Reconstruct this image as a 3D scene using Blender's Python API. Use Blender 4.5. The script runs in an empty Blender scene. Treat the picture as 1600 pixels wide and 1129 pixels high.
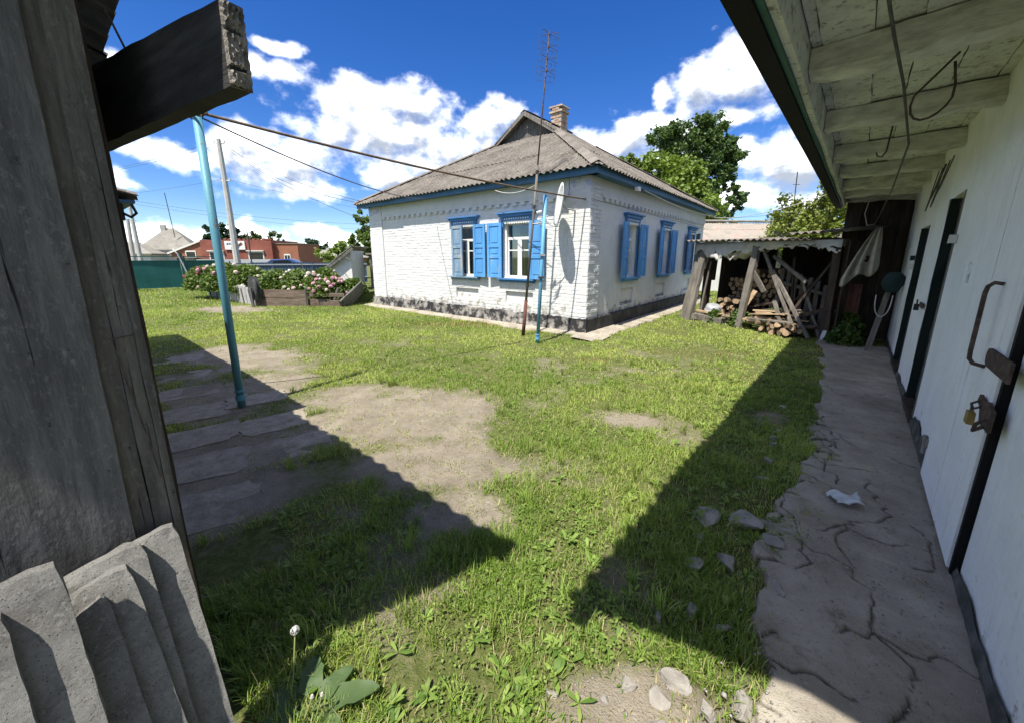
import bpy, bmesh, math, random
import numpy as np
from mathutils import Vector, Matrix
random.seed(7); RNG = np.random.default_rng(7)
sc = bpy.context.scene
COL = sc.collection

# ---------------------------------------------------------------- camera
cam = bpy.data.objects.new('camera', bpy.data.cameras.new('camera')); COL.objects.link(cam)
cam.data.sensor_width = 36.0; cam.data.lens = 590.0 / 1600.0 * 36.0
cam.data.shift_y = -35.5 / 1600.0
cam.data.clip_start = 0.02; cam.data.clip_end = 3000
cam.location = (0, 0, 1.6)
PITCH = math.atan(127.0 / 590.0)
cam.rotation_euler = (math.pi / 2 - PITCH, 0, 0)
sc.camera = cam
# ---------------------------------------------------------------- light
SUN_AZ = math.radians(33.0)      # the way shadows run, clockwise from +Y
SUN_EL = math.radians(63.0)
sun = bpy.data.objects.new('sun', bpy.data.lights.new('sun', 'SUN')); COL.objects.link(sun)
sun.data.energy = 2.1; sun.data.angle = math.radians(0.55); sun.data.color = (1.0, 0.95, 0.86)
LD = Vector((math.sin(SUN_AZ) * math.cos(SUN_EL), math.cos(SUN_AZ) * math.cos(SUN_EL), -math.sin(SUN_EL)))
sun.rotation_euler = LD.to_track_quat('-Z', 'Y').to_euler()
sun.location = (-10, -15, 30)
sc.view_settings.view_transform = 'Standard'; sc.view_settings.look = 'None'
sc.view_settings.gamma = 1.0; sc.view_settings.exposure = 2.14
sc.view_settings.use_curve_mapping = False
sc.cycles.max_bounces = 7; sc.cycles.diffuse_bounces = 4; sc.cycles.glossy_bounces = 2; sc.cycles.transparent_max_bounces = 8
sc.cycles.sample_clamp_indirect = 6.0
# ---------------------------------------------------------------- sky with cumulus, laid out by compass direction
world = bpy.data.worlds.new('World'); sc.world = world; world.use_nodes = True
wt = world.node_tree; wt.nodes.clear()
def wn(kind, **kw):
    n = wt.nodes.new(kind)
    for k, v in kw.items(): setattr(n, k, v)
    return n
def wm(op, a, b=None, c=None):
    n = wn('ShaderNodeMath', operation=op)
    for i, x in enumerate((a, b, c)):
        if x is None: continue
        if isinstance(x, (int, float)): n.inputs[i].default_value = x
        else: wt.links.new(x, n.inputs[i])
    return n.outputs[0]
def wv(op, a, b=None):
    n = wn('ShaderNodeVectorMath', operation=op)
    for i, x in enumerate((a, b)):
        if x is None: continue
        if isinstance(x, tuple): n.inputs[i].default_value = x
        else: wt.links.new(x, n.inputs[i])
    return n.outputs['Value'] if op == 'LENGTH' else n.outputs['Vector']
skyt = wn('ShaderNodeTexSky', sky_type='NISHITA')
skyt.sun_disc = False; skyt.sun_elevation = SUN_EL; skyt.sun_rotation = SUN_AZ + math.pi
skyt.altitude = 100; skyt.air_density = 0.8; skyt.dust_density = 0.25; skyt.ozone_density = 3.0
bg_sky = wn('ShaderNodeBackground'); bg_sky.inputs['Strength'].default_value = 0.050
hs = wn('ShaderNodeHueSaturation'); hs.inputs['Saturation'].default_value = 1.34; hs.inputs['Hue'].default_value = 0.514; hs.inputs['Value'].default_value = 0.84; wt.links.new(skyt.outputs[0], hs.inputs['Color']); wt.links.new(hs.outputs[0], bg_sky.inputs['Color'])
tc = wn('ShaderNodeTexCoord')
dirv = wv('NORMALIZE', tc.outputs['Generated'])
sx = wn('ShaderNodeSeparateXYZ'); wt.links.new(dirv, sx.inputs[0])
az = wm('ARCTAN2', sx.outputs[0], sx.outputs[1]); el = wm('ARCSINE', sx.outputs[2])
cmb = wn('ShaderNodeCombineXYZ'); wt.links.new(az, cmb.inputs[0]); wt.links.new(el, cmb.inputs[1])
CLOUDS = [(-0.3, 0.284, 0.177, 0.075), (-0.33, 0.341, 0.077, 0.034), (-0.24, 0.338, 0.073, 0.044), (-0.395, 0.281, 0.081, 0.047), (-0.155, 0.247, 0.139, 0.065), (-0.039, 0.303, 0.085, 0.047), (-0.232, 0.217, 0.122, 0.047), (-0.279, 0.18, 0.075, 0.035), (-0.528, 0.193, 0.126, 0.051), (-0.666, 0.19, 0.072, 0.024), (-0.485, 0.151, 0.099, 0.028), (-0.557, 0.237, 0.058, 0.032), (-0.534, 0.367, 0.052, 0.019), (-0.494, 0.399, 0.038, 0.011), (-0.757, 0.311, 0.037, 0.027), (-0.775, 0.129, 0.027, 0.02), (0.445, 0.343, 0.089, 0.053), (0.482, 0.384, 0.046, 0.03), (0.482, 0.29, 0.069, 0.02), (0.337, 0.34, 0.024, 0.03), (0.273, 0.263, 0.112, 0.041), (0.373, 0.234, 0.079, 0.05), (0.562, 0.195, 0.085, 0.057), (0.618, 0.171, 0.07, 0.052), (0.535, 0.136, 0.099, 0.028), (0.657, 0.114, 0.075, 0.024), (-0.715, 0.042, 0.059, 0.022), (-0.585, 0.053, 0.059, 0.022), (-0.43, 0.049, 0.077, 0.019), (-0.498, 0.024, 0.08, 0.011), (-0.801, 0.036, 0.05, 0.022), (0.513, 0.112, 0.071, 0.02), (-0.762, 0.026, 0.055, 0.011),
          # unseen clouds around and overhead, enlarged and added to fill the shaded walls
          (1.15, 0.28, 0.24, 0.12), (1.45, 0.62, 0.34, 0.20), (2.1, 0.34, 0.36, 0.17), (2.9, 0.40, 0.38, 0.20), (-1.22, 0.30, 0.22, 0.15), (-1.35, 0.72, 0.36, 0.20), (-1.9, 0.34, 0.36, 0.18), (-2.6, 0.42, 0.36, 0.20), (-0.2, 0.92, 0.42, 0.20), (0.75, 0.80, 0.36, 0.16), (-2.3, 0.95, 0.5, 0.2), (2.4, 0.95, 0.5, 0.2)]
def wnoise(vec, scale, detail, rough):
    n = wn('ShaderNodeTexNoise'); n.inputs['Scale'].default_value = scale
    n.inputs['Detail'].default_value = detail; n.inputs['Roughness'].default_value = rough
    wt.links.new(vec, n.inputs['Vector']); return n
WARP = wv('MULTIPLY', wv('SUBTRACT', wnoise(cmb.outputs[0], 8.0, 2.0, 0.5).outputs['Color'], (0.5, 0.5, 0.5)), (0.09, 0.05, 0.0))
def field(P, det, blobs):
    Q = wv('ADD', P, WARP)
    B = None
    for (a, e, ra, re) in blobs:
        ma = wn('ShaderNodeVectorMath', operation='MULTIPLY_ADD'); wt.links.new(Q, ma.inputs[0]); ma.inputs[1].default_value = (1 / ra, 1 / re, 0); ma.inputs[2].default_value = (-a / ra, -e / re, 0)
        d = wv('LENGTH', ma.outputs[0])
        s = wm('SUBTRACT', 1.08, d)
        B = s if B is None else wm('SMOOTH_MAX', B, s, 0.25)
    B = wm('MAXIMUM', B, -1.2)
    f = wnoise(wv('MULTIPLY', P, (1, 1.35, 1)), 14.0, det, 0.56)
    return wm('ADD', B, wm('MULTIPLY', wm('SUBTRACT', f.outputs['Fac'], 0.5), 3.0)), f
d0, f0 = field(cmb.outputs[0], 7.0, CLOUDS)
d1, f1 = field(wv('ADD', cmb.outputs[0], (-0.010, 0.026, 0)), 4.0, [c for c in CLOUDS if c[3] > 0.034])
def wmap(x, a, b, c, d, smooth=True):
    n = wn('ShaderNodeMapRange'); n.interpolation_type = 'SMOOTHSTEP' if smooth else 'LINEAR'
    wt.links.new(x, n.inputs[0])
    for i, v in enumerate((a, b, c, d)): n.inputs[i + 1].default_value = v
    return n.outputs[0]
mask = wmap(d0, -0.28, 0.92, 0.0, 0.97)
shade = wmap(wm('SUBTRACT', d1, wm('MULTIPLY', d0, 0.30)), -0.45, 0.95, 0.0, 1.0)
rampc = wn('ShaderNodeMixRGB'); wt.links.new(shade, rampc.inputs[0])
rampc.inputs[1].default_value = (0.93, 0.94, 0.96, 1); rampc.inputs[2].default_value = (0.19, 0.21, 0.245, 1)
bg_c = wn('ShaderNodeBackground'); bg_c.inputs['Strength'].default_value = 0.68
wt.links.new(rampc.outputs[0], bg_c.inputs['Color'])
mix = wn('ShaderNodeMixShader'); wt.links.new(mask, mix.inputs[0])
wt.links.new(bg_sky.outputs[0], mix.inputs[1]); wt.links.new(bg_c.outputs[0], mix.inputs[2])
wout = wn('ShaderNodeOutputWorld'); wt.links.new(mix.outputs[0], wout.inputs[0])
world.cycles.sampling_method = 'MANUAL'; world.cycles.sample_map_resolution = 512

# ---------------------------------------------------------------- materials
class NT:
    def __init__(s, name):
        s.m = bpy.data.materials.new(name); s.m.use_nodes = True; s.t = s.m.node_tree
        s.b = s.t.nodes['Principled BSDF']; s.out = s.t.nodes['Material Output']
    def n(s, kind, **kw):
        x = s.t.nodes.new(kind)
        for k, v in kw.items(): setattr(x, k, v)
        return x
    def l(s, a, b): s.t.links.new(a, b)
    def pos(s, kind='Object', scale=(1, 1, 1), rot=(0, 0, 0)):
        c = s.n('ShaderNodeTexCoord'); mp = s.n('ShaderNodeMapping')
        mp.inputs['Scale'].default_value = scale; mp.inputs['Rotation'].default_value = rot
        s.l(c.outputs[kind], mp.inputs[0]); return mp.outputs[0]
    def noise(s, vec, scale, detail=6, rough=0.55):
        x = s.n('ShaderNodeTexNoise'); x.inputs['Scale'].default_value = scale
        x.inputs['Detail'].default_value = detail; x.inputs['Roughness'].default_value = rough
        s.l(vec, x.inputs['Vector']); return x.outputs['Fac']
    def ramp(s, fac, stops):
        r = s.n('ShaderNodeValToRGB'); e = r.color_ramp.elements
        while len(e) < len(stops): e.new(0.5)
        for i, (p, c) in enumerate(stops):
            e[i].position = p; e[i].color = (*c, 1) if len(c) == 3 else c
        s.l(fac, r.inputs[0]); return r.outputs[0]
    def map(s, x, a, b, c=0.0, d=1.0):
        n = s.n('ShaderNodeMapRange'); s.l(x, n.inputs[0])
        for i, v in enumerate((a, b, c, d)): n.inputs[i + 1].default_value = v
        return n.outputs[0]
    def math(s, op, a, b):
        n = s.n('ShaderNodeMath', operation=op)
        for i, x in enumerate((a, b)):
            if isinstance(x, (int, float)): n.inputs[i].default_value = x
            else: s.l(x, n.inputs[i])
        return n.outputs[0]
    def mix(s, fac, a, b, kind='MIX'):
        n = s.n('ShaderNodeMixRGB', blend_type=kind)
        for i, x in enumerate((fac, a, b)):
            if isinstance(x, (int, float)): n.inputs[i].default_value = x
            elif isinstance(x, tuple): n.inputs[i].default_value = (*x, 1)
            else: s.l(x, n.inputs[i])
        return n.outputs[0]
    def bump(s, h, strength=0.3, dist=0.01):
        n = s.n('ShaderNodeBump'); n.inputs['Strength'].default_value = strength; n.inputs['Distance'].default_value = dist
        s.l(h, n.inputs['Height']); s.l(n.outputs[0], s.b.inputs['Normal'])
    def fin(s, col, rough=0.8, spec=0.3, metal=0.0):
        if isinstance(col, tuple): s.b.inputs['Base Color'].default_value = (*col, 1)
        else: s.l(col, s.b.inputs['Base Color'])
        s.b.inputs['Roughness'].default_value = rough; s.b.inputs['Specular IOR Level'].default_value = spec
        s.b.inputs['Metallic'].default_value = metal
        return s.m
M = {}
def mk(name, stops, scale=5, stretch=(1, 1, 1), rough=0.8, bump=0.3, bscale=None, dist=0.01, spec=0.25, metal=0, detail=8, rot=(0, 0, 0)):
    t = NT(name); p = t.pos('Object', stretch, rot)
    f = t.noise(p, scale, detail, 0.62)
    c = t.ramp(f, [(0.28 + 0.44 * i / max(1, len(stops) - 1), s) for i, s in enumerate(stops)])
    if bump: t.bump(t.noise(p, bscale or scale * 4, 6, 0.65), bump, dist)
    M[name] = t.fin(c, rough, spec, metal); return M[name]

# --- whitewashed walls: lime wash, stains low down, flaked patches showing blue underpaint
def whitewash(name, dirt_top=0.9, base=(0.66, 0.66, 0.65), under=(0.30, 0.33, 0.55), under_at=0.735, flake=(0.33, 0.31, 0.27)):
    t = NT(name); p = t.pos('Object')
    c = t.ramp(t.noise(p, 2.2, 8, 0.6), [(0.3, tuple(x * 0.90 for x in base)), (0.6, base)])
    fine = t.noise(p, 34, 6, 0.6)
    c = t.mix(t.map(fine, 0.58, 0.72), c, tuple(x * 0.82 for x in base))
    u = t.map(t.noise(p, 3.3, 10, 0.72), under_at, under_at + 0.02)
    c = t.mix(u, c, under)
    s = t.n('ShaderNodeSeparateXYZ'); t.l(p, s.inputs[0])
    low = t.map(s.outputs[2], 0.30 if dirt_top > 0.6 else 0.05, dirt_top, 0.24 if dirt_top > 0.6 else 0.13, 0.0)
    st = t.map(t.math('ADD', t.noise(p, 5.5, 10, 0.7), low), 0.70, 0.78)
    c = t.mix(st, c, flake)
    vs_ = t.noise(t.pos('Object', (1, 1, 0.12)), 16, 8, 0.7); c = t.mix(t.map(vs_, 0.52, 0.70, 0.0, 0.5), c, tuple(x * 0.74 for x in base))
    t.bump(t.math('ADD', t.noise(p, 22, 8, 0.65), t.math('MULTIPLY', t.noise(p, 5, 6, 0.6), 2.0)), 0.5, 0.016)
    M[name] = t.fin(c, 0.9, 0.15)
whitewash('whitewash')
whitewash('whitewash_brick', 1.0, (0.63, 0.63, 0.615), under_at=0.76)
whitewash('barn_white', 0.5, (0.84, 0.855, 0.85), (0.56, 0.58, 0.57), 0.74, (0.34, 0.33, 0.30))
t = NT('pier'); p = t.pos('Object')
c = t.ramp(t.noise(p, 2.2, 8, 0.6), [(0.3, (0.58, 0.58, 0.57)), (0.6, (0.64, 0.64, 0.63))])
s_ = t.n('ShaderNodeSeparateXYZ'); t.l(p, s_.inputs[0])
hi = t.map(s_.outputs[2], 2.45, 2.95, -0.22, 0.02)
c = t.mix(t.map(t.math('ADD', t.noise(p, 6, 10, 0.72), hi), 0.54, 0.60), c, (0.42, 0.44, 0.64))
c = t.mix(t.map(t.noise(p, 34, 6, 0.6), 0.58, 0.72), c, (0.50, 0.50, 0.50))
t.bump(t.noise(p, 22, 8, 0.65), 0.35, 0.012); M['pier'] = t.fin(c, 0.9, 0.15)   # whitewash('pier')
t = NT('plinth'); p = t.pos('Object')
c = t.ramp(t.noise(p, 4.0, 10, 0.7), [(0.47, (0.030, 0.030, 0.032)), (0.53, (0.20, 0.19, 0.175)), (0.66, (0.42, 0.40, 0.37))])
s_ = t.n('ShaderNodeSeparateXYZ'); t.l(p, s_.inputs[0])
t.bump(t.noise(p, 26, 8, 0.7), 0.6, 0.02); M['plinth'] = t.fin(c, 0.85, 0.25)
mk('damp', [(0.035, 0.036, 0.033), (0.075, 0.076, 0.068), (0.16, 0.155, 0.14)], 9, bump=0.8, rough=0.95)
mk('plinth_black', [(0.025, 0.025, 0.027), (0.035, 0.035, 0.037), (0.10, 0.10, 0.10)], 3, bump=0.5, rough=0.7)
def paint(name, base, worn, at=0.63, rough=0.55, scale=7, stretch=(1, 1, 0.25)):
    t = NT(name); p = t.pos('Object', stretch)
    c = t.ramp(t.noise(p, 3, 6, 0.6), [(0.3, tuple(x * 0.8 for x in base)), (0.7, tuple(min(1, x * 1.12) for x in base))])
    w = t.map(t.noise(p, scale, 10, 0.75), at, at + 0.035)
    c = t.mix(w, c, worn); t.bump(t.noise(p, scale * 5, 6, 0.7), 0.3, 0.006)
    M[name] = t.fin(c, rough, 0.35)
paint('blue_paint', (0.09, 0.295, 0.60), (0.26, 0.34, 0.42), 0.58)
paint('blue_faded', (0.17, 0.27, 0.38), (0.30, 0.33, 0.35), 0.52)
paint('trim_blue', (0.045, 0.13, 0.235), (0.14, 0.17, 0.2), 0.66)
paint('crown_blue', (0.06, 0.19, 0.42), (0.22, 0.26, 0.30), 0.62)
paint('white_paint', (0.74, 0.74, 0.70), (0.40, 0.36, 0.30), 0.66)
paint('post_blue', (0.095, 0.275, 0.345), (0.17, 0.12, 0.09), 0.60, 0.5, 9, (1, 1, 0.5))
paint('post_blue_pale', (0.12, 0.34, 0.52), (0.35, 0.40, 0.42), 0.68, 0.45, 9, (1, 1, 0.5))
paint('green_door', (0.006, 0.016, 0.014), (0.016, 0.016, 0.015), 0.68)
paint('fascia_green', (0.035, 0.125, 0.105), (0.09, 0.11, 0.10), 0.62)
paint('gate_green', (0.012, 0.095, 0.085), (0.035, 0.11, 0.10), 0.62, 0.4)
paint('fence_blue', (0.045, 0.075, 0.125), (0.2, 0.25, 0.32), 0.62, 0.35)
# --- glass
t = NT('glass'); t.t.nodes.remove(t.b)
g = t.n('ShaderNodeBsdfGlossy'); g.inputs['Roughness'].default_value = 0.03
tr = t.n('ShaderNodeBsdfTransparent'); tr.inputs[0].default_value = (0.80, 0.86, 0.84, 1)
fr = t.n('ShaderNodeFresnel'); fr.inputs[0].default_value = 1.5
mx = t.n('ShaderNodeMixShader'); t.l(t.math('ADD', fr.outputs[0], 0.05), mx.inputs[0]); t.l(tr.outputs[0], mx.inputs[1]); t.l(g.outputs[0], mx.inputs[2])
t.l(mx.outputs[0], t.out.inputs[0]); M['glass'] = t.m
# --- roof slate (corrugated cement), lichen and soot
def slate(name, a, b, c3, lichen=0.60):
    t = NT(name); p = t.pos('Object')
    c = t.ramp(t.noise(p, 1.6, 10, 0.7), [(0.30, a), (0.52, b), (0.72, c3)])
    sp = t.map(t.noise(p, 26, 8, 0.7), lichen, lichen + 0.05)
    c = t.mix(sp, c, tuple(min(1, x * 1.9) for x in b))
    sp2 = t.map(t.noise(p, 17, 8, 0.7), 0.60, 0.66); c = t.mix(sp2, c, tuple(x * 0.35 for x in a))
    t.bump(t.noise(p, 40, 6, 0.7), 0.4, 0.008); M[name] = t.fin(c, 0.92, 0.15)
slate('roof_slate', (0.070, 0.061, 0.051), (0.140, 0.125, 0.107), (0.215, 0.193, 0.165), 0.56)
slate('shed_slate', (0.10, 0.088, 0.075), (0.17, 0.15, 0.128), (0.24, 0.215, 0.185), 0.60)
slate('far_slate', (0.17, 0.16, 0.135), (0.24, 0.225, 0.195), (0.30, 0.28, 0.25), 0.66)
slate('red_slate', (0.22, 0.195, 0.165), (0.30, 0.27, 0.23), (0.33, 0.20, 0.17), 0.70)
mk('brick_red', [(0.22, 0.13, 0.085), (0.36, 0.25, 0.17), (0.48, 0.41, 0.33)], 6, bump=0.5, rough=0.9)
mk('mortar', [(0.30, 0.28, 0.25), (0.45, 0.43, 0.40)], 12, bump=0.4)
mk('shop_red', [(0.17, 0.055, 0.04), (0.21, 0.07, 0.05), (0.25, 0.09, 0.065)], 1.2, bump=0.1)
mk('shop_brown', [(0.24, 0.095, 0.055), (0.30, 0.13, 0.08)], 1.2, bump=0.1)
mk('render_white', [(0.58, 0.57, 0.54), (0.72, 0.71, 0.68)], 2, bump=0.2)
# --- woods
mk('wood_grey', [(0.085, 0.075, 0.066), (0.16, 0.145, 0.125), (0.25, 0.225, 0.195)], 6, (2.2, 2.2, 0.22), 0.85, 0.5, 22)
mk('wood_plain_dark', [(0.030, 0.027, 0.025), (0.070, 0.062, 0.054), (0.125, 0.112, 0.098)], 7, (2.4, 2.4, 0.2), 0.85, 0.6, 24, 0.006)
mk('wood_plain_batten', [(0.040, 0.036, 0.031), (0.085, 0.076, 0.064), (0.15, 0.135, 0.112)], 7, (2.8, 2.8, 0.16), 0.85, 0.6, 26, 0.006)
def old_wood(name, a, b, c3):
    t = NT(name); p = t.pos('Object', (1, 1, 0.10)); q = t.pos('Object', (1, 1, 0.03)); r = t.pos('Object', (1, 1, 0.6))
    c = t.ramp(t.noise(p, 26, 10, 0.72), [(0.30, a), (0.50, b), (0.70, c3)])
    c = t.mix(t.map(t.noise(r, 55, 8, 0.75), 0.54, 0.68), c, tuple(x * 1.7 for x in b))
    c = t.mix(t.map(t.noise(r, 38, 8, 0.8), 0.60, 0.70), c, tuple(x * 0.35 for x in a))
    cr_ = t.map(t.noise(q, 42, 4, 0.6), 0.66, 0.70); c = t.mix(cr_, c, (0.008, 0.007, 0.006))
    h = t.math('SUBTRACT', t.math('ADD', t.noise(p, 60, 8, 0.7), t.noise(r, 90, 4, 0.6)), t.math('MULTIPLY', cr_, 1.5)); t.bump(h, 0.9, 0.005); M[name] = t.fin(c, 0.88, 0.2)
old_wood('wood_dark', (0.060, 0.057, 0.053), (0.115, 0.111, 0.104), (0.19, 0.184, 0.172))
old_wood('wood_batten', (0.060, 0.055, 0.047), (0.115, 0.105, 0.090), (0.19, 0.175, 0.15))
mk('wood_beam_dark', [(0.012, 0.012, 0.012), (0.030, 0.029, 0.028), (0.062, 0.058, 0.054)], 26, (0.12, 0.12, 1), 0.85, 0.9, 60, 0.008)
mk('end_grain', [(0.05, 0.046, 0.042), (0.24, 0.215, 0.185), (0.40, 0.36, 0.31)], 34, (1, 1, 0.6), 0.9, 1.0, 60, 0.02)
mk('wood_brown', [(0.026, 0.020, 0.016), (0.055, 0.041, 0.032), (0.095, 0.072, 0.056)], 5, (2, 2, 0.3), 0.85, 0.4)
mk('board_bed', [(0.075, 0.055, 0.042), (0.14, 0.105, 0.08), (0.21, 0.165, 0.13)], 5, (0.5, 0.5, 3), 0.9, 0.5)
mk('wood_raw', [(0.26, 0.18, 0.105), (0.40, 0.29, 0.18), (0.50, 0.38, 0.26)], 9, (1, 1, 1), 0.85, 0.3)
mk('log_bark', [(0.07, 0.05, 0.036), (0.13, 0.095, 0.07), (0.20, 0.15, 0.11)], 14, bump=0.7, rough=0.95)
mk('log_end', [(0.24, 0.165, 0.10), (0.40, 0.28, 0.175), (0.50, 0.37, 0.25)], 16, bump=0.3, rough=0.9)
# --- limewashed ceiling timber: white wash gone grey-green with mould specks
t = NT('ceiling_wash'); p = t.pos('Object')
c = t.ramp(t.noise(p, 2.5, 8, 0.65), [(0.3, (0.50, 0.51, 0.45)), (0.65, (0.74, 0.75, 0.68))])
c = t.mix(t.map(t.noise(p, 15, 10, 0.75), 0.53, 0.63), c, (0.24, 0.24, 0.19))
c = t.mix(t.map(t.noise(t.pos('Object', (0.6, 0.6, 1)), 34, 4, 0.7), 0.64, 0.70), c, (0.10, 0.095, 0.075))
t.bump(t.noise(p, 20, 8, 0.7), 0.6, 0.012); M['ceiling_wash'] = t.fin(c, 0.9, 0.15)
mk('beam_wash', [(0.36, 0.36, 0.31), (0.60, 0.60, 0.54), (0.76, 0.76, 0.69)], 4, (1.6, 1.6, 5), 0.9, 0.7, 14, 0.012, rot=(0, 0, 0))
# --- metals and minerals
mk('rust', [(0.035, 0.026, 0.023), (0.075, 0.052, 0.043), (0.15, 0.105, 0.085)], 22, bump=0.4, rough=0.85)
mk('rust_pipe', [(0.075, 0.052, 0.035), (0.135, 0.095, 0.062), (0.22, 0.165, 0.105)], 14, bump=0.3, rough=0.75)
mk('rust_red', [(0.085, 0.034, 0.026), (0.12, 0.050, 0.040), (0.16, 0.075, 0.060)], 10, bump=0.2, rough=0.8)
mk('dark_metal', [(0.03, 0.03, 0.032), (0.06, 0.058, 0.055)], 12, bump=0.2, rough=0.6, metal=0.3)
mk('wire', [(0.05, 0.048, 0.045), (0.12, 0.115, 0.105)], 12, bump=0, rough=0.7)
mk('wire_pale', [(0.42, 0.41, 0.38), (0.55, 0.54, 0.5)], 12, bump=0, rough=0.7)
mk('galvanised', [(0.34, 0.35, 0.36), (0.48, 0.49, 0.50)], 9, bump=0.15, rough=0.5, metal=0.4)
mk('dish_white', [(0.62, 0.62, 0.60), (0.72, 0.72, 0.70)], 5, bump=0.05, rough=0.5)
mk('brass', [(0.22, 0.16, 0.06), (0.33, 0.25, 0.10)], 15, bump=0.1, rough=0.5, metal=0.6)
mk('pole_concrete', [(0.36, 0.35, 0.33), (0.48, 0.47, 0.44)], 3, bump=0.2)
mk('tarp_white', [(0.30, 0.29, 0.265), (0.48, 0.47, 0.435), (0.60, 0.59, 0.55)], 4, bump=0.4, bscale=9, dist=0.02)
mk('canvas', [(0.27, 0.245, 0.20), (0.40, 0.37, 0.31), (0.50, 0.47, 0.40)], 7, bump=0.4, bscale=20)
mk('cloth_dark', [(0.025, 0.027, 0.026), (0.045, 0.048, 0.046), (0.07, 0.075, 0.072)], 8, bump=0.4, bscale=24)
mk('bag_dark', [(0.012, 0.026, 0.028), (0.025, 0.045, 0.048)], 8, bump=0.4, bscale=30)
mk('curtain', [(0.38, 0.46, 0.44), (0.52, 0.58, 0.55)], 6, bump=0.1)
mk('car_blue', [(0.03, 0.075, 0.26), (0.045, 0.10, 0.32)], 2, bump=0, rough=0.25, spec=0.5)
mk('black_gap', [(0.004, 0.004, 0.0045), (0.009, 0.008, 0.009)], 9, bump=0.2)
mk('shade_strip', [(0.003, 0.003, 0.0035), (0.006, 0.006, 0.006)], 9, bump=0.2)  # near black with shade put into the colour, for eave band and door edge
mk('pane_dark', [(0.012, 0.013, 0.015), (0.022, 0.022, 0.024)], 3, bump=0, rough=0.1, spec=0.5)
t = NT('slab_concrete'); p = t.pos('Object')
c = t.ramp(t.noise(p, 7, 10, 0.7), [(0.3, (0.22, 0.212, 0.195)), (0.52, (0.36, 0.35, 0.325)), (0.72, (0.50, 0.49, 0.455))])
c = t.mix(t.map(t.noise(p, 90, 8, 0.75), 0.50, 0.66), c, (0.48, 0.47, 0.44)); c = t.mix(t.map(t.noise(p, 70, 8, 0.8), 0.58, 0.68), c, (0.10, 0.098, 0.088)); c = t.mix(t.map(t.noise(p, 3.5, 8, 0.7), 0.58, 0.72), c, (0.20, 0.20, 0.165))
vo = t.n('ShaderNodeTexVoronoi'); vo.inputs['Scale'].default_value = 120; t.l(p, vo.inputs['Vector'])
pit = t.map(vo.outputs['Distance'], 0.06, 0.22); c = t.mix(pit, (0.12, 0.115, 0.105), c)
hh = t.math('ADD', t.math('MULTIPLY', pit, 0.5), t.math('MULTIPLY', t.noise(p, 110, 10, 0.8), 1.6)); t.bump(hh, 1.0, 0.013); M['slab_concrete'] = t.fin(c, 0.92, 0.2)
t = NT('path_concrete'); p = t.pos('Object')
c = t.ramp(t.noise(p, 2.4, 10, 0.68), [(0.3, (0.23, 0.198, 0.155)), (0.55, (0.375, 0.333, 0.27)), (0.75, (0.49, 0.445, 0.37))])
c = t.mix(t.map(t.noise(p, 60, 6, 0.7), 0.58, 0.70), c, (0.15, 0.135, 0.115)); c = t.mix(t.map(t.noise(p, 5.5, 10, 0.75), 0.56, 0.70), c, (0.17, 0.14, 0.105)); c = t.mix(t.map(t.noise(p, 130, 3, 0.6), 0.66, 0.72), c, (0.50, 0.48, 0.44))
at = t.n('ShaderNodeAttribute', attribute_name='crack'); c = t.mix(t.math('MULTIPLY', at.outputs['Fac'], 0.8), c, (0.05, 0.042, 0.034))
t.bump(t.math('ADD', t.noise(p, 28, 10, 0.72), t.math('MULTIPLY', t.noise(p, 150, 4, 0.7), 0.6)), 0.9, 0.014); M['path_concrete'] = t.fin(c, 0.92, 0.2)
mk('rubble', [(0.16, 0.145, 0.125), (0.26, 0.24, 0.21), (0.36, 0.335, 0.30)], 9, bump=0.8, bscale=30)
mk('paver', [(0.17, 0.145, 0.105), (0.27, 0.235, 0.18), (0.36, 0.32, 0.255)], 9, bump=0.9, bscale=34, dist=0.015)
mk('slate_flat', [(0.30, 0.29, 0.27), (0.42, 0.41, 0.385)], 3, bump=0.3)
mk('foil', [(0.40, 0.42, 0.43), (0.60, 0.62, 0.63)], 12, bump=0.6, bscale=18, rough=0.35)
# --- ground: bare trodden soil against turf floor, by the soil map laid over the yard
t = NT('soil'); p = t.pos('Object')
at = t.n('ShaderNodeAttribute', attribute_name='bare')
nz = t.noise(p, 9, 10, 0.7)
dirt = t.ramp(t.noise(p, 3.0, 12, 0.72), [(0.28, (0.165, 0.14, 0.103)), (0.52, (0.265, 0.230, 0.175)), (0.75, (0.36, 0.315, 0.245))])
dirt = t.mix(t.map(t.noise(p, 70, 6, 0.7), 0.58, 0.70), dirt, (0.11, 0.085, 0.058))
dirt = t.mix(t.map(t.noise(p, 48, 4, 0.7), 0.63, 0.70), dirt, (0.40, 0.36, 0.28))
turf = t.ramp(t.noise(p, 22, 10, 0.75), [(0.3, (0.055, 0.070, 0.020)), (0.50, (0.105, 0.125, 0.036)), (0.72, (0.22, 0.195, 0.10))])
c = t.mix(t.map(t.math('ADD', at.outputs['Fac'], t.math('MULTIPLY', t.math('SUBTRACT', nz, 0.5), 1.3)), 0.08, 0.82), turf, dirt)
t.bump(t.math('ADD', t.noise(p, 24, 12, 0.75), t.noise(p, 110, 4, 0.6)), 0.8, 0.02); M['soil'] = t.fin(c, 0.95, 0.1)
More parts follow.
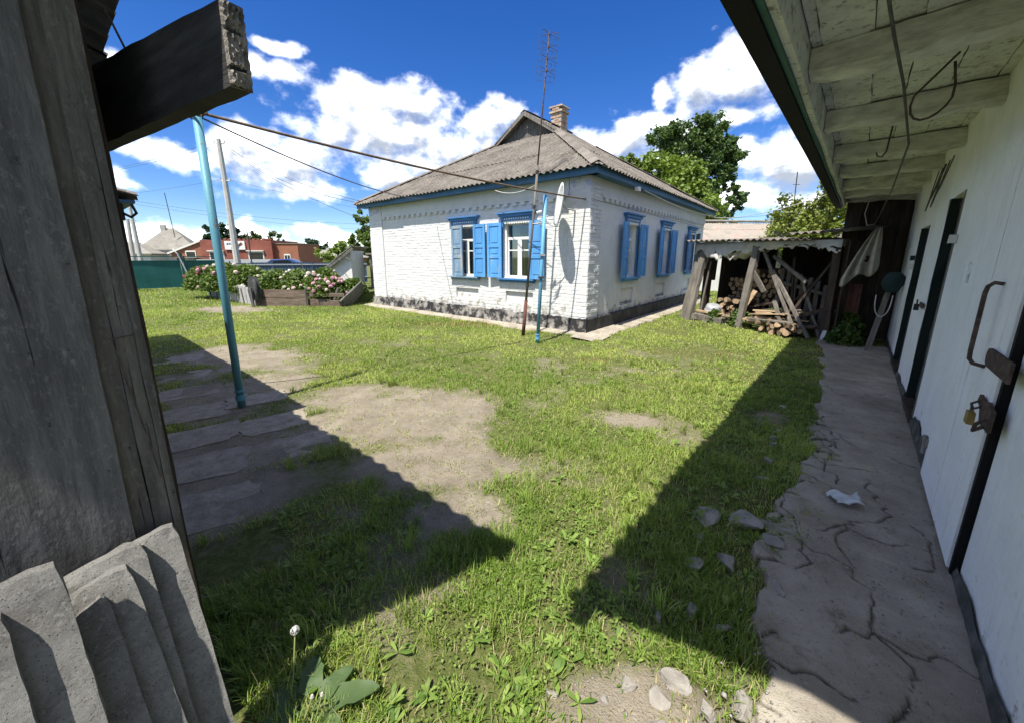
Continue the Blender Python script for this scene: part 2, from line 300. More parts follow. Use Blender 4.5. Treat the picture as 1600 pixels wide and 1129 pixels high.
# --- leaves: colour carried per leaf
def leafmat(name, trans=0.35, rough=0.55):
    t = NT(name); at = t.n('ShaderNodeAttribute', attribute_name='tint')
    t.l(at.outputs['Color'], t.b.inputs['Base Color']); t.b.inputs['Roughness'].default_value = rough
    t.b.inputs['Specular IOR Level'].default_value = 0.25
    tl = t.n('ShaderNodeBsdfTranslucent'); c2 = t.mix(1.0, at.outputs['Color'], (1.15, 1.25, 0.55), 'MULTIPLY'); t.l(c2, tl.inputs[0])
    mx = t.n('ShaderNodeMixShader'); mx.inputs[0].default_value = trans
    t.l(t.b.outputs[0], mx.inputs[1]); t.l(tl.outputs[0], mx.inputs[2]); t.l(mx.outputs[0], t.out.inputs[0]); M[name] = t.m
leafmat('grass_blade', 0.32); leafmat('leaf', 0.30); leafmat('petal', 0.25, 0.6)

# ---------------------------------------------------------------- helpers
BASE = {}
class MB:
    def __init__(s): s.v = []; s.f = []; s.mi = []
    def add(s, vs, fs, mi=0):
        k = len(s.v); s.v += [tuple(map(float, q)) for q in vs]
        s.f += [tuple(i + k for i in f) for f in fs]; s.mi += [mi] * len(fs); return s
    def hexa(s, c, mi=0):
        return s.add(c, [(0, 3, 2, 1), (4, 5, 6, 7), (0, 1, 5, 4), (1, 2, 6, 5), (2, 3, 7, 6), (3, 0, 4, 7)], mi)
    def boxf(s, F, x0, x1, y0, y1, z0, z1, j=0.0, mi=0):
        c = [F(x, y, z) for z in (z0, z1) for (x, y) in ((x0, y0), (x1, y0), (x1, y1), (x0, y1))]
        if j: c = [(a + random.uniform(-j, j), b + random.uniform(-j, j), d + random.uniform(-j, j)) for a, b, d in c]
        return s.hexa(c, mi)
    def bar(s, p0, p1, w, h, up=(0, 0, 1), j=0.0, n=1, twist=0.0, mi=0):
        """board from p0 to p1, w across, h along 'up', in n pieces with uneven edges"""
        p0, p1 = Vector(p0), Vector(p1); d = (p1 - p0).normalized(); up = Vector(up)
        sd = d.cross(up).normalized(); up = sd.cross(d).normalized()
        vs = []
        for i in range(n + 1):
            c = p0.lerp(p1, i / n); e = 1.0
            for a, b in ((-1, -1), (1, -1), (1, 1), (-1, 1)):
                q = c + sd * (a * w / 2 + random.uniform(-j, j)) + up * (b * h / 2 + random.uniform(-j, j)) + d * (random.uniform(-j, j) if i in (0, n) else 0)
                vs.append(q)
        fs = [(0, 1, 2, 3), tuple(4 * n + k for k in (3, 2, 1, 0))]
        for i in range(n):
            for k in range(4): a = 4 * i + k; b = 4 * i + (k + 1) % 4; fs.append((b, a, a + 4, b + 4))
        return s.add(vs, fs, mi)
    def tube(s, pts, r, n=8, mi=0, cap=True):
        pts = [Vector(p) for p in pts]; rs = r if isinstance(r, (list, tuple)) else [r] * len(pts)
        vs = []; fs = []; prev = None
        for i, p in enumerate(pts):
            d = (pts[min(i + 1, len(pts) - 1)] - pts[max(i - 1, 0)]).normalized()
            if prev is None:
                a = Vector((0, 0, 1)) if abs(d.z) < 0.9 else Vector((1, 0, 0)); x = d.cross(a).normalized()
            else:
                x = (prev - d * prev.dot(d)).normalized()
            prev = x; y = d.cross(x)
            for k in range(n):
                t = 2 * math.pi * k / n; vs.append(p + (x * math.cos(t) + y * math.sin(t)) * rs[i])
        for i in range(len(pts) - 1):
            for k in range(n):
                a = i * n + k; b = i * n + (k + 1) % n; fs.append((a, b, b + n, a + n))
        if cap: fs += [tuple(range(n))[::-1], tuple((len(pts) - 1) * n + k for k in range(n))]
        return s.add(vs, fs, mi)
    def prism(s, F, poly, d0, d1, mi=0):
        """poly in (x, z), extruded along y of frame F"""
        n = len(poly); vs = [F(x, d0, z) for x, z in poly] + [F(x, d1, z) for x, z in poly]
        fs = [tuple(range(n)), tuple(range(2 * n - 1, n - 1, -1))] + [(i, i + n, (i + 1) % n + n, (i + 1) % n) for i in range(n)]
        return s.add(vs, fs, mi)
    def sheet(s, fn, nu, nv, mi=0):
        vs = [fn(i / nu, k / nv) for k in range(nv + 1) for i in range(nu + 1)]
        fs = [(k * (nu + 1) + i, k * (nu + 1) + i + 1, (k + 1) * (nu + 1) + i + 1, (k + 1) * (nu + 1) + i) for k in range(nv) for i in range(nu)]
        return s.add(vs, fs, mi)
    def build(s, name, mat, parent=None, base=None, smooth=False, recalc=True):
        if parent is not None: base = BASE[parent.name]
        base = Vector(base if base is not None else (0, 0, 0))
        me = bpy.data.meshes.new(name)
        me.from_pydata([(a - base.x, b - base.y, c - base.z) for a, b, c in s.v], [], s.f)
        for m_ in (mat if isinstance(mat, (list, tuple)) else [mat]): me.materials.append(M[m_])
        if any(s.mi): me.polygons.foreach_set('material_index', s.mi)
        if recalc and len(s.f) < 40000:
            bm = bmesh.new(); bm.from_mesh(me); bmesh.ops.recalc_face_normals(bm, faces=bm.faces); bm.to_mesh(me); bm.free()
        if smooth: me.polygons.foreach_set('use_smooth', [True] * len(me.polygons))
        o = bpy.data.objects.new(name, me); COL.objects.link(o)
        if parent is not None: o.parent = parent
        else: o.location = base
        BASE[o.name] = base
        return o
def tag(o, label=None, cat=None, group=None, kind=None):
    if label: o['label'] = label
    if cat: o['category'] = cat
    if group: o['group'] = group
    if kind: o['kind'] = kind
    return o
def thing(name, label, cat, base, group=None):
    o = bpy.data.objects.new(name, None); COL.objects.link(o); o.location = base
    o.empty_display_size = 0.2; BASE[o.name] = Vector(base); return tag(o, label, cat, group)
def frame(O, X, Y):
    O = Vector((*O, 0)) if len(O) == 2 else Vector(O); X = Vector((*X, 0)).normalized(); Y = Vector((*Y, 0)).normalized()
    def F(x, y, z): q = O + X * x + Y * y; return (q.x, q.y, q.z + z)
    return F
def mesh_np(name, v, f4, mat, base=(0, 0, 0), parent=None, tint=None, smooth=False, tri=False):
    """big numpy meshes: v (n,3), f4 (m,3|4)"""
    me = bpy.data.meshes.new(name); n = len(v); m = len(f4); k = f4.shape[1]
    if parent is not None: base = BASE[parent.name]
    vv = (np.asarray(v, dtype=np.float64) - np.array(base, dtype=np.float64)).astype(np.float32)
    me.vertices.add(n); me.vertices.foreach_set('co', vv.ravel())
    me.loops.add(m * k); me.loops.foreach_set('vertex_index', f4.astype(np.int32).ravel())
    me.polygons.add(m); me.polygons.foreach_set('loop_start', (np.arange(m) * k).astype(np.int32))
    me.update(calc_edges=True); me.materials.append(M[mat])
    if tint is not None:
        a = me.attributes.new('tint', 'FLOAT_COLOR', 'POINT')
        a.data.foreach_set('color', np.concatenate([tint, np.ones((n, 1))], 1).astype(np.float32).ravel())
    if smooth: me.polygons.foreach_set('use_smooth', [True] * m)
    o = bpy.data.objects.new(name, me); COL.objects.link(o)
    if parent is not None: o.parent = parent
    else: o.location = base
    BASE[o.name] = Vector(base); return o
def _h(ix, iy, s): 
    x = np.sin(ix * 127.1 + iy * 311.7 + s * 74.7) * 43758.5453; return x - np.floor(x)
def vn(x, y, s=0):
    ix, iy = np.floor(x), np.floor(y); fx, fy = x - ix, y - iy
    fx = fx * fx * (3 - 2 * fx); fy = fy * fy * (3 - 2 * fy)
    return (_h(ix, iy, s) * (1 - fx) + _h(ix + 1, iy, s) * fx) * (1 - fy) + (_h(ix, iy + 1, s) * (1 - fx) + _h(ix + 1, iy + 1, s) * fx) * fy
def fbm(x, y, s=0, o=4):
    r = 0; a = 0.5
    for i in range(o): r = r + a * vn(x * 2 ** i, y * 2 ** i, s + i); a *= 0.5
    return r / (1 - 0.5 ** o)

# ---------------------------------------------------------------- plan of the yard (metres)
A0 = (1.53, 7.82)                                           # near corner of the house
DL = (-0.773, 0.635); DR = (0.635, 0.773)
HL = frame(A0, DL, (-DR[0], -DR[1]))                        # lit face: (along, outward, up)
HR = frame(A0, DR, (-DL[0], -DL[1]))                        # shaded face
BD = (0.672, 0.741); BN = (-0.741, 0.672); BW = (3.01, 2.45)
BF = frame(BW, BD, BN)                                      # barn: (along wall, out into the yard, up)
SM = (0.633, 0.774); SN = (0.774, -0.633); SC = (-0.97, 1.06)
SF = frame(SC, SM, SN)                                      # old shed: (along wall, out to the passage, up)
WP = (0.43, -0.903); WQ = (0.903, 0.43); WO = (4.62, 10.0)
WF = frame(WO, WP, WQ)                                      # wood store: (along front, inward, up)
LEN_L, LEN_R = 7.95, 8.9
def loc(F_O, X, Y, x, y):
    dx, dy = x - F_O[0], y - F_O[1]; return dx * X[0] + dy * X[1], dx * Y[0] + dy * Y[1]
BARE = [(-1.2, 3.7, 1.25, 0.95, 0), (-0.55, 2.75, 0.75, 0.62, 0), (-2.0, 4.15, 0.7, 0.6, 0), (-0.35, 2.15, 0.42, 0.35, 0), (-4.4, 6.0, 1.6, 0.75, -0.5), (-8.8, 11.8, 1.7, 0.9, -0.6), (-3.2, 4.7, 0.8, 0.5, -0.5),
        (1.2, 3.56, 0.30, 0.15, 0), (0.5, 1.02, 0.6, 0.2, 0), (-2.3, 2.7, 1.1, 0.8, -0.6), (-3.6, 4.2, 1.2, 0.7, -0.6)]
def bare_map(x, y):
    b = np.full(x.shape, -1.0)
    for cx, cy, rx, ry, a in BARE:
        ca, sa = math.cos(a), math.sin(a); dx, dy = x - cx, y - cy
        u, v = (dx * ca + dy * sa) / rx, (-dx * sa + dy * ca) / ry
        b = np.maximum(b, 1.0 - np.sqrt(u * u + v * v))
    b = np.clip(b, -1.2, 0.55) * 1.9 + (fbm(x * 2.6, y * 2.6, 3, 5) - 0.5) * 2.1 + 0.10
    s, w = loc(BW, BD, BN, x, y)
    b = np.maximum(b, (0.74 + 0.25 * (fbm(s * 2, s * 0 + 3, 9) - 0.5) - w) * 4 * ((s > -5) & (s < 5.4) & (w > -0.3)))
    b = np.maximum(b, (fbm(x * 1.9, y * 1.9, 21, 6) - 0.56) * 2.4 * np.clip((9.5 - y) / 4, 0.3, 1))
    return np.clip(b, 0, 1)
def height(x, y):
    return (fbm(x * 0.9, y * 0.9, 5, 4) - 0.5) * 0.05 + (fbm(x * 6, y * 6, 8, 3) - 0.5) * 0.012

# ---------------------------------------------------------------- ground
def ax(lo, hi, step, far):
    g = [lo]; d = step
    while g[-1] > -far: d *= 1.25; g.append(g[-1] - d)
    h = [hi]; d = step
    while h[-1] < far: d *= 1.25; h.append(h[-1] + d)
    return np.array(g[:0:-1] + list(np.arange(lo, hi, step)) + h)
gx = ax(-10.0, 8.5, 0.045, 900); gy = ax(-1.5, 15.0, 0.045, 1200)
X, Y = np.meshgrid(gx, gy); near = (np.abs(X) < 25) & (Y < 30) & (Y > -6)
Z = np.where(near, height(X, Y), 0.0)
s_, w_ = loc(BW, BD, BN, X, Y)
Z = Z - 0.03 * ((s_ > -4.5) & (s_ < 5.5) & (w_ < 0.8) & (w_ > -1))
nx, ny = len(gx), len(gy); idx = np.arange(nx * ny).reshape(ny, nx)
quads = np.stack([idx[:-1, :-1], idx[:-1, 1:], idx[1:, 1:], idx[1:, :-1]], -1).reshape(-1, 4)
ground = mesh_np('ground', np.stack([X, Y, Z], -1).reshape(-1, 3), quads, 'soil', smooth=True)
ba = ground.data.attributes.new('bare', 'FLOAT', 'POINT'); ba.data.foreach_set('value', bare_map(X, Y).ravel().astype(np.float32))
tag(ground, kind='structure')

# concrete path along the barn, cracked and broken at its outer edge
ps = np.arange(-4.2, 5.5, 0.0085); pw = np.arange(0.0, 1.02, 0.0085)
S, Wd = np.meshgrid(ps, pw)
edge = 0.70 + 0.22 * np.clip((ps - 2.0) / 2.5, 0, 1) + 0.22 * (fbm(ps * 1.7, ps * 0 + 1.3, 31, 4) - 0.5) * 2 + 0.05 * (vn(ps * 9, ps * 0, 2) - 0.5)
cr = np.full(S.shape, 9.0)
rc = np.random.default_rng(11)
SJ = S + 0.030 * (fbm(S * 14, Wd * 14, 76, 3) - 0.5); WJ = Wd + 0.030 * (fbm(S * 14 + 5, Wd * 14, 77, 3) - 0.5)
def crack(s0, w0, ang, n, step=0.075, wob=0.42):
    global cr
    p = [(s0, w0)]
    for i in range(n):
        ang = a0_ + rc.choice([-1, 1]) * abs(rc.normal(0.35, 0.35)); st = step * rc.uniform(0.4, 1.5); p.append((p[-1][0] + math.cos(ang) * st, p[-1][1] + math.sin(ang) * st))
    for (x0, y0), (x1, y1) in zip(p, p[1:]):
        t = np.clip(((SJ - x0) * (x1 - x0) + (WJ - y0) * (y1 - y0)) / ((x1 - x0) ** 2 + (y1 - y0) ** 2), 0, 1)
        cr = np.minimum(cr, np.hypot(SJ - x0 - t * (x1 - x0), WJ - y0 - t * (y1 - y0)) / rc.uniform(0.35, 1.5))
a0_ = 0.0; crack(-3.6, 0.36, 0, 58)
for (s0, w0, a, n) in [(-2.9, 0.4, 1.3, 9), (-2.2, 0.38, 1.7, 10), (-1.9, 0.42, -1.2, 8), (-1.4, 0.4, 1.5, 9), (-1.0, 0.05, 1.8, 10), (-0.7, 0.4, 1.1, 9), (-0.5, 0.5, 0.2, 14), (-0.1, 0.3, 1.5, 11), (0.2, 0.05, 1.2, 9), (0.5, 0.45, 0.4, 12), (1.1, 0.1, 1.4, 14), (1.9, 0.3, 1.0, 12), (2.8, 0.05, 1.6, 10), (3.6, 0.2, 1.4, 12), (-2.6, 0.6, 0.1, 14), (-1.6, 0.62, 0.3, 12), (-1.2, 0.15, 0.2, 9), (0.0, 0.62, 0.1, 10)]:
    a0_ = a; crack(s0, w0, a, n)
SD = np.stack([rc.uniform(-3.4, 1.6, 62), rc.uniform(0.30, 0.95, 62)], 1)
jx, jy = 0.05 * (fbm(S * 7, Wd * 7, 71, 3) - 0.5), 0.05 * (fbm(S * 7 + 9, Wd * 7, 72, 3) - 0.5)
d1_ = np.full(S.shape, 9.0); d2_ = d1_.copy(); near_i = np.zeros(S.shape, int)
for q_, (a_, b_) in enumerate(SD):
    h_ = np.hypot(S + jx - a_, Wd + jy - b_); cl_ = h_ < d1_; d2_ = np.where(cl_, d1_, np.minimum(d2_, h_)); d1_ = np.where(cl_, h_, d1_); near_i = np.where(cl_, q_, near_i); zone = np.clip((Wd - 0.52 - 0.5 * (fbm(S * 1.5, S * 0, 73, 3) - 0.5)) * 8, 0, 1) * (S > -3.0) * (S < 1.2)
cr = np.minimum(cr, np.where(zone > 0.5, (d2_ - d1_) * 0.55, 9))
plate = rc.uniform(-0.014, 0.008, 62)[near_i] * zone
depth = np.clip(1.3 - cr / 0.0052, 0, 1) * np.clip(0.35 + 1.3 * fbm(S * 3, Wd * 3, 75, 2), 0, 1)
PZ = 0.022 + 0.018 * (fbm(S * 2.2, Wd * 2.2, 41, 4) - 0.5) + 0.010 * (fbm(S * 14, Wd * 14, 44, 3) - 0.5) - 0.015 * depth + plate
PZ = np.where(Wd > edge[None, :], -0.06, PZ)
Wd2 = np.where(Wd > edge[None, :], edge[None, :] + 0.012, Wd)
pv = np.stack([BW[0] + BD[0] * S + BN[0] * Wd2, BW[1] + BD[1] * S + BN[1] * Wd2, PZ], -1).reshape(-1, 3)
n1, n0 = S.shape; idx = np.arange(n1 * n0).reshape(n1, n0)
quads = np.stack([idx[:-1, :-1], idx[:-1, 1:], idx[1:, 1:], idx[1:, :-1]], -1)
keep = (Wd[:-1, :-1] < edge[None, :-1] + 0.03); quads = quads[keep]
path = mesh_np('path', pv, quads, 'path_concrete', base=(BW[0], BW[1], 0), smooth=True)
a = path.data.attributes.new('crack', 'FLOAT', 'POINT'); a.data.foreach_set('value', np.clip(depth * 1.3, 0, 1).ravel().astype(np.float32))
tag(path, kind='structure')

# stepping slabs in the shade of the old shed
pav = bpy.data.objects.new('slab_walk', None); COL.objects.link(pav); pav.location = (-2.2, 2.6, 0); BASE['slab_walk'] = Vector((-2.2, 2.6, 0)); tag(pav, kind='structure')
SLABS = [(-1.52, 1.72, 0.56, 0.46), (-1.98, 2.16, 0.60, 0.52), (-1.48, 2.50, 0.60, 0.50), (-2.42, 2.68, 0.62, 0.50), (-1.90, 3.02, 0.62, 0.46), (-2.85, 3.18, 0.62, 0.5), (-2.36, 3.50, 0.60, 0.46), (-3.35, 3.72, 0.66, 0.5), (-2.95, 4.12, 0.6, 0.42), (-3.95, 4.35, 0.7, 0.5), (-4.6, 5.0, 0.72, 0.5), (-5.4, 5.8, 0.8, 0.55)]
for (x, y, w, d) in SLABS:
    a = 0.60 + random.uniform(-0.10, 0.10); ux, uy = (math.cos(a), math.sin(a)), (-math.sin(a), math.cos(a))
    F = frame((x, y), ux, uy); mb = MB(); n = 7
    rim = []
    for k in range(4 * n):
        e, i = divmod(k, n); tt = i / n * 2 - 1
        q = [(tt, -1), (1, tt), (-tt, 1), (-1, -tt)][e]; j = 1 + random.uniform(-0.09, 0.05)
        if i == 0: j *= random.uniform(0.80, 0.96)
        rim.append((q[0] * w / 2 * j, q[1] * d / 2 * j))
    zt = 0.004 + random.uniform(-0.008, 0.008)
    vs = [F(0, 0, zt)] + [F(a_ * 0.96, b_ * 0.96, zt) for a_, b_ in rim] + [F(a_, b_, -0.05) for a_, b_ in rim]; m_ = len(rim)
    fs = [(0, 1 + i, 1 + (i + 1) % m_) for i in range(m_)] + [(1 + i, 1 + m_ + i, 1 + m_ + (i + 1) % m_, 1 + (i + 1) % m_) for i in range(m_)]
    mb.add(vs, fs); mb.build('slab', 'paver', pav)

# ---------------------------------------------------------------- corrugated sheets
def corrugated(parent, O, U, V, N, ulen, vtop, mat, sw=1.10, sl=1.55, pitch=0.15, amp=0.024, vstart=0.0, thick=0.008, name='roof_sheet', jit=0.009, u0=0.0):
    O, U, V, N = Vector(O), Vector(U).normalized(), Vector(V).normalized(), Vector(N).normalized()
    ncol = max(1, round(ulen / sw)); w = ulen / ncol; out = []
    vm = max(vtop(u0 + ulen * i / 40) for i in range(41)); nrow = max(1, math.ceil((vm - vstart) / sl - 0.05))
    for c_ in range(ncol):
        for r_ in range(nrow):
            va, vb = vstart + r_ * sl, min(vstart + (r_ + 1) * sl + 0.10, vm)
            ns = max(6, round(w / pitch * 6)); cols = []
            dz = random.uniform(-jit, jit); dv = random.uniform(-0.015, 0.015) if r_ == 0 else 0
            for i in range(ns + 1):
                u = u0 + c_ * w + (w + 0.05) * i / ns
                if u > u0 + ulen: u = u0 + ulen
                t = min(vb, vtop(u)); 
                if t <= va + 0.01: cols.append(None); continue
                h = amp * math.sin(2 * math.pi * u / pitch) + dz + (0.014 if i > ns - 3 else 0)
                p0 = O + U * u + V * (va + dv) + N * (h + 0.022); p1 = O + U * u + V * t + N * (h + 0.022 - 0.016 * (t - va) / sl)
                cols.append((p0, p1))
            mb = MB()
            for i in range(ns):
                if cols[i] is None or cols[i + 1] is None: continue
                a, b = cols[i], cols[i + 1]; o_ = N * thick
                mb.add([a[0], b[0], b[1], a[1]], [(0, 1, 2, 3)]); mb.add([a[0] - o_, b[0] - o_, b[1] - o_, a[1] - o_], [(3, 2, 1, 0)])
                mb.add([a[0], b[0], b[0] - o_, a[0] - o_], [(0, 3, 2, 1)])
            if mb.f: out.append(mb.build(name, mat, parent, smooth=False, recalc=False))
    return out

# ---------------------------------------------------------------- the house
house = thing('house', 'whitewashed brick cottage with blue shutters and grey corrugated hip roof', 'house', (*A0, 0))
WT = 3.16                                                   # wall top
def face_wall(F, L, holes, o0, mb):
    """plane with rectangular holes at outward offset o0, reveals 0.16 deep"""
    ts = sorted({0, L} | {h[0] for h in holes} | {h[1] for h in holes}); zs = sorted({0, WT} | {h[2] for h in holes} | {h[3] for h in holes})
    for a, b in zip(ts, ts[1:]):
        for c, d in zip(zs, zs[1:]):
            if any(h[0] <= a and b <= h[1] and h[2] <= c and d <= h[3] for h in holes): continue
            mb.add([F(a, o0, c), F(b, o0, c), F(b, o0, d), F(a, o0, d)], [(0, 1, 2, 3)])
    for a, b, c, d, dep in holes:
        q = [(a, c), (b, c), (b, d), (a, d)]
        for (x0, z0), (x1, z1) in zip(q, q[1:] + q[:1]):
            mb.add([F(x0, o0, z0), F(x1, o0, z1), F(x1, o0 - dep, z1), F(x0, o0 - dep, z0)], [(0, 1, 2, 3)])
        if dep < 0.1: mb.add([F(a, o0 - dep, c), F(b, o0 - dep, c), F(b, o0 - dep, d), F(a, o0 - dep, d)], [(0, 1, 2, 3)])
WIN_L = [(1.42, 2.22), (3.16, 3.96)]; WIN_R = [(1.78, 2.50), (4.26, 4.98), (6.95, 7.67)]; WZ = (1.12, 2.38)
hl = [(a, b, *WZ, 0.25) for a, b in WIN_L] + [(1.36, 2.18, 0.53, 0.80, 0.06), (3.10, 3.94, 0.53, 0.80, 0.06)]
hr = [(a, b, *WZ, 0.25) for a, b in WIN_R] + [(a - 0.08, b - 0.02, 0.45, 0.86, 0.05) for a, b in WIN_R]
mb = MB(); face_wall(HL, LEN_L, hl, 0.0, mb); mb.build('wall', 'whitewash_brick', house, recalc=False)
mb = MB(); face_wall(HR, LEN_R, hr, 0.0, mb); mb.build('wall', 'whitewash', house, recalc=False)
mb = MB()                                                   # the two faces turned away
mb.add([HL(LEN_L, 0, 0), HL(LEN_L, -LEN_R, 0), HL(LEN_L, -LEN_R, WT), HL(LEN_L, 0, WT)], [(0, 1, 2, 3)]); mb.build('wall', 'whitewash', house)
mb = MB(); mb.add([HR(LEN_R, 0, 0), HR(LEN_R, -LEN_L, 0), HR(LEN_R, -LEN_L, WT), HR(LEN_R, 0, WT)], [(0, 1, 2, 3)]); mb.build('wall', 'whitewash', house)
mb = MB(); mb.add([HL(0.02, -0.02, 3.12), HL(LEN_L - 0.02, -0.02, 3.12), HL(LEN_L - 0.02, -LEN_R + 0.02, 3.12), HL(0.02, -LEN_R + 0.02, 3.12)], [(0, 1, 2, 3)]); mb.build('ceiling', 'wood_brown', house)
mb = MB(); mb.add([HL(0.02, -0.02, 0.5), HL(LEN_L - 0.02, -0.02, 0.5), HL(LEN_L - 0.02, -LEN_R + 0.02, 0.5), HL(0.02, -LEN_R + 0.02, 0.5)], [(0, 1, 2, 3)]); mb.build('floor', 'wood_brown', house)
# bricks standing a little proud of the joints under the limewash
def bricks(F, t0, t1, z0, z1, o, holes, mb, proud=(0.002, 0.008), ch=0.0775, bl=0.262, jit=0.0015):
    k = 0; z = z0
    while z + ch * 0.6 < z1:
        t = t0 - (bl / 2 if k % 2 else 0)
        while t < t1:
            a, b = max(t, t0) + 0.006, min(t + bl - 0.006, t1 - 0.004); za, zb = z + 0.004, min(z + ch - 0.006, z1)
            if b - a > 0.03:
                segs = [(a, b)]
                for h in holes:
                    if zb > h[2] - 0.005 and za < h[3] + 0.005:
                        ns = []
                        for (p_, q_) in segs:
                            if q_ <= h[0] or p_ >= h[1]: ns.append((p_, q_)); continue
                            if p_ < h[0] - 0.02: ns.append((p_, h[0] - 0.004))
                            if q_ > h[1] + 0.02: ns.append((h[1] + 0.004, q_))
                        segs = ns
                for (p_, q_) in segs:
                    pr = random.uniform(*proud); j = lambda: random.uniform(-jit, jit); i_ = 0.006
                    vs = [F(p_, o, za), F(q_, o, za), F(q_, o, zb), F(p_, o, zb), F(p_ + i_, o + pr + j(), za + i_), F(q_ - i_, o + pr + j(), za + i_), F(q_ - i_, o + pr + j(), zb - i_), F(p_ + i_, o + pr + j(), zb - i_)]
                    mb.add(vs, [(4, 5, 6, 7), (0, 1, 5, 4), (1, 2, 6, 5), (2, 3, 7, 6), (3, 0, 4, 7)])
            t += bl
        z += ch; k += 1
mb = MB(); bricks(HL, 0.47, 7.25, 0.36, 2.68, 0.0, hl, mb); o = mb.build('brick_courses', 'whitewash_brick', house, recalc=False); o['kind'] = 'stuff'
mb = MB()                                                   # corner piers
for F, a, b in ((HL, -0.035, 0.45), (HL, 7.27, LEN_L + 0.03)):
    mb2 = MB(); mb2.boxf(F, a, b, -0.1, 0.036, 0.30, WT); mb2.build('corner_pier', 'pier', house)
    bricks(F, a, b, 0.36, 3.12, 0.036, [], mb)
mb2 = MB(); mb2.boxf(HR, -0.030, 0.46, -0.1, 0.033, 0.30, WT - 0.002); mb2.build('corner_pier', 'pier', house)
bricks(HR, -0.03, 0.46, 0.36, 3.12, 0.033, [], mb, (0.004, 0.018))
o = mb.build('pier_bricks', 'pier', house, recalc=False); o['kind'] = 'stuff'
# dentil course and cornice band
for F, a, b in ((HL, 0.47, 7.25), (HR, 0.48, LEN_R)):
    mb2 = MB(); mb2.boxf(F, a, b, -0.05, 0.030, 2.80, WT - 0.004); mb2.build('cornice_band', 'whitewash_brick', house)
    mb = MB(); t = a + 0.1
    while t < b - 0.1: mb.boxf(F, t, t + 0.125, -0.01, 0.062, 2.735, 2.803, 0.002); t += 0.25
    mb.boxf(F, a, b, -0.02, 0.045, 2.803, 2.845)
    o = mb.build('dentil_course', 'whitewash_brick', house); o['kind'] = 'stuff'
# plinth
mb = MB()
def wavy_band(mb, F, a, b, o0, o1, z1, n, amp):
    prev = None
    for i in range(n + 1):
        t = a + (b - a) * i / n; z = z1 + random.uniform(-amp, amp); o = o1 + random.uniform(-0.012, 0.006)
        cur = [F(t, o0, z + 0.004), F(t, o, z - 0.01), F(t, o + random.uniform(-0.004, 0.01), z * 0.5), F(t, o + 0.012, -0.08)]
        if prev: mb.add(prev + cur, [(0, 4, 5, 1), (1, 5, 6, 2), (2, 6, 7, 3)])
        prev = cur
wavy_band(mb, HL, -0.075, LEN_L + 0.06, -0.02, 0.075, 0.335, 130, 0.012); mb.build('plinth', 'plinth', house, recalc=False)
mb = MB(); wavy_band(mb, HR, -0.075, LEN_R, -0.02, 0.075, 0.33, 110, 0.008); mb.build('plinth', 'plinth_black', house, recalc=False)

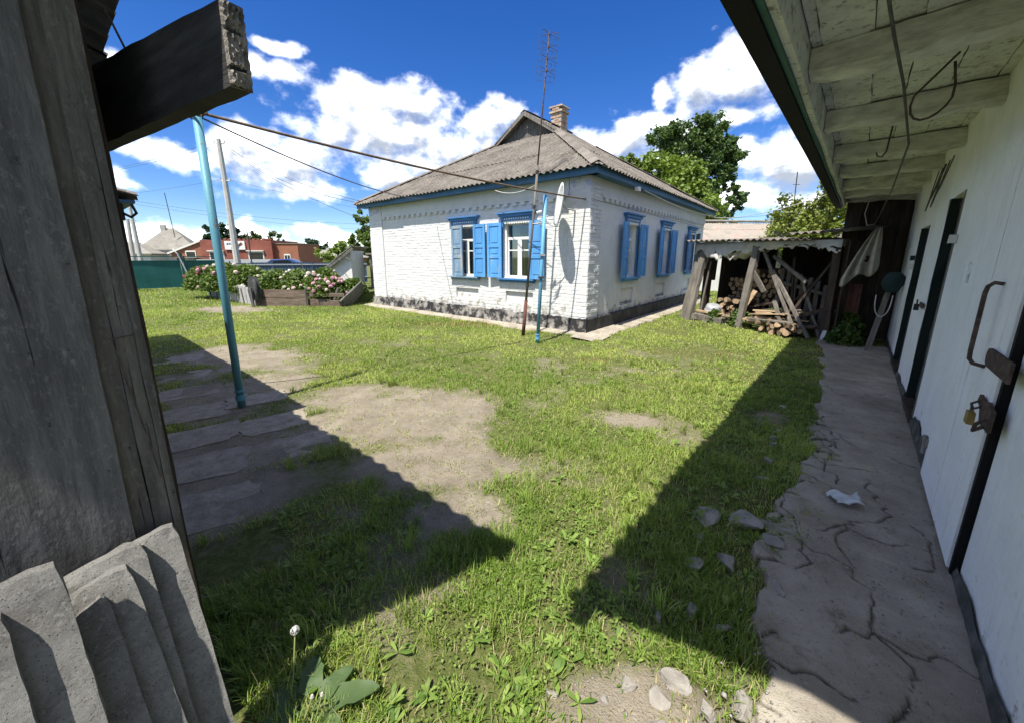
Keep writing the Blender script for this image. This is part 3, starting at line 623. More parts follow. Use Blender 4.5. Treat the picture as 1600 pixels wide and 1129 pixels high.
# windows
def window(F, a, b, angs, faded, two, curtain=True):
    z0, z1 = WZ; mb = MB(); f = 0.05
    for (x0, x1, za, zb) in ((a, a + f, z0, z1), (b - f, b, z0, z1), (a + f, b - f, z0, z0 + f), (a + f, b - f, z1 - f, z1)):
        mb.boxf(F, x0 + 0.002, x1 - 0.002, -0.15, -0.04, za + 0.002, zb - 0.002)
    win = mb.build('window', 'white_paint', house)
    zt = z0 + 0.72 * (z1 - z0); mid = (a + b) / 2; mb = MB()
    for d0, d1 in ((-0.125, -0.085), (-0.235, -0.205)):
        mb.boxf(F, a + f, b - f, d0, d1, zt - 0.03, zt + 0.03)
        mb.boxf(F, mid - 0.03, mid + 0.03, d0 + 0.003, d1 - 0.003, z0 + f, zt - 0.03)
        zz = zt - 0.27
        mb.boxf(F, a + f, mid - 0.03, d0 + 0.006, d1 - 0.006, zz - 0.015, zz + 0.015); mb.boxf(F, mid + 0.03, b - f, d0 + 0.006, d1 - 0.006, zz - 0.015, zz + 0.015)
        for x in (a + f, mid - 0.06, mid + 0.03, b - f - 0.03): mb.boxf(F, x, x + 0.03, d0 + 0.004, d1 - 0.004, z0 + f, zt - 0.03)
    mb.build('sash', 'white_paint', win)
    for (x0, x1, za, zb) in ((a + f, b - f, zt + 0.03, z1 - f), (a + f, mid - 0.03, z0 + f, zt - 0.03), (mid + 0.03, b - f, z0 + f, zt - 0.03)):
        mb = MB(); mb.add([F(x0, -0.107, za), F(x1, -0.107, za), F(x1, -0.107, zb), F(x0, -0.107, zb), F(x0, -0.103, za), F(x1, -0.103, za), F(x1, -0.103, zb), F(x0, -0.103, zb)], [(0, 1, 2, 3), (7, 6, 5, 4)]); mb.build('pane', 'glass', win)
    if curtain:
        for x0, x1 in ((a + 0.03, a + 0.30), (b - 0.26, b - 0.03)):
            mb = MB(); mb.sheet(lambda u, v: F(x0 + (x1 - x0) * u, -0.30 + 0.018 * math.sin(u * 22) * (0.6 + 0.4 * v), z0 - 0.1 + v * (z1 - z0 + 0.1)), 24, 2)
            mb.build('curtain', 'curtain', win, recalc=False)
    # hood with carved lace below it
    c0, c1 = a - 0.09, b + 0.09; mb = MB()
    mb.prism(F, [(c0 + 0.03, z1 + 0.035), (c1 - 0.03, z1 + 0.035), (c1 - 0.02, z1 + 0.125), (c0 + 0.02, z1 + 0.125)], -0.02, 0.05)
    mb.prism(F, [(c0 + 0.01, z1 + 0.127), (c1 - 0.01, z1 + 0.127), (c1 + 0.05, z1 + 0.19), (c0 - 0.05, z1 + 0.19)], -0.02, 0.085)
    mb.boxf(F, c0 - 0.07, c1 + 0.07, -0.02, 0.13, z1 + 0.192, z1 + 0.222)
    for x in (c0 + 0.02, c1 - 0.09): mb.boxf(F, x, x + 0.07, -0.02, 0.03, z0 + 0.02, z1 + 0.033)
    mb.build('hood', 'crown_blue', win)
    mb = MB(); n = 11; zl = z1 + 0.034
    for i in range(n):
        xc = c0 + 0.12 + (c1 - c0 - 0.24) * (i + 0.5) / n; rr = (c1 - c0 - 0.24) / n * 0.47
        mb.prism(F, [(xc + rr * math.cos(q), zl - 0.03 + rr * 1.1 * math.sin(q)) for q in np.linspace(-math.pi, 0, 7)], 0.022, 0.034)
        mb.prism(F, [(xc + 0.55 * rr * math.cos(q), zl + 0.045 + 0.55 * rr * math.sin(q)) for q in np.linspace(0, 2 * math.pi, 7)[:-1]], 0.0505, 0.058)
    mb.boxf(F, c0 + 0.1, c1 - 0.1, 0.02, 0.036, zl - 0.031, zl); mb.build('lace', 'white_paint', win)
    mb = MB(); mb.prism(F, [(c0 - 0.03, z0 - 0.10), (c1 + 0.03, z0 - 0.10), (c1 + 0.03, z0 - 0.045), (c0 - 0.03, z0 - 0.045)], -0.03, 0.055)
    mb.boxf(F, c0 - 0.05, c1 + 0.05, -0.04, 0.12, z0 - 0.043, z0 - 0.012); mb.build('sill', faded[2], win)
    # shutters on hinges: 0 = folded back on the wall, 180 = shut
    sw_ = (b - a) / 2 + 0.03
    for k, (hx, sg) in enumerate(((a - 0.005, -1), (b + 0.005, 1))):
        th = math.radians(angs[k]); ca, sa = math.cos(th) * sg, math.sin(th)
        def S_(x, y, z): return F(hx + ca * x - sg * sa * 0 * y, 0.075 + sa * x + abs(math.cos(th)) * y, z)
        mb = MB(); za, zb = z0 - 0.005, z1 + 0.005; H_ = zb - za
        rails = [0, 0.05, 0.30, 0.345, 0.475, 0.52, 0.945, 1.0]; rails = [0, 0.045, 0.36, 0.41, 0.56, 0.61, 0.945, 1.0]
        mb.boxf(S_, 0, 0.07, 0, 0.032, za, zb); mb.boxf(S_, sw_ - 0.07, sw_, 0, 0.032, za, zb)
        for q in range(0, 8, 2): mb.boxf(S_, 0.07, sw_ - 0.07, 0.001, 0.031, za + rails[q] * H_ + (0.001 if q == 0 else 0), za + rails[q + 1] * H_)
        for q in range(1, 7, 2):
            l_, h_ = za + rails[q] * H_, za + rails[q + 1] * H_
            mb.boxf(S_, 0.07, sw_ - 0.07, 0.006, 0.016, l_, h_); mb.boxf(S_, 0.115, sw_ - 0.115, 0.007, 0.025, l_ + 0.05, h_ - 0.05)
        mb.build('shutter', faded[k], win)
    return win
B3 = 'blue_paint'
window(HL, *WIN_L[0], (3, 4), (B3, B3, 'crown_blue'), True)
window(HL, *WIN_L[1], (4, 177), (B3, 'blue_faded', 'blue_faded'), True)
window(HR, *WIN_R[0], (6, 5), (B3, B3, B3), True)
window(HR, *WIN_R[1], (6, 5), (B3, B3, B3), True)
window(HR, *WIN_R[2], (10, 150), (B3, 'blue_faded', B3), True)

# roof: hips with a small gable at the top of each end
OV = 0.33; ZE = 3.25; lc = LEN_L / 2; ZR = 5.90; GZ = 5.22
sl_m = (ZR - ZE) / (lc + OV); g_r = 3.2; sl_h = (GZ - ZE) / (g_r + OV); LR = LEN_R + OV
def HX(l, r, z): return Vector(HL(l, -r, z))
zl, zr_, up = Vector((*DL, 0)), Vector((*DR, 0)), Vector((0, 0, 1))
def slope(name_mat, O, U, inward, m, ulen, vt):
    V = (inward + up * m).normalized(); N = Vector(U).cross(V); N = N if N.z > 0 else -N
    k = math.sqrt(1 + m * m)
    return corrugated(house, O, U, V, N, ulen, lambda u: vt(u) * k, name_mat, vstart=-0.06, amp=0.020)
ul = LEN_L + 2 * OV; ur = LEN_R + 2 * OV
ratio = sl_h / sl_m                                        # plan slope of the hip line
hipend = lambda u: min(g_r + OV + 0.05, min(u, ul - u) / ratio)
slope('roof_slate', HX(-OV, -OV, ZE), zl, zr_, sl_h, ul, hipend)
slope('roof_slate', HX(-OV, LR, ZE), zl, -zr_, sl_h, ul, hipend)
def mainv(u):
    t = min(u, ur - u)
    lim = t * ratio
    return (lc + OV) if t > g_r + OV - 0.22 else min(lim, lc + OV)
slope('roof_slate', HX(-OV, -OV, ZE), zr_, zl, sl_m, ur, mainv)
slope('roof_slate', HX(LEN_L + OV, -OV, ZE), zr_, -zl, sl_m, ur, mainv)
for r_, sg in ((g_r, 1), (LEN_R - g_r, -1)):                # little board gables
    hw = (ZR - GZ) / sl_m
    mb = MB(); n = 9
    for i in range(n):
        x0, x1 = -hw + 2 * hw * i / n, -hw + 2 * hw * (i + 1) / n - 0.008
        za, zb = ZR - 0.06 - abs(x0) * sl_m, ZR - 0.06 - abs(x1) * sl_m
        mb2 = MB(); c = [HX(lc + x0, r_ + dd, z) for dd in (0, 0.022 * sg) for (x0_, z) in ((0, 0),)] 
        lo = GZ - 0.12
        q = [(x0, lo), (x1, lo), (x1, max(zb, lo + 0.01)), (x0, max(za, lo + 0.01))]
        off = random.uniform(0, 0.01)
        mb2.hexa([tuple(HX(lc + x, r_ + off * sg, z)) for x, z in q] + [tuple(HX(lc + x, r_ + (off + 0.022) * sg, z)) for x, z in q]); mb2.build('gable_board', 'wood_dark', house)
    for s2 in (-1, 1):
        mb2 = MB(); p0 = HX(lc + s2 * (hw + 0.12), r_ - 0.2 * sg, GZ - 0.12 * sl_m - 0.02); p1 = HX(lc, r_ - 0.2 * sg, ZR - 0.02)
        mb2.bar(p0, p1, 0.03, 0.12); mb2.build('barge_board', 'wood_grey', house)
def caps(p, q, n):                                          # ridge and hip caps
    for i in range(n):
        a, b = p.lerp(q, i / n), p.lerp(q, (i + 1.06) / n); d = (b - a).normalized(); s = d.cross(up).normalized()
        mb = MB(); a = a + up * 0.05; b = b + up * 0.065; dn = up * -0.075
        mb.add([a, b, b + s * 0.15 + dn, a + s * 0.15 + dn, b - s * 0.15 + dn, a - s * 0.15 + dn], [(0, 1, 2, 3), (1, 0, 5, 4)]); mb.build('ridge_cap', 'shed_slate', house)
caps(HX(lc, g_r - 0.2, ZR + 0.03), HX(lc, LEN_R - g_r + 0.2, ZR + 0.03), 4)
for (l_, s2) in ((-OV, 1), (LEN_L + OV, -1)):
    e = lambda r0, sg: HX(l_ + s2 * (g_r + OV) * ratio, r0 + sg * (g_r + OV), GZ + 0.03)
    caps(HX(l_, -OV, ZE + 0.03), e(-OV, 1), 5); caps(HX(l_, LR, ZE + 0.03), e(LR, -1), 5)
# eaves: blue fascia and soffit
def ring(name, mat, o_out, o_in, z0, z1):
    for F, L, L2 in ((HL, LEN_L, 0), (HR, LEN_R, 0)):
        mb = MB(); mb.prism(lambda x, y, z: F(x, y, z), [(-o_out, z0), (L + o_out, z0), (L + o_out, z1), (-o_out, z1)], o_in, o_out - (0.0 if F is HL else 0.002)); mb.build(name, mat, house)
for F, L in ((HL, LEN_L), (HR, LEN_R)):
    e = 0.0 if F is HL else 0.028
    mb = MB(); mb.boxf(F, -OV + 0.04 + e, L + OV - 0.04, OV - 0.068, OV - 0.04, ZE - 0.13, ZE - 0.005); mb.build('fascia', 'trim_blue', house)
    mb = MB(); mb.boxf(F, -OV + 0.07 + e, L + OV - 0.07, -0.02, OV - 0.07, ZE - 0.105, ZE - 0.085); mb.build('soffit', 'trim_blue', house)
# chimney
mb = MB(); cz = 5.2; k = 0; cl, crr = lc + 0.02, 5.0
ch_core = MB(); ch_core.boxf(lambda x, y, z: tuple(HX(cl + x, crr + y, z)), -0.195, 0.195, -0.195, 0.195, 5.2, 6.46); chim = ch_core.build('chimney', 'mortar', house)
z = 5.6
while z < 6.52:
    e = 0.04 if z > 6.33 else 0.0; h_ = 0.21 + e
    for side in range(4):
        n = 2
        for i in range(n):
            a = -h_ + i * h_ + (0.0 if k % 2 else 0); b = a + h_ - 0.012
            cc = math.cos(side * math.pi / 2); ss = math.sin(side * math.pi / 2)
            FF = lambda x, y, zz: tuple(HX(cl + x * cc - y * ss, crr + x * ss + y * cc, zz))
            mb = MB(); mb.boxf(FF, a + (0.12 if k % 2 and i == 0 else 0) , b - (0.1 if k % 2 and i == 1 else 0), h_ - 0.12, h_ + random.uniform(-0.006, 0.006), z + 0.004, z + 0.066, 0.003); mb.build('brick', 'brick_red', chim)
    z += 0.076; k += 1
mb = MB(); mb.boxf(lambda x, y, z: tuple(HX(cl + x, crr + y, z)), -0.26, 0.26, -0.26, 0.26, 6.53, 6.55, 0.01); mb.build('chimney_cap', 'mortar', chim)
# concrete apron round the foot of the walls
ap = MB(); 
for F, L, w in ((HL, LEN_L, 0.34), (HR, LEN_R, 0.48)):
    n = 50; prev = None
    for i in range(n + 1):
        t = -0.6 + (L + 0.9) * i / n; wv_ = w + random.uniform(-0.05, 0.06)
        e = 0.002 if F is HR else 0
        cur = [F(t, 0.0, 0.055 + e), F(t, wv_, 0.030 + e + random.uniform(-0.004, 0.004)), F(t, wv_ + 0.03, -0.05)]
        if prev: ap.add(prev + cur, [(0, 3, 4, 1), (1, 4, 5, 2)])
        prev = cur
o = ap.build('apron', 'path_concrete', None, (*A0, 0)); tag(o, kind='structure')

# ---------------------------------------------------------------- the barn on the right
barn = thing('barn', 'long whitewashed barn with wide limewashed eave beside the cracked path', 'barn', (*BW, 0))
S0, S1, BZ = -3.7, 6.7, 2.80
D1 = (1.32, 2.14, 0.0, 2.17); D2 = (3.42, 4.36, 0.0, 2.0); D3 = (-1.15, 0.07, 0.02, 2.22)
mb = MB(); holes = [D1, D2, D3]
ss_ = sorted(set(list(np.arange(S0, S1, 0.16)) + [S1] + [h[i] for h in holes for i in (0, 1)])); zs_ = sorted(set(list(np.arange(-0.1, BZ, 0.16)) + [BZ + 0.1] + [h[3] for h in holes] + [0.02]))
def bo(s, z): return 0.018 * (float(fbm(np.array(s * 1.3), np.array(z * 1.3 + 7), 51, 3)) - 0.5) * (1 if not any(abs(s - e) < 0.02 for h in holes for e in h[:2]) else 0) + 0.05 * max(0, z - 2.55) * 2
for a, b in zip(ss_, ss_[1:]):
    for c, d in zip(zs_, zs_[1:]):
        mx_, mz_ = (a + b) / 2, (c + d) / 2
        if any(h[0] < mx_ < h[1] and mz_ < h[3] for h in holes): continue
        mb.add([BF(a, bo(a, c), c), BF(b, bo(b, c), c), BF(b, bo(b, d), d), BF(a, bo(a, d), d)], [(0, 1, 2, 3)])
for h in holes:
    for s in h[:2]: mb.add([BF(s, 0, -0.1), BF(s, -0.3, -0.1), BF(s, -0.3, h[3]), BF(s, 0, h[3])], [(0, 1, 2, 3)])
    mb.add([BF(h[0], 0, h[3]), BF(h[1], 0, h[3]), BF(h[1], -0.3, h[3]), BF(h[0], -0.3, h[3])], [(0, 1, 2, 3)])
mb.build('wall', 'barn_white', barn, recalc=False, smooth=False)
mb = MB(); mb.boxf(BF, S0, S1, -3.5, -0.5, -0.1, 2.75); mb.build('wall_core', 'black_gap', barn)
mb = MB(); mb.boxf(BF, S0 - 0.04, S0, -3.5, 0.0, -0.1, 2.78); mb.build('gable_wall', 'barn_white', barn)
# dark damp strip at the foot of the wall
mb = MB(); prev = None
def damp_flush():
    global mb, prev
    if mb.f: mb.build('damp_course', 'damp', barn, recalc=False)
    mb = MB(); prev = None
for i in range(521):
    s = S0 + (S1 - S0) * i / 520; z = 0.06 + 0.06 * float(fbm(np.array(s * 5.0), np.array(2.0), 61, 4)) + (0.12 if 0.12 < s < 1.2 else 0) * float(fbm(np.array(s * 6), np.array(1.0), 3, 3))
    if any(h[0] - 0.02 < s < h[1] + 0.02 for h in holes[:2]): damp_flush(); continue
    cur = [BF(s, 0.010, z), BF(s, 0.016 + 0.008 * float(vn(np.array(s * 20), np.array(0.3), 8)), z * 0.6), BF(s, 0.028, -0.06)]
    if prev: mb.add(prev + cur, [(0, 3, 4, 1), (1, 4, 5, 2)])
    prev = cur
damp_flush()
# doors
def planks_door(h, inset, nb, mat, name, op=0.0):
    w = (h[1] - h[0]) / nb
    mb = MB(); mb.boxf(BF, h[0] + 0.004, h[1] - 0.004, -inset - 0.03, -inset - 0.012, h[2] + 0.03, h[3] - 0.01); d = mb.build(name, mat, barn)
    for i in range(nb):
        mb = MB(); mb.boxf(BF, h[0] + i * w + 0.004, h[0] + (i + 1) * w - 0.003, -inset - 0.012, -inset + 0.008 + random.uniform(-0.003, 0.003), h[2] + 0.025, h[3] - 0.012); mb.build('plank', mat, d)
    return d
d1 = planks_door(D1, 0.16, 5, 'green_door', 'door'); d2 = planks_door(D2, 0.10, 6, 'green_door', 'door')
for (s, h) in ((D1[0], D1), (D1[1] - 0.06, D1), (D2[0], D2), (D2[1] - 0.05, D2)):
    mb = MB(); mb.bar(BF(s + 0.03, -0.03, -0.03), BF(s + 0.03, -0.03, h[3]), 0.06, 0.07, up=(*BN, 0), j=0.004, n=8); mb.build('door_post', 'wood_grey' if s == D1[0] else 'green_door', barn)
mb = MB(); mb.bar(BF(D1[0] - 0.02, -0.02, 0.03), BF(D1[1] + 0.02, -0.02, 0.03), 0.10, 0.10, j=0.005, n=5); mb.build('threshold', 'wood_brown', barn)
mb = MB(); mb.bar(BF(D2[0] - 0.02, -0.02, 0.02), BF(D2[1] + 0.02, -0.02, 0.02), 0.10, 0.08, j=0.005, n=5); mb.build('threshold', 'wood_brown', barn)
d3 = planks_door((D3[0] + 0.04, D3[1], D3[2], D3[3]), -0.030, 2, 'barn_white', 'door'); d3['label'] = 'white painted plank door with rusty bar handle'
mb = MB(); mb.boxf(BF, D3[0] + 0.012, D3[0] + 0.042, -0.05, 0.030, 0.03, D3[3]); mb.build('door_edge', 'shade_strip', d3)  # leaf edge, its shade and dirt put into the black colour
mb = MB(); mb.bar(BF(D3[0] - 0.1, 0.012, 2.26), BF(D3[1] + 0.06, 0.012, 2.25), 0.022, 0.07, j=0.003, n=10); mb.build('door_head', 'barn_white', d3)
mb = MB(); mb.bar(BF(0.085, 0.016, 0.30), BF(0.085, 0.014, 2.2), 0.045, 0.03, up=(*BN, 0), j=0.005, n=16); mb.build('edge_strip', 'barn_white', d3)
for z in (1.52, 0.28):
    mb = MB(); mb.boxf(BF, 0.045, 0.135, 0.012, 0.05, z - 0.03, z + 0.03, 0.003); mb.boxf(BF, 0.12, 0.17, 0.02, 0.045, z - 0.07, z - 0.03, 0.004); mb.tube([BF(0.09, 0.05, z - 0.09), BF(0.09, 0.055, z + 0.05)], 0.013, 8); mb.build('hinge', 'barn_white' if z > 1 else 'rubble', d3)
BD3 = lambda s_, o_, z_: BF(s_, o_ + 0.034, z_)               # the leaf stands proud of the wall
hp = [BD3(-0.80, 0.010, 1.47), BD3(-0.79, 0.038, 1.475), BD3(-0.782, 0.055, 1.455), BD3(-0.782, 0.060, 1.42), BD3(-0.795, 0.060, 1.12), BD3(-0.80, 0.058, 1.08), BD3(-0.81, 0.045, 1.06), BD3(-0.84, 0.010, 1.055)]
mb = MB(); mb.tube(hp, 0.0095, 10); mb.build('handle', 'rust', d3, smooth=True)
mb = MB(); pl = [(-1.3, 1.075), (-1.3, 1.165)] + [(-0.93 + 0.045 * math.sin(q), 1.12 + 0.045 * math.cos(q)) for q in np.linspace(0, math.pi, 8)]
mb.prism(BD3, pl, 0.012, 0.022); mb.build('strap', 'rust', d3)
hs = MB(); hs.prism(BD3, [(-1.24, 0.83), (-1.24, 0.93), (-1.15, 0.95), (-1.06, 0.93), (-0.99, 0.945), (-0.97, 0.91), (-1.04, 0.885), (-1.08, 0.83)], 0.013, 0.026)
hs.tube([BD3(-1.19, 0.03, 0.84), BD3(-1.21, 0.06, 0.82), BD3(-1.23, 0.06, 0.86), BD3(-1.20, 0.03, 0.88)], 0.008, 6); hs.tube([BD3(-1.06, 0.025, 0.90), BD3(-1.05, 0.05, 0.88), BD3(-1.02, 0.05, 0.90), BD3(-1.02, 0.025, 0.92)], 0.006, 6); hs.build('hasp', 'rust', d3)
mb = MB(); mb.boxf(BD3, -1.04, -0.985, 0.03, 0.055, 0.795, 0.855, 0.002); mb.tube([BD3(-1.03, 0.043, 0.855), BD3(-1.03, 0.043, 0.875), BD3(-1.012, 0.043, 0.885), BD3(-0.995, 0.043, 0.875), BD3(-0.995, 0.043, 0.855)], 0.004, 6)
tag(mb.build('padlock', 'brass', None, BD3(-1.01, 0.04, 0.79)), 'small brass padlock hanging on the rusty hasp of the white door', 'padlock')
mb = MB(); mb.boxf(BF, 2.5, 2.56, 0.02, 0.06, 1.0, 1.07); mb.tube([BF(2.51, 0.04, 1.07), BF(2.52, 0.04, 1.12), BF(2.55, 0.04, 1.12), BF(2.55, 0.04, 1.07)], 0.006, 6)
tag(mb.build('padlock', 'dark_metal', None, BF(2.53, 0.04, 1.0)), 'dark padlock hanging between the two green barn doors', 'padlock')
mb = MB(); mb.boxf(BF, 2.2, 2.50, 0.012, 0.024, 1.05, 1.10); mb.build('hasp', 'rust', barn)
for s, z in ((4.42, 1.55), (4.45, 1.42), (1.22, 1.72)):
    mb = MB(); mb.boxf(BF, s, s + 0.06, 0.0, 0.05, z, z + 0.07, 0.004); mb.build('switch_box', 'bag_dark' if z == 1.55 else 'render_white', barn)
# sagging cables high on the wall
for k in range(4):
    s = 2.3 + 0.25 * k; pts = [BF(s + 0.5 * t, 0.03 + 0.05 * math.sin(t * 3), 2.62 - 0.35 * math.sin(math.pi * t) - 0.2 * t * (k % 2)) for t in np.linspace(0, 1, 10)]
    mb = MB(); mb.tube(pts, 0.006, 5); mb.build('cable', 'wire', barn)
# eave: beams, ceiling boards, fascia, roof
CB = 2.79
BEAMS = [-3.3, -2.05, -0.72, 0.58, 1.95, 3.25, 4.45, 5.55, 6.55]
for i, s in enumerate(BEAMS):
    mb = MB(); h_ = 0.165 + random.uniform(-0.025, 0.025); w_b = 0.165 + random.uniform(-0.03, 0.03)
    n = 14; vs = []; 
    for k in range(n + 1):
        w = -0.12 + 1.095 * k / n; tap = 1.0 - 0.10 * (k / n) ** 2; bow = 0.02 * math.sin(k * 0.45 + i); zb = CB - 0.002 - h_ * tap + 0.012 * math.sin(k * 0.7 + i * 2)
        ch = 0.02
        for (x, z) in ((-w_b / 2 + ch, zb), (w_b / 2 - ch, zb), (w_b / 2, zb + ch), (w_b / 2, CB - 0.002), (-w_b / 2, CB - 0.002), (-w_b / 2, zb + ch)):
            vs.append(BF(s + (x + bow) + random.uniform(-0.011, 0.011), w, z + random.uniform(-0.010, 0.010) * (z < CB - 0.01)))
    fs = [tuple(range(6)), tuple(6 * n + q for q in range(5, -1, -1))] + [(6 * k + q, 6 * k + (q + 1) % 6, 6 * k + 6 + (q + 1) % 6, 6 * k + 6 + q) for k in range(n) for q in range(6)]
    mb.add(vs, fs); bm_ = mb.build('beam', 'beam_wash', barn)
    mb = MB(); mb.bar(BF(s + w_b / 2 + 0.035, 0.96, CB - 0.05), BF(s + w_b / 2 + 0.028, 0.55, CB - 0.045), 0.06, 0.075, j=0.006, n=4); mb.build('packing_piece', 'beam_wash', barn)
bw_ = 0.205; w = -0.1; k = 0
while w < 0.94:                                              # boards running along the barn
    w1 = min(w + bw_ * random.uniform(0.85, 1.15), 0.975); s = S0
    while s < S1:
        e = min(s + random.uniform(2.4, 3.6), S1); mb = MB(); n = 36; vs = []; dz = random.uniform(0, 0.016); gp = random.uniform(0.001, 0.005)
        for q in range(n + 1):
            x = s + 0.006 + (e - s - 0.012) * q / n; j = lambda: random.uniform(-0.004, 0.004)
            vs += [BF(x, w + gp + j(), CB + dz), BF(x, w1 - gp + j(), CB + dz + j() * 0.5), BF(x, w1 - gp, CB + 0.035), BF(x, w + gp, CB + 0.035)]
        fs = [(0, 1, 2, 3), tuple(4 * n + q for q in (3, 2, 1, 0))] + [(4 * q + c, 4 * q + (c + 1) % 4, 4 * q + 4 + (c + 1) % 4, 4 * q + 4 + c) for q in range(n) for c in range(4)]
        mb.add(vs, fs); mb.build('ceiling_board', 'ceiling_wash', barn); s = e
    w = w1
mb = MB(); mb.boxf(BF, S0, S1, -0.2, 0.90, CB + 0.038, CB + 0.046); mb.build('deck', 'black_gap', barn)
mb = MB(); n = 24; prev = None
for i in range(n + 1):
    s = S0 - 0.1 + (S1 - S0 + 0.1) * i / n; d = 0.008 * math.sin(i * 1.3)
    cur = [BF(s, 0.98, 2.60 + d), BF(s, 1.015, 2.60 + d), BF(s, 1.015, 2.81), BF(s, 0.98, 2.81)]
    if prev: mb.add(prev + cur, [(0, 1, 5, 4), (1, 2, 6, 5), (2, 3, 7, 6), (3, 0, 4, 7)])
    prev = cur
mb.build('fascia', 'ceiling_wash', barn)
mb = MB(); mb.boxf(BF, S0 - 0.1, S1, 1.017, 1.040, 2.585, 2.75); mb.build('drip_board', 'fascia_green', barn)
sl_ = math.tan(math.radians(31)); RV = Vector(BF(0, -1, sl_)) - Vector(BF(0, 0, 0)); RU = Vector((*BD, 0)); RN = RU.cross(RV); RN = RN if RN.z > 0 else -RN
corrugated(barn, BF(S0 - 0.24, 1.165, 2.752), RU, RV, RN, S1 - S0 + 0.32, lambda u: 3.2, 'roof_slate', jit=0.012)
mb = MB(); mb.boxf(BF, S0 - 0.22, S1, 1.042, 1.132, 2.57, 2.74); mb.build('shade_strip', 'shade_strip', barn)  # tarred band, shade under the sheet overhang put into its black colour
# wires and hooks under the eave
def dangling(name, pts, r, mat, label, cat, n=6):
    mb = MB(); mb.tube(pts, r, n); return tag(mb.build(name, mat, None, pts[0], smooth=True), label, cat)
dangling('hanging_rope', [BF(-2.0, 0.70, 2.64), BF(-1.3, 0.62, 2.56), BF(-0.7, 0.55, 2.52), BF(0.6, 0.44, 2.46), BF(2.5, 0.44, 2.36), BF(4.0, 0.46, 2.28), BF(5.42, 0.50, 2.16)], 0.007, 'wire', 'long thin rope slung under the barn eave to the hanging canvas', 'rope')
dangling('wire_loop', [BF(-0.66, 0.36, 2.63)] + [BF(-0.66 + 0.02 * q, 0.42 + 0.085 * math.cos(q * math.pi / 8 - 0.4), 2.46 - 0.11 * math.sin(q * math.pi / 8)) for q in range(9)] + [BF(-0.5, 0.34, 2.52), BF(-0.5, 0.36, 2.64)], 0.006, 'rust', 'bent wire loop hanging from the nearest beams under the barn eave', 'wire hook')
dangling('wire_hook', [BF(0.66, 0.55, 2.64), BF(0.66, 0.56, 2.44), BF(0.66, 0.58, 2.40), BF(0.66, 0.61, 2.41), BF(0.66, 0.62, 2.44)], 0.006, 'rust', 'small straight wire hook hanging from the second beam of the barn eave', 'wire hook')
dangling('hanging_string', [BF(5.52, 0.62, 2.65), BF(5.52, 0.66, 2.35), BF(5.45, 0.60, 2.14), BF(5.42, 0.50, 2.16)], 0.006, 'wire_pale', 'pale string tying the torn canvas up to the last beam', 'string')
# far end of the barn: board partition, hung canvas and clutter
for i in range(6):
    mb = MB(); w0 = 0.03 + i * 0.145; mb.bar(BF(6.52 + random.uniform(-0.01, 0.01), w0 + 0.07, -0.05), BF(6.52, w0 + 0.07, 2.62), 0.135, 0.03, up=(*BD, 0), j=0.004, n=4); mb.build('partition_board', 'wood_brown', barn)
mb = MB(); mb.boxf(BF, 6.56, 6.62, -0.3, 0.95, -0.05, 2.79); mb.build('partition_backing', 'wood_brown', barn)  # backing added so the gaps between the partition boards stay dark
mb = MB(); mb.bar(BF(6.3, 0.80, -0.05), BF(6.3, 0.78, 2.62), 0.13, 0.13, j=0.008, n=8); mb.build('corner_post', 'wood_brown', barn)
mb = MB()
def canv(u, v):
    z = 2.10 - v * (0.72 + 0.28 * u + 0.06 * math.sin(u * 9)); wdt = 0.06 + 0.42 * min(1, v * 1.15) ** 0.8
    return BF(5.42 + 0.07 * math.sin(u * 17 + v * 2) * (0.35 + v) + 0.05 * u, 0.42 + wdt * (u - 0.25) + 0.05 * v, z)
mb.sheet(canv, 34, 22)
mb.f = [f for i, f in enumerate(mb.f) if not (13 <= i // 34 <= 15 and 12 <= i % 34 <= 14 + (i // 34) % 2)]; mb.mi = [0] * len(mb.f)
o = mb.build('hanging_canvas', 'canvas', None, BF(5.42, 0.5, 1.1), smooth=True, recalc=False); tag(o, 'torn pale canvas hung in folds at the far end of the barn', 'canvas')
md = o.modifiers.new('thick', 'SOLIDIFY'); md.thickness = 0.004
mb = MB()
rings = []
for k in range(9):
    q = k / 8; z = 1.36 - 0.34 * q; r = 0.145 * (0.25 + 0.75 * math.sin(math.pi * (0.05 + 0.85 * q ** 0.8)))
    rings.append((z, r))
vs = [BF(5.2 + 0.10 * math.cos(t) * r / 0.15 , 0.14 + r * math.sin(t) * (1 + 0.08 * math.sin(3 * t + z * 20)), z) for z, r in rings for t in np.linspace(0, 2 * math.pi, 29)[:-1]]
fs = [(k * 28 + i, k * 28 + (i + 1) % 28, (k + 1) * 28 + (i + 1) % 28, (k + 1) * 28 + i) for k in range(8) for i in range(28)] + [tuple(range(28)), tuple(8 * 28 + i for i in range(27, -1, -1))]
mb.add(vs, fs); tag(mb.build('hanging_bag', 'bag_dark', None, BF(5.2, 0.14, 1.04), smooth=True), 'dark green bag hung on the wall at the far end of the barn', 'bag')
mb = MB(); mb.bar(BF(4.98, 0.30, 0.0), BF(5.30, 0.17, 1.02), 0.075, 0.025, up=(*BD, 0), j=0.003, n=5); tag(mb.build('leaning_board', 'wood_grey', None, BF(4.98, 0.3, 0)), 'grey board standing on the path end below the dark bag', 'board')
dangling('rope_loop', [BF(5.0, 0.22 + 0.10 * math.cos(q), 0.98 - 0.36 * abs(math.sin(q)) ** 0.7) for q in np.linspace(0, math.pi, 14)], 0.008, 'wire_pale', 'pale rope loop hanging beside the grey board at the barn end', 'rope')
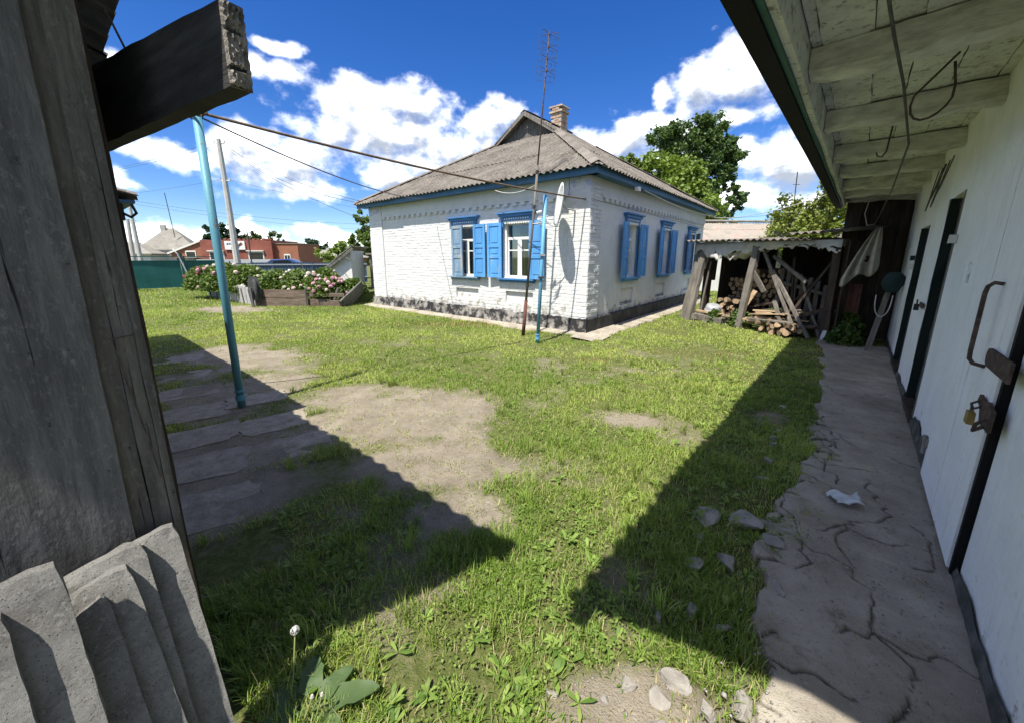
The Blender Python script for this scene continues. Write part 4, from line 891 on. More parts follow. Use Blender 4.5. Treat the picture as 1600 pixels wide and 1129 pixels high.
mb = MB(); mb.sheet(lambda u, v: BF(5.85 + 0.02 * math.sin(u * 26), 0.50 + 0.42 * u, 1.12 * v - 0.02), 26, 3); o = mb.build('leaning_sheet', 'rust_red', None, BF(5.85, 0.7, 0), smooth=True, recalc=False)
o.modifiers.new('thick', 'SOLIDIFY').thickness = 0.006; tag(o, 'rusty red metal sheet standing under the torn canvas', 'metal sheet')

# ---------------------------------------------------------------- old board shed on the left
shed = thing('board_shed', 'weathered dark board shed with protruding beam at left foreground', 'shed', (*SC, 0))
def vboard(a0, a1, b0, b1, z0, z1, mat, n=16, j=0.003, name='board', lean=0.0):
    mb = MB(); vs = []
    for k in range(n + 1):
        z = z0 + (z1 - z0) * k / n; l_ = lean * k / n
        for (a, b) in ((a0, b0), (a1, b0), (a1, b1), (a0, b1)): vs.append(SF(a + l_ + random.uniform(-j, j), b + random.uniform(-j, j) * 0.6, z + random.uniform(-j, j) * (k in (0, n)) * 4))
    fs = [(0, 1, 2, 3), tuple(4 * n + q for q in (3, 2, 1, 0))] + [(4 * q + c, 4 * q + (c + 1) % 4, 4 * q + 4 + (c + 1) % 4, 4 * q + 4 + c) for q in range(n) for c in range(4)]
    mb.add(vs, fs); return mb.build(name, mat, shed)
a = -2.6
vboard(-0.52, -0.171, -0.02, 0.014, 0.02, 2.3, 'wood_dark', lean=0.024, j=0.002)
for i in range(9): vboard(-0.745 - i * 0.225, -0.527 - i * 0.225, -0.02, 0.008 + random.uniform(-0.004, 0.006), 0.02, 2.4, 'wood_dark')
vboard(-0.166, -0.126, -0.03, -0.004, 0.0, 2.28, 'wood_batten', lean=0.012, j=0.0015)
vboard(-0.121, -0.083, -0.02, 0.004, 0.0, 2.26, 'wood_batten', lean=0.004, j=0.0015)
vboard(-0.080, -0.062, -0.05, 0.012, 0.0, 2.26, 'wood_batten', lean=0.0, j=0.0015, name='corner_board')
vboard(-0.060, -0.054, -0.16, -0.010, 0.0, 2.25, 'wood_brown', lean=0.0, j=0.002, name='corner_strip')
mb = MB(); mb.boxf(SF, -2.6, -0.06, -4.2, -0.06, 0.0, 2.22); mb.build('wall_core', 'wood_dark', shed)
e1, e0 = Vector((-1.62, 1.575, 2.115)), Vector((-0.575, 0.900, 2.03)); bd_ = (e0 - e1).normalized(); sd_ = bd_.cross(Vector((0, 0, 1))).normalized()
mb = MB(); n_ = 14; vs = []
for k in range(n_ + 1):
    t_ = k / n_; c_ = e1.lerp(e0, t_); hh_ = 0.255 * (1 - t_) + 0.158 * t_
    for a_, b_ in ((-1, -1), (1, -1), (1, 1), (-1, 1)): vs.append(c_ + sd_ * a_ * 0.020 + Vector((0, 0, b_ * hh_ / 2)) + Vector((random.uniform(-1, 1), random.uniform(-1, 1), random.uniform(-1, 1))) * 0.002)
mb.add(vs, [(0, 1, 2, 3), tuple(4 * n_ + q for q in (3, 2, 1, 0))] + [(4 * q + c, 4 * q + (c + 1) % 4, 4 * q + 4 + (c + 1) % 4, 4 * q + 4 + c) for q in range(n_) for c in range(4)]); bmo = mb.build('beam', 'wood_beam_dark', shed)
mb = MB(); n_, m_ = 12, 26; vs = []
for k in range(m_ + 1):
    for i in range(n_ + 1):
        x, z = (i / n_ - 0.5) * 0.044, (k / m_ - 0.5) * 0.162; ed = (i in (0, n_)) or (k in (0, m_))
        q = e0 + sd_ * x + Vector((0, 0, z)) + bd_ * (-0.004 if ed else 0.005 + random.uniform(-0.004, 0.005) - (0.012 if k in (6, 17) and i > 2 else 0)); vs.append(q)
mb.add(vs, [(k * (n_ + 1) + i, k * (n_ + 1) + i + 1, (k + 1) * (n_ + 1) + i + 1, (k + 1) * (n_ + 1) + i) for k in range(m_) for i in range(n_)]); mb.build('beam_end', 'end_grain', bmo, recalc=False)
mb = MB(); mb.tube([(-1.12, 1.25, 2.18), (-1.16, 1.25, 2.29)], 0.003, 5); mb.build('nail', 'rust', bmo)
mb = MB(); mb.tube([SF(-0.128, 0.008, 1.392), SF(-0.120, 0.022, 1.394), SF(-0.088, 0.022, 1.398), SF(-0.083, 0.012, 1.398)], 0.0022, 6); mb.tube([SF(-0.126, 0.010, 1.395), SF(-0.122, 0.018, 1.37), SF(-0.116, 0.014, 1.30), SF(-0.098, 0.012, 1.12), SF(-0.088, 0.010, 0.98)], 0.0018, 6); mb.build('latch_wire', 'rust', shed)
ev = Vector((*SN, 0)); RVs = Vector(SF(-1, -0.26, 0.45)) - Vector(SF(0, 0, 0)); RNs = ev.cross(RVs); RNs = RNs if RNs.z > 0 else -RNs
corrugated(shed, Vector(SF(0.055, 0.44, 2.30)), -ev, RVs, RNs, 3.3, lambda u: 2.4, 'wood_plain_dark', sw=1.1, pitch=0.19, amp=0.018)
mb = MB(); mb.boxf(SF, -2.0, -0.12, -3.0, 0.03, 2.225, 2.245); mb.build('roof_deck', 'wood_dark', shed)
mb = MB(); mb.prism(lambda x, y, z: SF(y, x, z), [(0.02, 2.25), (-3.0, 2.25), (-3.0, 2.27), (0.02, 2.27)], -0.06, -0.12); mb.build('eave_board', 'wood_dark', shed)
# lower lean-to behind it, only its eave corner shows past the boards
lean = thing('lean_to', 'low lean-to with dark roof edge showing behind the board shed', 'shed', (-3.3, 2.75, 0))
LFx = frame((-2.86, 3.02), (-0.774, 0.633), (-0.633, -0.774))
mb = MB(); mb.boxf(LFx, 0.18, 6.0, 0.22, 2.0, 0.0, 1.95); mb.build('wall', 'brick_red', lean)
mb = MB(); mb.prism(LFx, [(0.0, 2.0), (6.2, 2.0), (6.2, 2.02), (0.0, 2.02)], 0.0, 2.2); mb.build('soffit', 'trim_blue', lean)
corrugated(lean, Vector(LFx(-0.02, -0.03, 2.03)), Vector((-0.774, 0.633, 0)), Vector((-0.633, -0.774, 0.25)), Vector((-0.15, -0.2, 1)), 6.2, lambda u: 2.3, 'roof_slate')
mb = MB(); mb.boxf(LFx, 0.10, 0.20, 0.06, 0.40, 1.88, 1.995); mb.build('rafter_end', 'wood_brown', lean)
mb = MB(); mb.boxf(LFx, 0.13, 0.3, 0.10, 0.5, 1.82, 1.875); mb.build('wall_plate', 'trim_blue', lean)
mb = MB(); mb.tube([LFx(0.03, 0.02, 1.99), LFx(0.04, 0.0, 1.93), LFx(0.07, 0.03, 1.90), LFx(0.1, 0.07, 1.93)], 0.01, 6); mb.build('gutter_hook', 'dark_metal', lean)

# concrete slabs leaning on the shed wall
SL = [(-0.370, -0.335, 0.93, 0.205, 0.34, 'frontmost rough concrete slab at the lower left edge, green edged'), (-0.292, -0.240, 0.975, 0.165, 0.34, 'tall concrete slab second from the left with a pale broken top'), (-0.236, -0.170, 0.825, 0.135, 0.10, 'shortest narrow concrete slab in the middle of the leaning row'),
      (-0.190, -0.110, 0.86, 0.105, 0.22, 'round cornered concrete slab just behind the shortest one'), (-0.156, -0.105, 0.89, 0.070, 0.26, 'concrete slab with rough pale top edge second from the corner'), (-0.083, -0.035, 0.885, 0.038, 0.22, 'rearmost concrete slab at the shed corner with chipped lower corner')]
for i, (at_, ab, zt, bt, wd, lab) in enumerate(SL):
    n, m_ = 8, 22; th_ = 0.026; bb = bt + 0.27
    def fp(u, v, side):
        z = zt * v - 0.03; ar = ab + (at_ - ab) * v; x = ar - wd * (1 - u) - (0.02 * (1 - v))
        b = bb + (bt - bb) * v
        if u > 0.9 and v > 0.97: z -= 0.012; x -= 0.006
        if i == 5 and v < 0.3 and u > 0.75: x -= (0.3 - v) * 0.14
        e = 0.0014
        return SF(x + random.uniform(-e, e) * (u in (0, 1)), b + side * th_ + random.uniform(-0.0012, 0.0012), z + random.uniform(-e, e) * (v == 1) + (0.05 * (u - 1) + random.uniform(-0.003, 0.003) if v == 1 else 0))
    vs = [fp(u / n, v / m_, 1) for v in range(m_ + 1) for u in range(n + 1)] + [fp(u / n, v / m_, 0) for v in range(m_ + 1) for u in range(n + 1)]
    off = (n + 1) * (m_ + 1); g_ = lambda u, v, s: s * off + v * (n + 1) + u; fs = []
    for v in range(m_):
        for u in range(n): fs += [(g_(u, v, 0), g_(u + 1, v, 0), g_(u + 1, v + 1, 0), g_(u, v + 1, 0)), (g_(u, v, 1), g_(u, v + 1, 1), g_(u + 1, v + 1, 1), g_(u + 1, v, 1))]
        for u in (0, n): fs.append((g_(u, v, 0), g_(u, v + 1, 0), g_(u, v + 1, 1), g_(u, v, 1)))
    for u in range(n):
        for v in (0, m_): fs.append((g_(u, v, 0), g_(u + 1, v, 0), g_(u + 1, v, 1), g_(u, v, 1)))
    mb = MB(); mb.add(vs, fs); tag(mb.build('concrete_slab', 'slab_concrete', None, SF(ab - wd / 2, bb, 0)), lab, 'concrete slab', 'concrete slabs leaning on the board shed')

# ---------------------------------------------------------------- posts, pipe, mast, dish
def post(base, top, r, mat, label, cap=True):
    t_ = thing('blue_post', label, 'post', base)
    b, e = Vector(base), Vector(top); mb = MB(); mb.tube([b - Vector((0, 0, 0.1)), b.lerp(e, 0.5), e], [r * 1.02, r, r], 14); mb.build('pole', mat, t_, smooth=True)
    mb = MB(); mb.tube([b.lerp(e, 0.03), b.lerp(e, 0.05)], r * 1.28, 14); mb.tube([b.lerp(e, 0.062), b.lerp(e, 0.07)], r * 1.2, 14); mb.build('foot_collar', mat, t_)
    return t_
p1 = post((-2.96, 3.89, 0), (-2.955, 3.90, 2.90), 0.037, 'post_blue', 'tall blue steel post at the edge of the shed shadow')
p2 = post((0.48, 6.97, 0), (0.585, 6.985, 2.66), 0.033, 'post_blue_pale', 'thin pale blue pipe post in front of the cottage windows')
for z in (1.22, 1.62):
    mb = MB(); x = 0.48 + 0.105 * z / 2.66; mb.boxf(lambda a_, b_, c_: (x + a_, 6.975 + b_, c_), -0.05, 0.05, -0.055, 0.045, z, z + 0.035, 0.003); mb.build('clamp', 'dark_metal' if z < 1.5 else 'galvanised', p2)
def sag(p, q, s, n=16): return [Vector(p).lerp(Vector(q), t) - Vector((0, 0, s * 4 * t * (1 - t))) for t in np.linspace(0, 1, n)]
gp = thing('gas_pipe', 'long rusty yellow pipe running overhead from blue post to cottage', 'pipe', (-2.955, 3.9, 2.92))
pts = sag((-7.0, 2.2, 3.02), (-2.955, 3.90, 2.93), 0.03, 10) + sag((-2.955, 3.90, 2.93), (0.60, 6.96, 2.70), 0.05, 18)[1:] + sag((0.60, 6.96, 2.70), HL(0.06, 0.06, 2.71), 0.005, 6)[1:]
mb = MB(); mb.tube(pts, 0.0145, 8); mb.build('run', 'rust_pipe', gp, smooth=True)
pts = [Vector(HL(-0.07, 0.06, 2.71)), Vector(HR(0.1, 0.08, 2.70)), Vector(HR(LEN_R * 0.6, 0.07, 2.66)), Vector(HR(LEN_R, 0.07, 2.64))]
mb = MB(); mb.tube(pts, 0.006, 5); mb.build('wall_run', 'wire', gp, smooth=True)
mb = MB(); mb.tube([Vector((-2.955, 3.9, 2.93)) + Vector((0.085 * math.cos(q), 0.06 * math.sin(q), 0.03 * math.sin(2 * q) - 0.02)) for q in np.linspace(0, 5.6, 16)], 0.011, 6); mb.build('pipe_coil', 'rust_pipe', gp, smooth=True)
def wire(p, q, s, r, mat, label, n=18, cat='wire', name='wire'):
    mb = MB(); mb.tube(sag(p, q, s, n), r, 5, cap=False); return tag(mb.build(name, mat, None, p), label, cat)
wire((-2.92, 3.92, 2.88), HL(4.6, 0.34, 3.08), 0.16, 0.009, 'wire', 'dark cable sagging just below the yellow pipe to the cottage eave')
wire(HL(2.2, 0.32, 3.06), (0.46, 7.66, 2.95), 0.10, 0.008, 'wire_pale', 'pale cable from the eave to the antenna mast')
mast = thing('antenna_mast', 'slender rusty mast leaning in front of the cottage with television antenna', 'antenna mast', (0.23, 7.69, 0))
mbp = lambda z: Vector((0.23 + 0.43 * z / 5.5, 7.69 - 0.02 * z / 5.5, z))
mb = MB(); mb.tube([mbp(-0.1), mbp(0.74)], 0.036, 12); mb.build('sleeve', 'rust_red', mast, smooth=True)
mb = MB(); mb.tube([mbp(0.7), mbp(2.4), mbp(3.3)], [0.026, 0.025, 0.022], 10); mb.build('lower_pole', 'wood_grey', mast, smooth=True)
mb = MB(); mb.tube([mbp(3.1), mbp(5.5)], [0.014, 0.012], 8); mb.build('upper_pole', 'rust', mast, smooth=True)
for z in (1.0, 2.52, 3.15):
    mb = MB(); mb.tube([mbp(z), mbp(z + 0.06)], 0.032, 8); mb.tube([mbp(z + 0.03), mbp(z + 0.03) + Vector((0.07, 0.03, 0.02))], 0.007, 5); mb.build('clip', 'dark_metal', mast)
ant = MB(); gx0, gz0, gz1 = Vector((0.80, 0.35, 0)).normalized(), 4.72, 5.52
for i in range(9):
    z = gz0 + (gz1 - gz0) * i / 8; c_ = mbp(z); ant.tube([c_ - gx0 * 0.19 + Vector((0, 0.03, 0)), c_ + gx0 * 0.19 + Vector((0, 0.03, 0))], 0.0025, 4)
for x in (-0.19, -0.1, 0.0, 0.1, 0.19): ant.tube([mbp(gz0) + gx0 * x + Vector((0, 0.03, 0)), mbp(gz1) + gx0 * x + Vector((0, 0.03, 0))], 0.0028, 4)
ant.build('reflector_grid', 'wire', mast)
for i in range(4):
    c_ = mbp(4.85 + i * 0.19); mb = MB(); f_ = Vector((0.3, -0.9, 0))
    for s2 in (-1, 1):
        for s3 in (-1, 1): mb.tube([c_ + f_ * 0.08, c_ + f_ * 0.10 + gx0 * 0.16 * s2 + Vector((0, 0, 0.05 * s3))], 0.004, 4)
    mb.tube([c_, c_ + f_ * 0.08], 0.008, 5); mb.build('dipole', 'rust', mast)
# satellite dish on the wall by the corner
DC = Vector((0.925, 7.73, 2.60)); dn = Vector((-0.985, -0.065, 0.14)).normalized()
dish = thing('satellite_dish', 'white satellite dish seen edge on beside the cottage corner', 'satellite dish', tuple(DC))
dx_ = dn.cross(up).normalized(); dy_ = dx_.cross(dn).normalized(); mb = MB(); vs = []; n_, k_ = 40, 7; R_ = 0.40
for lay in (0, 1):
    for k in range(k_ + 1):
        rr = R_ * k / k_; dep = 0.075 * (k / k_) ** 2 - 0.05 - lay * 0.006
        for i in range(n_): a = 2 * math.pi * i / n_; vs.append(DC + dx_ * rr * 0.92 * math.cos(a) + dy_ * rr * math.sin(a) + dn * dep)
fs = []
for lay in (0, 1):
    o_ = lay * n_ * (k_ + 1); fs += [(o_ + k * n_ + i, o_ + k * n_ + (i + 1) % n_, o_ + (k + 1) * n_ + (i + 1) % n_, o_ + (k + 1) * n_ + i) for k in range(k_) for i in range(n_)]
o_ = n_ * (k_ + 1); fs += [(k_ * n_ + i, k_ * n_ + (i + 1) % n_, o_ + k_ * n_ + (i + 1) % n_, o_ + k_ * n_ + i) for i in range(n_)]
mb.add(vs, fs); mb.build('reflector', 'dish_white', dish, smooth=True, recalc=False)
WL = Vector(HL(0.30, 0.0, 2.52)); bk = DC - dn * 0.07
mb = MB(); mb.tube([WL, WL + Vector(HL(0, 0.30, 0)) - Vector(HL(0, 0, 0)), bk + Vector((0.06, 0.02, -0.06)), bk], 0.018, 8); mb.build('wall_bracket', 'galvanised', dish)
lnb = DC + dn * 0.42 - dy_ * 0.22; ft = DC - dy_ * R_ * 0.98
mb = MB(); mb.tube([bk - dy_ * 0.1, ft - dn * 0.02 - dy_ * 0.03, ft + dn * 0.1 - dy_ * 0.02, lnb], 0.010, 6); mb.build('feed_arm', 'galvanised', dish)
mb = MB(); mb.tube([lnb, lnb - dn * 0.09 + dy_ * 0.04], 0.028, 10); mb.build('receiver', 'dish_white', dish)
mb = MB(); bx_ = HL(1.35, 0.02, 2.36)
for i in range(6):
    q = Vector((0.42, 7.65, 2.28)) + Vector((random.uniform(-0.02, 0.16), 0, random.uniform(-0.06, 0.1))); mb.tube([q, q + Vector((0.10, -0.03, random.uniform(-0.05, 0.06))), q + Vector((0.19, 0.02, random.uniform(-0.1, 0.05)))], 0.008, 5)
mb.build('cable_bundle', 'wire_pale', mast)

# ---------------------------------------------------------------- the wood store
ws = thing('wood_store', 'ramshackle open wood store with wavy roof leaning beside the cottage', 'shed', (*WO, 0))
def wpost(p0, q0, p1, q1, zt, w, mat='wood_grey', name='post', z0=-0.05):
    mb = MB(); mb.bar(WF(p0, q0, z0), WF(p1, q1, zt), w, w * 0.8, up=(*WQ, 0), j=0.010, n=9); return mb.build(name, mat, ws)
wpost(-0.04, -0.02, 0.16, 0.26, 1.92, 0.16); wpost(0.22, -0.14, 0.28, 0.2, 1.95, 0.15); wpost(1.52, -0.04, 1.60, 0.16, 1.86, 0.13); wpost(3.10, 0.25, 3.08, 0.25, 1.95, 0.13, 'wood_brown')
for p_ in (0.3, 1.6, 3.0): wpost(p_, 2.7, p_, 2.7, 1.95, 0.12, 'wood_brown')
mb = MB(); mb.bar(WF(0.0, 0.20, 1.90), WF(3.2, 0.25, 1.86), 0.12, 0.12, j=0.008, n=8); mb.build('front_beam', 'wood_grey', ws)
mb = MB(); mb.bar(WF(0.15, -0.02, 0.12), WF(1.1, 0.02, 0.07), 0.18, 0.15, j=0.012, n=6); mb.build('sill_beam', 'wood_grey', ws)
for i in range(22):
    p_ = 0.05 + i * 0.15; mb = MB(); zt = 1.9 + random.uniform(-0.03, 0.03)
    if i == 3: zt = 1.3
    mb.bar(WF(p_ + 0.07, 2.8, 0), WF(p_ + 0.07 + random.uniform(-0.02, 0.02), 2.8, zt), 0.165, 0.025, up=(*WQ, 0), j=0.003, n=3); mb.build('back_board', 'wood_brown', ws)
for i in range(15):
    q_ = 0.4 + i * 0.16; mb = MB(); mb.bar(WF(0.18, q_, 0.0 if i not in (2,) else 1.0), WF(0.2, q_, 1.88), 0.15, 0.025, up=(*WP, 0), j=0.004, n=3)
    if i != 3: mb.build('side_board', 'wood_brown', ws)
for i in range(15):
    q_ = 0.3 + i * 0.165; mb = MB(); mb.bar(WF(3.25, q_, 0.0), WF(3.25, q_, 1.9), 0.155, 0.025, up=(*WP, 0), j=0.004, n=3); mb.build('side_board', 'wood_brown', ws)
wU = Vector((*WP, 0)); wV = Vector((*WQ, 0.03)); wN = Vector((0, 0, 1))
corrugated(ws, WF(-0.12, -0.10, 1.985), wU + Vector((0, 0, -0.022)), wV, wN, 2.9, lambda u: 3.2, 'shed_slate', sw=0.97, pitch=0.145, amp=0.022, jit=0.012)
corrugated(ws, WF(2.35, -0.14, 2.03), wU + Vector((0, 0, 0.02)), wV + Vector((0, 0, 0.05)), wN, 1.05, lambda u: 3.0, 'shed_slate', sw=1.05, pitch=0.145, amp=0.024)
# torn white sheet nailed along the front
mb = MB(); nu = 90
def torn(u, v):
    lo = 0.22 + 0.09 * math.sin(u * 5 + 1) + 0.22 * (float(fbm(np.array(u * 14), np.array(0.5), 83, 4)) - 0.5) + (0.05 if (u * 9.7) % 1 < 0.2 else 0) + (0.10 * max(0, math.sin((u - 0.1) * 9)) if u < 0.45 else 0) + 0.10 * (u > 0.85) * (u - 0.85) / 0.15
    return WF(0.05 + 3.15 * u, 0.10 - 0.03 * math.sin(u * 40) * v - 0.05 * v * math.sin(u * 9), 1.945 - 0.02 * u - lo * v)
mb.sheet(torn, nu, 7); rt = random.Random(3); mb.f = [f for i, f in enumerate(mb.f) if not (i // nu >= 4 and float(fbm(np.array((i % nu) * 0.21), np.array((i // nu) * 0.5), 91, 3)) > 0.60)]; mb.mi = [0] * len(mb.f); o = mb.build('torn_sheet', 'tarp_white', None, WF(1.6, 0.1, 1.6), smooth=True, recalc=False); o.modifiers.new('t', 'SOLIDIFY').thickness = 0.003
tag(o, 'torn whitish sheet nailed along the front of the wood store roof', 'tarpaulin')
mb = MB(); mb.sheet(lambda u, v: WF(0.35 + 1.2 * u, 0.25 + 0.45 * v + 0.04 * math.sin(u * 21), 1.80 - 0.22 * math.sin(math.pi * u) * (0.4 + 0.6 * math.sin(math.pi * v)) - 0.05 * v + 0.03 * math.sin(u * 33 + v * 5)), 40, 8)
o = mb.build('sagging_film', 'tarp_white', None, WF(0.9, 0.4, 1.6), smooth=True, recalc=False); o.modifiers.new('t', 'SOLIDIFY').thickness = 0.003
tag(o, 'crumpled white film sagging under the left bay of the wood store', 'tarpaulin')
# firewood
def log_mesh(name, r, L, seed):
    rnd = random.Random(seed); mb = MB(); n = 9; rr = [r * rnd.uniform(0.82, 1.12) for _ in range(n)]
    a = [(math.cos(2 * math.pi * k / n) * rr[k], math.sin(2 * math.pi * k / n) * rr[k]) for k in range(n)]
    vs = [(x, -L / 2, z) for x, z in a] + [(x * 0.97, L / 2, z * 0.97) for x, z in a]
    mb.add(vs, [(k, (k + 1) % n, (k + 1) % n + n, k + n) for k in range(n)], 0); mb.add([vs[k] for k in range(n)], [tuple(range(n))], 1); mb.add([vs[n + k] for k in range(n)], [tuple(range(n))[::-1]], 1)
    me = bpy.data.meshes.new(name); me.from_pydata(mb.v, [], mb.f); me.materials.append(M['log_bark']); me.materials.append(M['log_end']); me.polygons.foreach_set('material_index', mb.mi); return me
logs = [log_mesh('log', r, L, i) for i, (r, L) in enumerate([(0.05, 0.42), (0.062, 0.45), (0.045, 0.40), (0.072, 0.43), (0.055, 0.46)])]
yaw0 = math.atan2(WQ[1], WQ[0]) - math.pi / 2
def add_log(p_, q_, z_, label, group, tilt=0.0, yaw=0.0):
    o = bpy.data.objects.new('firewood_log', random.choice(logs)); COL.objects.link(o); o.location = WF(p_, q_, z_); o.rotation_euler = (tilt + random.uniform(-0.10, 0.10), random.uniform(0, 6), yaw0 + yaw + random.uniform(-0.28, 0.28))
    tag(o, label, 'log', group)
for r in range(6):
    for c_ in range(9):
        if r > 3 and (c_ < 2 or random.random() < 0.3): continue
        add_log(0.42 + c_ * 0.098 + (0.05 if r % 2 else 0), 0.75 + random.uniform(-0.14, 0.12), 0.10 + r * 0.088 + random.uniform(-0.018, 0.018), 'cut round log in the sunlit front firewood stack of the wood store', 'sunlit firewood logs', random.uniform(-0.06, 0.06))
for r in range(11):
    for c_ in range(10):
        if r > 8 and c_ < 5: continue
        add_log(0.42 + c_ * 0.125 + (0.06 if r % 2 else 0), 1.35 + random.uniform(-0.08, 0.08), 0.10 + r * 0.115, 'dark log in the tall shaded firewood stack at the back', 'shaded firewood logs')
for i in range(7):
    add_log(0.95 + 0.1 * i, 0.35 + random.uniform(-0.08, 0.1), 0.10 + random.uniform(0, 0.12), 'split firewood piece fallen in front of the log stack', 'fallen firewood pieces', random.uniform(-0.9, 0.4), random.uniform(-1, 1))
for i in range(16):
    mb = MB(); L = random.uniform(0.8, 1.35); c0 = (1.72 + random.uniform(-0.1, 0.12), 0.0 + random.uniform(-0.1, 0.5), 0.10 + 0.022 * i + random.uniform(0, 0.03)); an = random.uniform(-0.25, 0.35)
    mb.bar(WF(*c0), WF(c0[0] + L * math.cos(an) * 0.8, c0[1] + L * math.sin(an), c0[2] + random.uniform(0.0, 0.13)), random.uniform(0.06, 0.12), random.uniform(0.02, 0.035), j=0.003, n=3)
    tag(mb.build('scrap_board', 'wood_raw' if i % 3 else 'wood_grey', None, WF(*c0)), 'weathered scrap board in the heap under the middle of the wood store', 'board', 'scrap boards heaped in the wood store')
for i in range(30):
    add_log(2.05 + random.uniform(0, 0.75), 0.0 + random.uniform(-0.1, 0.25), 0.06 + random.uniform(0, 0.22), 'short split log in the low heap below the scrap boards', 'split logs heaped under the boards', random.uniform(-0.3, 0.3), random.uniform(-0.7, 0.7))
def stick(p0, p1, w, h, mat, label, cat='pole', name='leaning_pole', n=5):
    mb = MB(); mb.bar(p0, p1, w, h, up=(*WQ, 0), j=0.004, n=n); return tag(mb.build(name, mat, None, p0), label, cat)
stick(WF(2.70, 0.05, 0.02), WF(1.68, 0.30, 1.72), 0.055, 0.05, 'wood_grey', 'grey pole leaning from the middle post down to the right, upper one')
stick(WF(2.95, 0.0, 0.02), WF(1.95, 0.25, 1.32), 0.06, 0.05, 'wood_grey', 'grey pole leaning beside the upper one, lower of the pair')
stick(WF(2.55, -0.08, 0.02), WF(2.15, 0.1, 0.68), 0.06, 0.045, 'wood_grey', 'short dark stake leaning on the low split log heap')
stick(WF(2.62, 0.28, 1.10), WF(1.78, 0.5, 1.62), 0.07, 0.06, 'wood_grey', 'rail slanting across the dark right bay of the wood store')
stick(WF(1.58, 0.10, 1.32), WF(1.85, 0.2, 0.85), 0.10, 0.04, 'wood_grey', 'short board propped against the middle post', 'board', 'propped_board')
stick(WF(1.46, 0.05, 0.30), WF(1.66, 0.2, 0.86), 0.10, 0.03, 'wood_raw', 'pale offcut standing behind the middle post', 'board', 'propped_board')
stick(WF(0.36, 0.10, 0.05), WF(0.42, 0.25, 1.5), 0.035, 0.03, 'wood_grey', 'thin grey stick upright beside the double left post')
stick(WF(0.35, -0.02, 0.26), WF(1.05, 0.12, 0.22), 0.05, 0.04, 'wood_raw', 'pale orange batten lying across the front of the left bay', 'board', 'loose_batten')
# stick_xtra: more poles and slats jumbled in the right bay and against the posts
for i, (pa, qa, za, pb, qb, zb) in enumerate([(2.2, 0.2, 0.0, 2.9, 0.5, 1.5), (2.35, 0.45, 0.0, 2.1, 0.7, 1.6), (3.0, 0.3, 0.0, 2.4, 0.45, 1.25), (2.8, 0.6, 0.0, 3.05, 0.8, 1.45), (1.9, 0.5, 0.1, 2.6, 0.6, 1.1), (0.05, 0.05, 0.0, 0.35, 0.22, 1.55), (1.30, 0.30, 0.4, 2.0, 0.35, 0.62), (2.5, 0.15, 0.35, 3.1, 0.2, 0.62)]):
    stick(WF(pa, qa, za), WF(pb, qb, zb), random.uniform(0.035, 0.08), 0.035, random.choice(['wood_grey', 'wood_brown', 'wood_grey']), 'weathered slat among the poles jumbled in the wood store', 'pole', 'leaning_pole')['group'] = 'slats jumbled in the wood store'
pf = thing('picket_panel', 'broken picket fence panel leaning inside the right bay of the wood store', 'fence panel', WF(2.6, 0.9, 0))
for i in range(9):
    mb = MB(); p_ = 1.85 + i * 0.15; mb.bar(WF(p_, 0.75, 0.02), WF(p_ - 0.12, 1.0, 1.35 - 0.06 * i + random.uniform(-0.05, 0.05)), 0.085, 0.022, up=(*WQ, 0), j=0.003, n=3); mb.build('picket', 'wood_grey', pf)
mb = MB(); mb.bar(WF(1.75, 0.90, 1.05), WF(3.1, 0.84, 0.75), 0.05, 0.07, j=0.004, n=4); mb.build('rail', 'wood_grey', pf)
stick((6.05, 7.22, 0.0), (6.42, 7.42, 0.78), 0.07, 0.02, 'galvanised', 'white painted metal rail leaning at the right end of the wood store', 'rail', 'metal_rail')
# washing pan on the rubbish
pan = thing('washing_pan', 'dented grey metal pan lying in the left bay of the wood store', 'pan', WF(0.58, 0.30, 0.26))
mb = MB(); pr = [(0.10, 0.0), (0.16, 0.01), (0.185, 0.08), (0.19, 0.15), (0.205, 0.155), (0.18, 0.15), (0.17, 0.08), (0.14, 0.02)]
c_ = Vector(WF(0.58, 0.30, 0.27)); tl = Matrix.Rotation(0.25, 4, 'X'); n = 22
vs = [c_ + tl @ Vector((r * math.cos(2 * math.pi * k / n), r * math.sin(2 * math.pi * k / n), 0.15 - z)) for r, z in pr for k in range(n)]
fs = [(a * n + k, a * n + (k + 1) % n, (a + 1) * n + (k + 1) % n, (a + 1) * n + k) for a in range(len(pr) - 1) for k in range(n)] + [tuple(range(n))]
mb.add(vs, fs); mb.build('bowl', 'galvanised', pan, smooth=True)
mb = MB(); mb.tube([c_ + Vector((0.19 * math.cos(q), 0.02 * math.sin(q) - 0.2, 0.05 + 0.04 * math.sin(q))) for q in np.linspace(0.8, 2.3, 6)], 0.008, 6); mb.build('handle', 'galvanised', pan)
for i in range(9):
    mb = MB(); c0 = (0.45 + random.uniform(0, 0.75), 0.02 + random.uniform(0, 0.35), 0.08 + random.uniform(0, 0.12)); an = random.uniform(-0.8, 0.8); L = random.uniform(0.25, 0.6)
    mb.bar(WF(*c0), WF(c0[0] + L * math.cos(an), c0[1] + 0.4 * L * math.sin(an), c0[2] + random.uniform(-0.03, 0.1)), random.uniform(0.04, 0.1), 0.025, j=0.003, n=2)
    tag(mb.build('wood_offcut', random.choice(['wood_raw', 'wood_grey', 'tarp_white']), None, WF(*c0)), 'loose offcut littering the ground around the grey pan', 'offcut', 'offcuts around the pan')

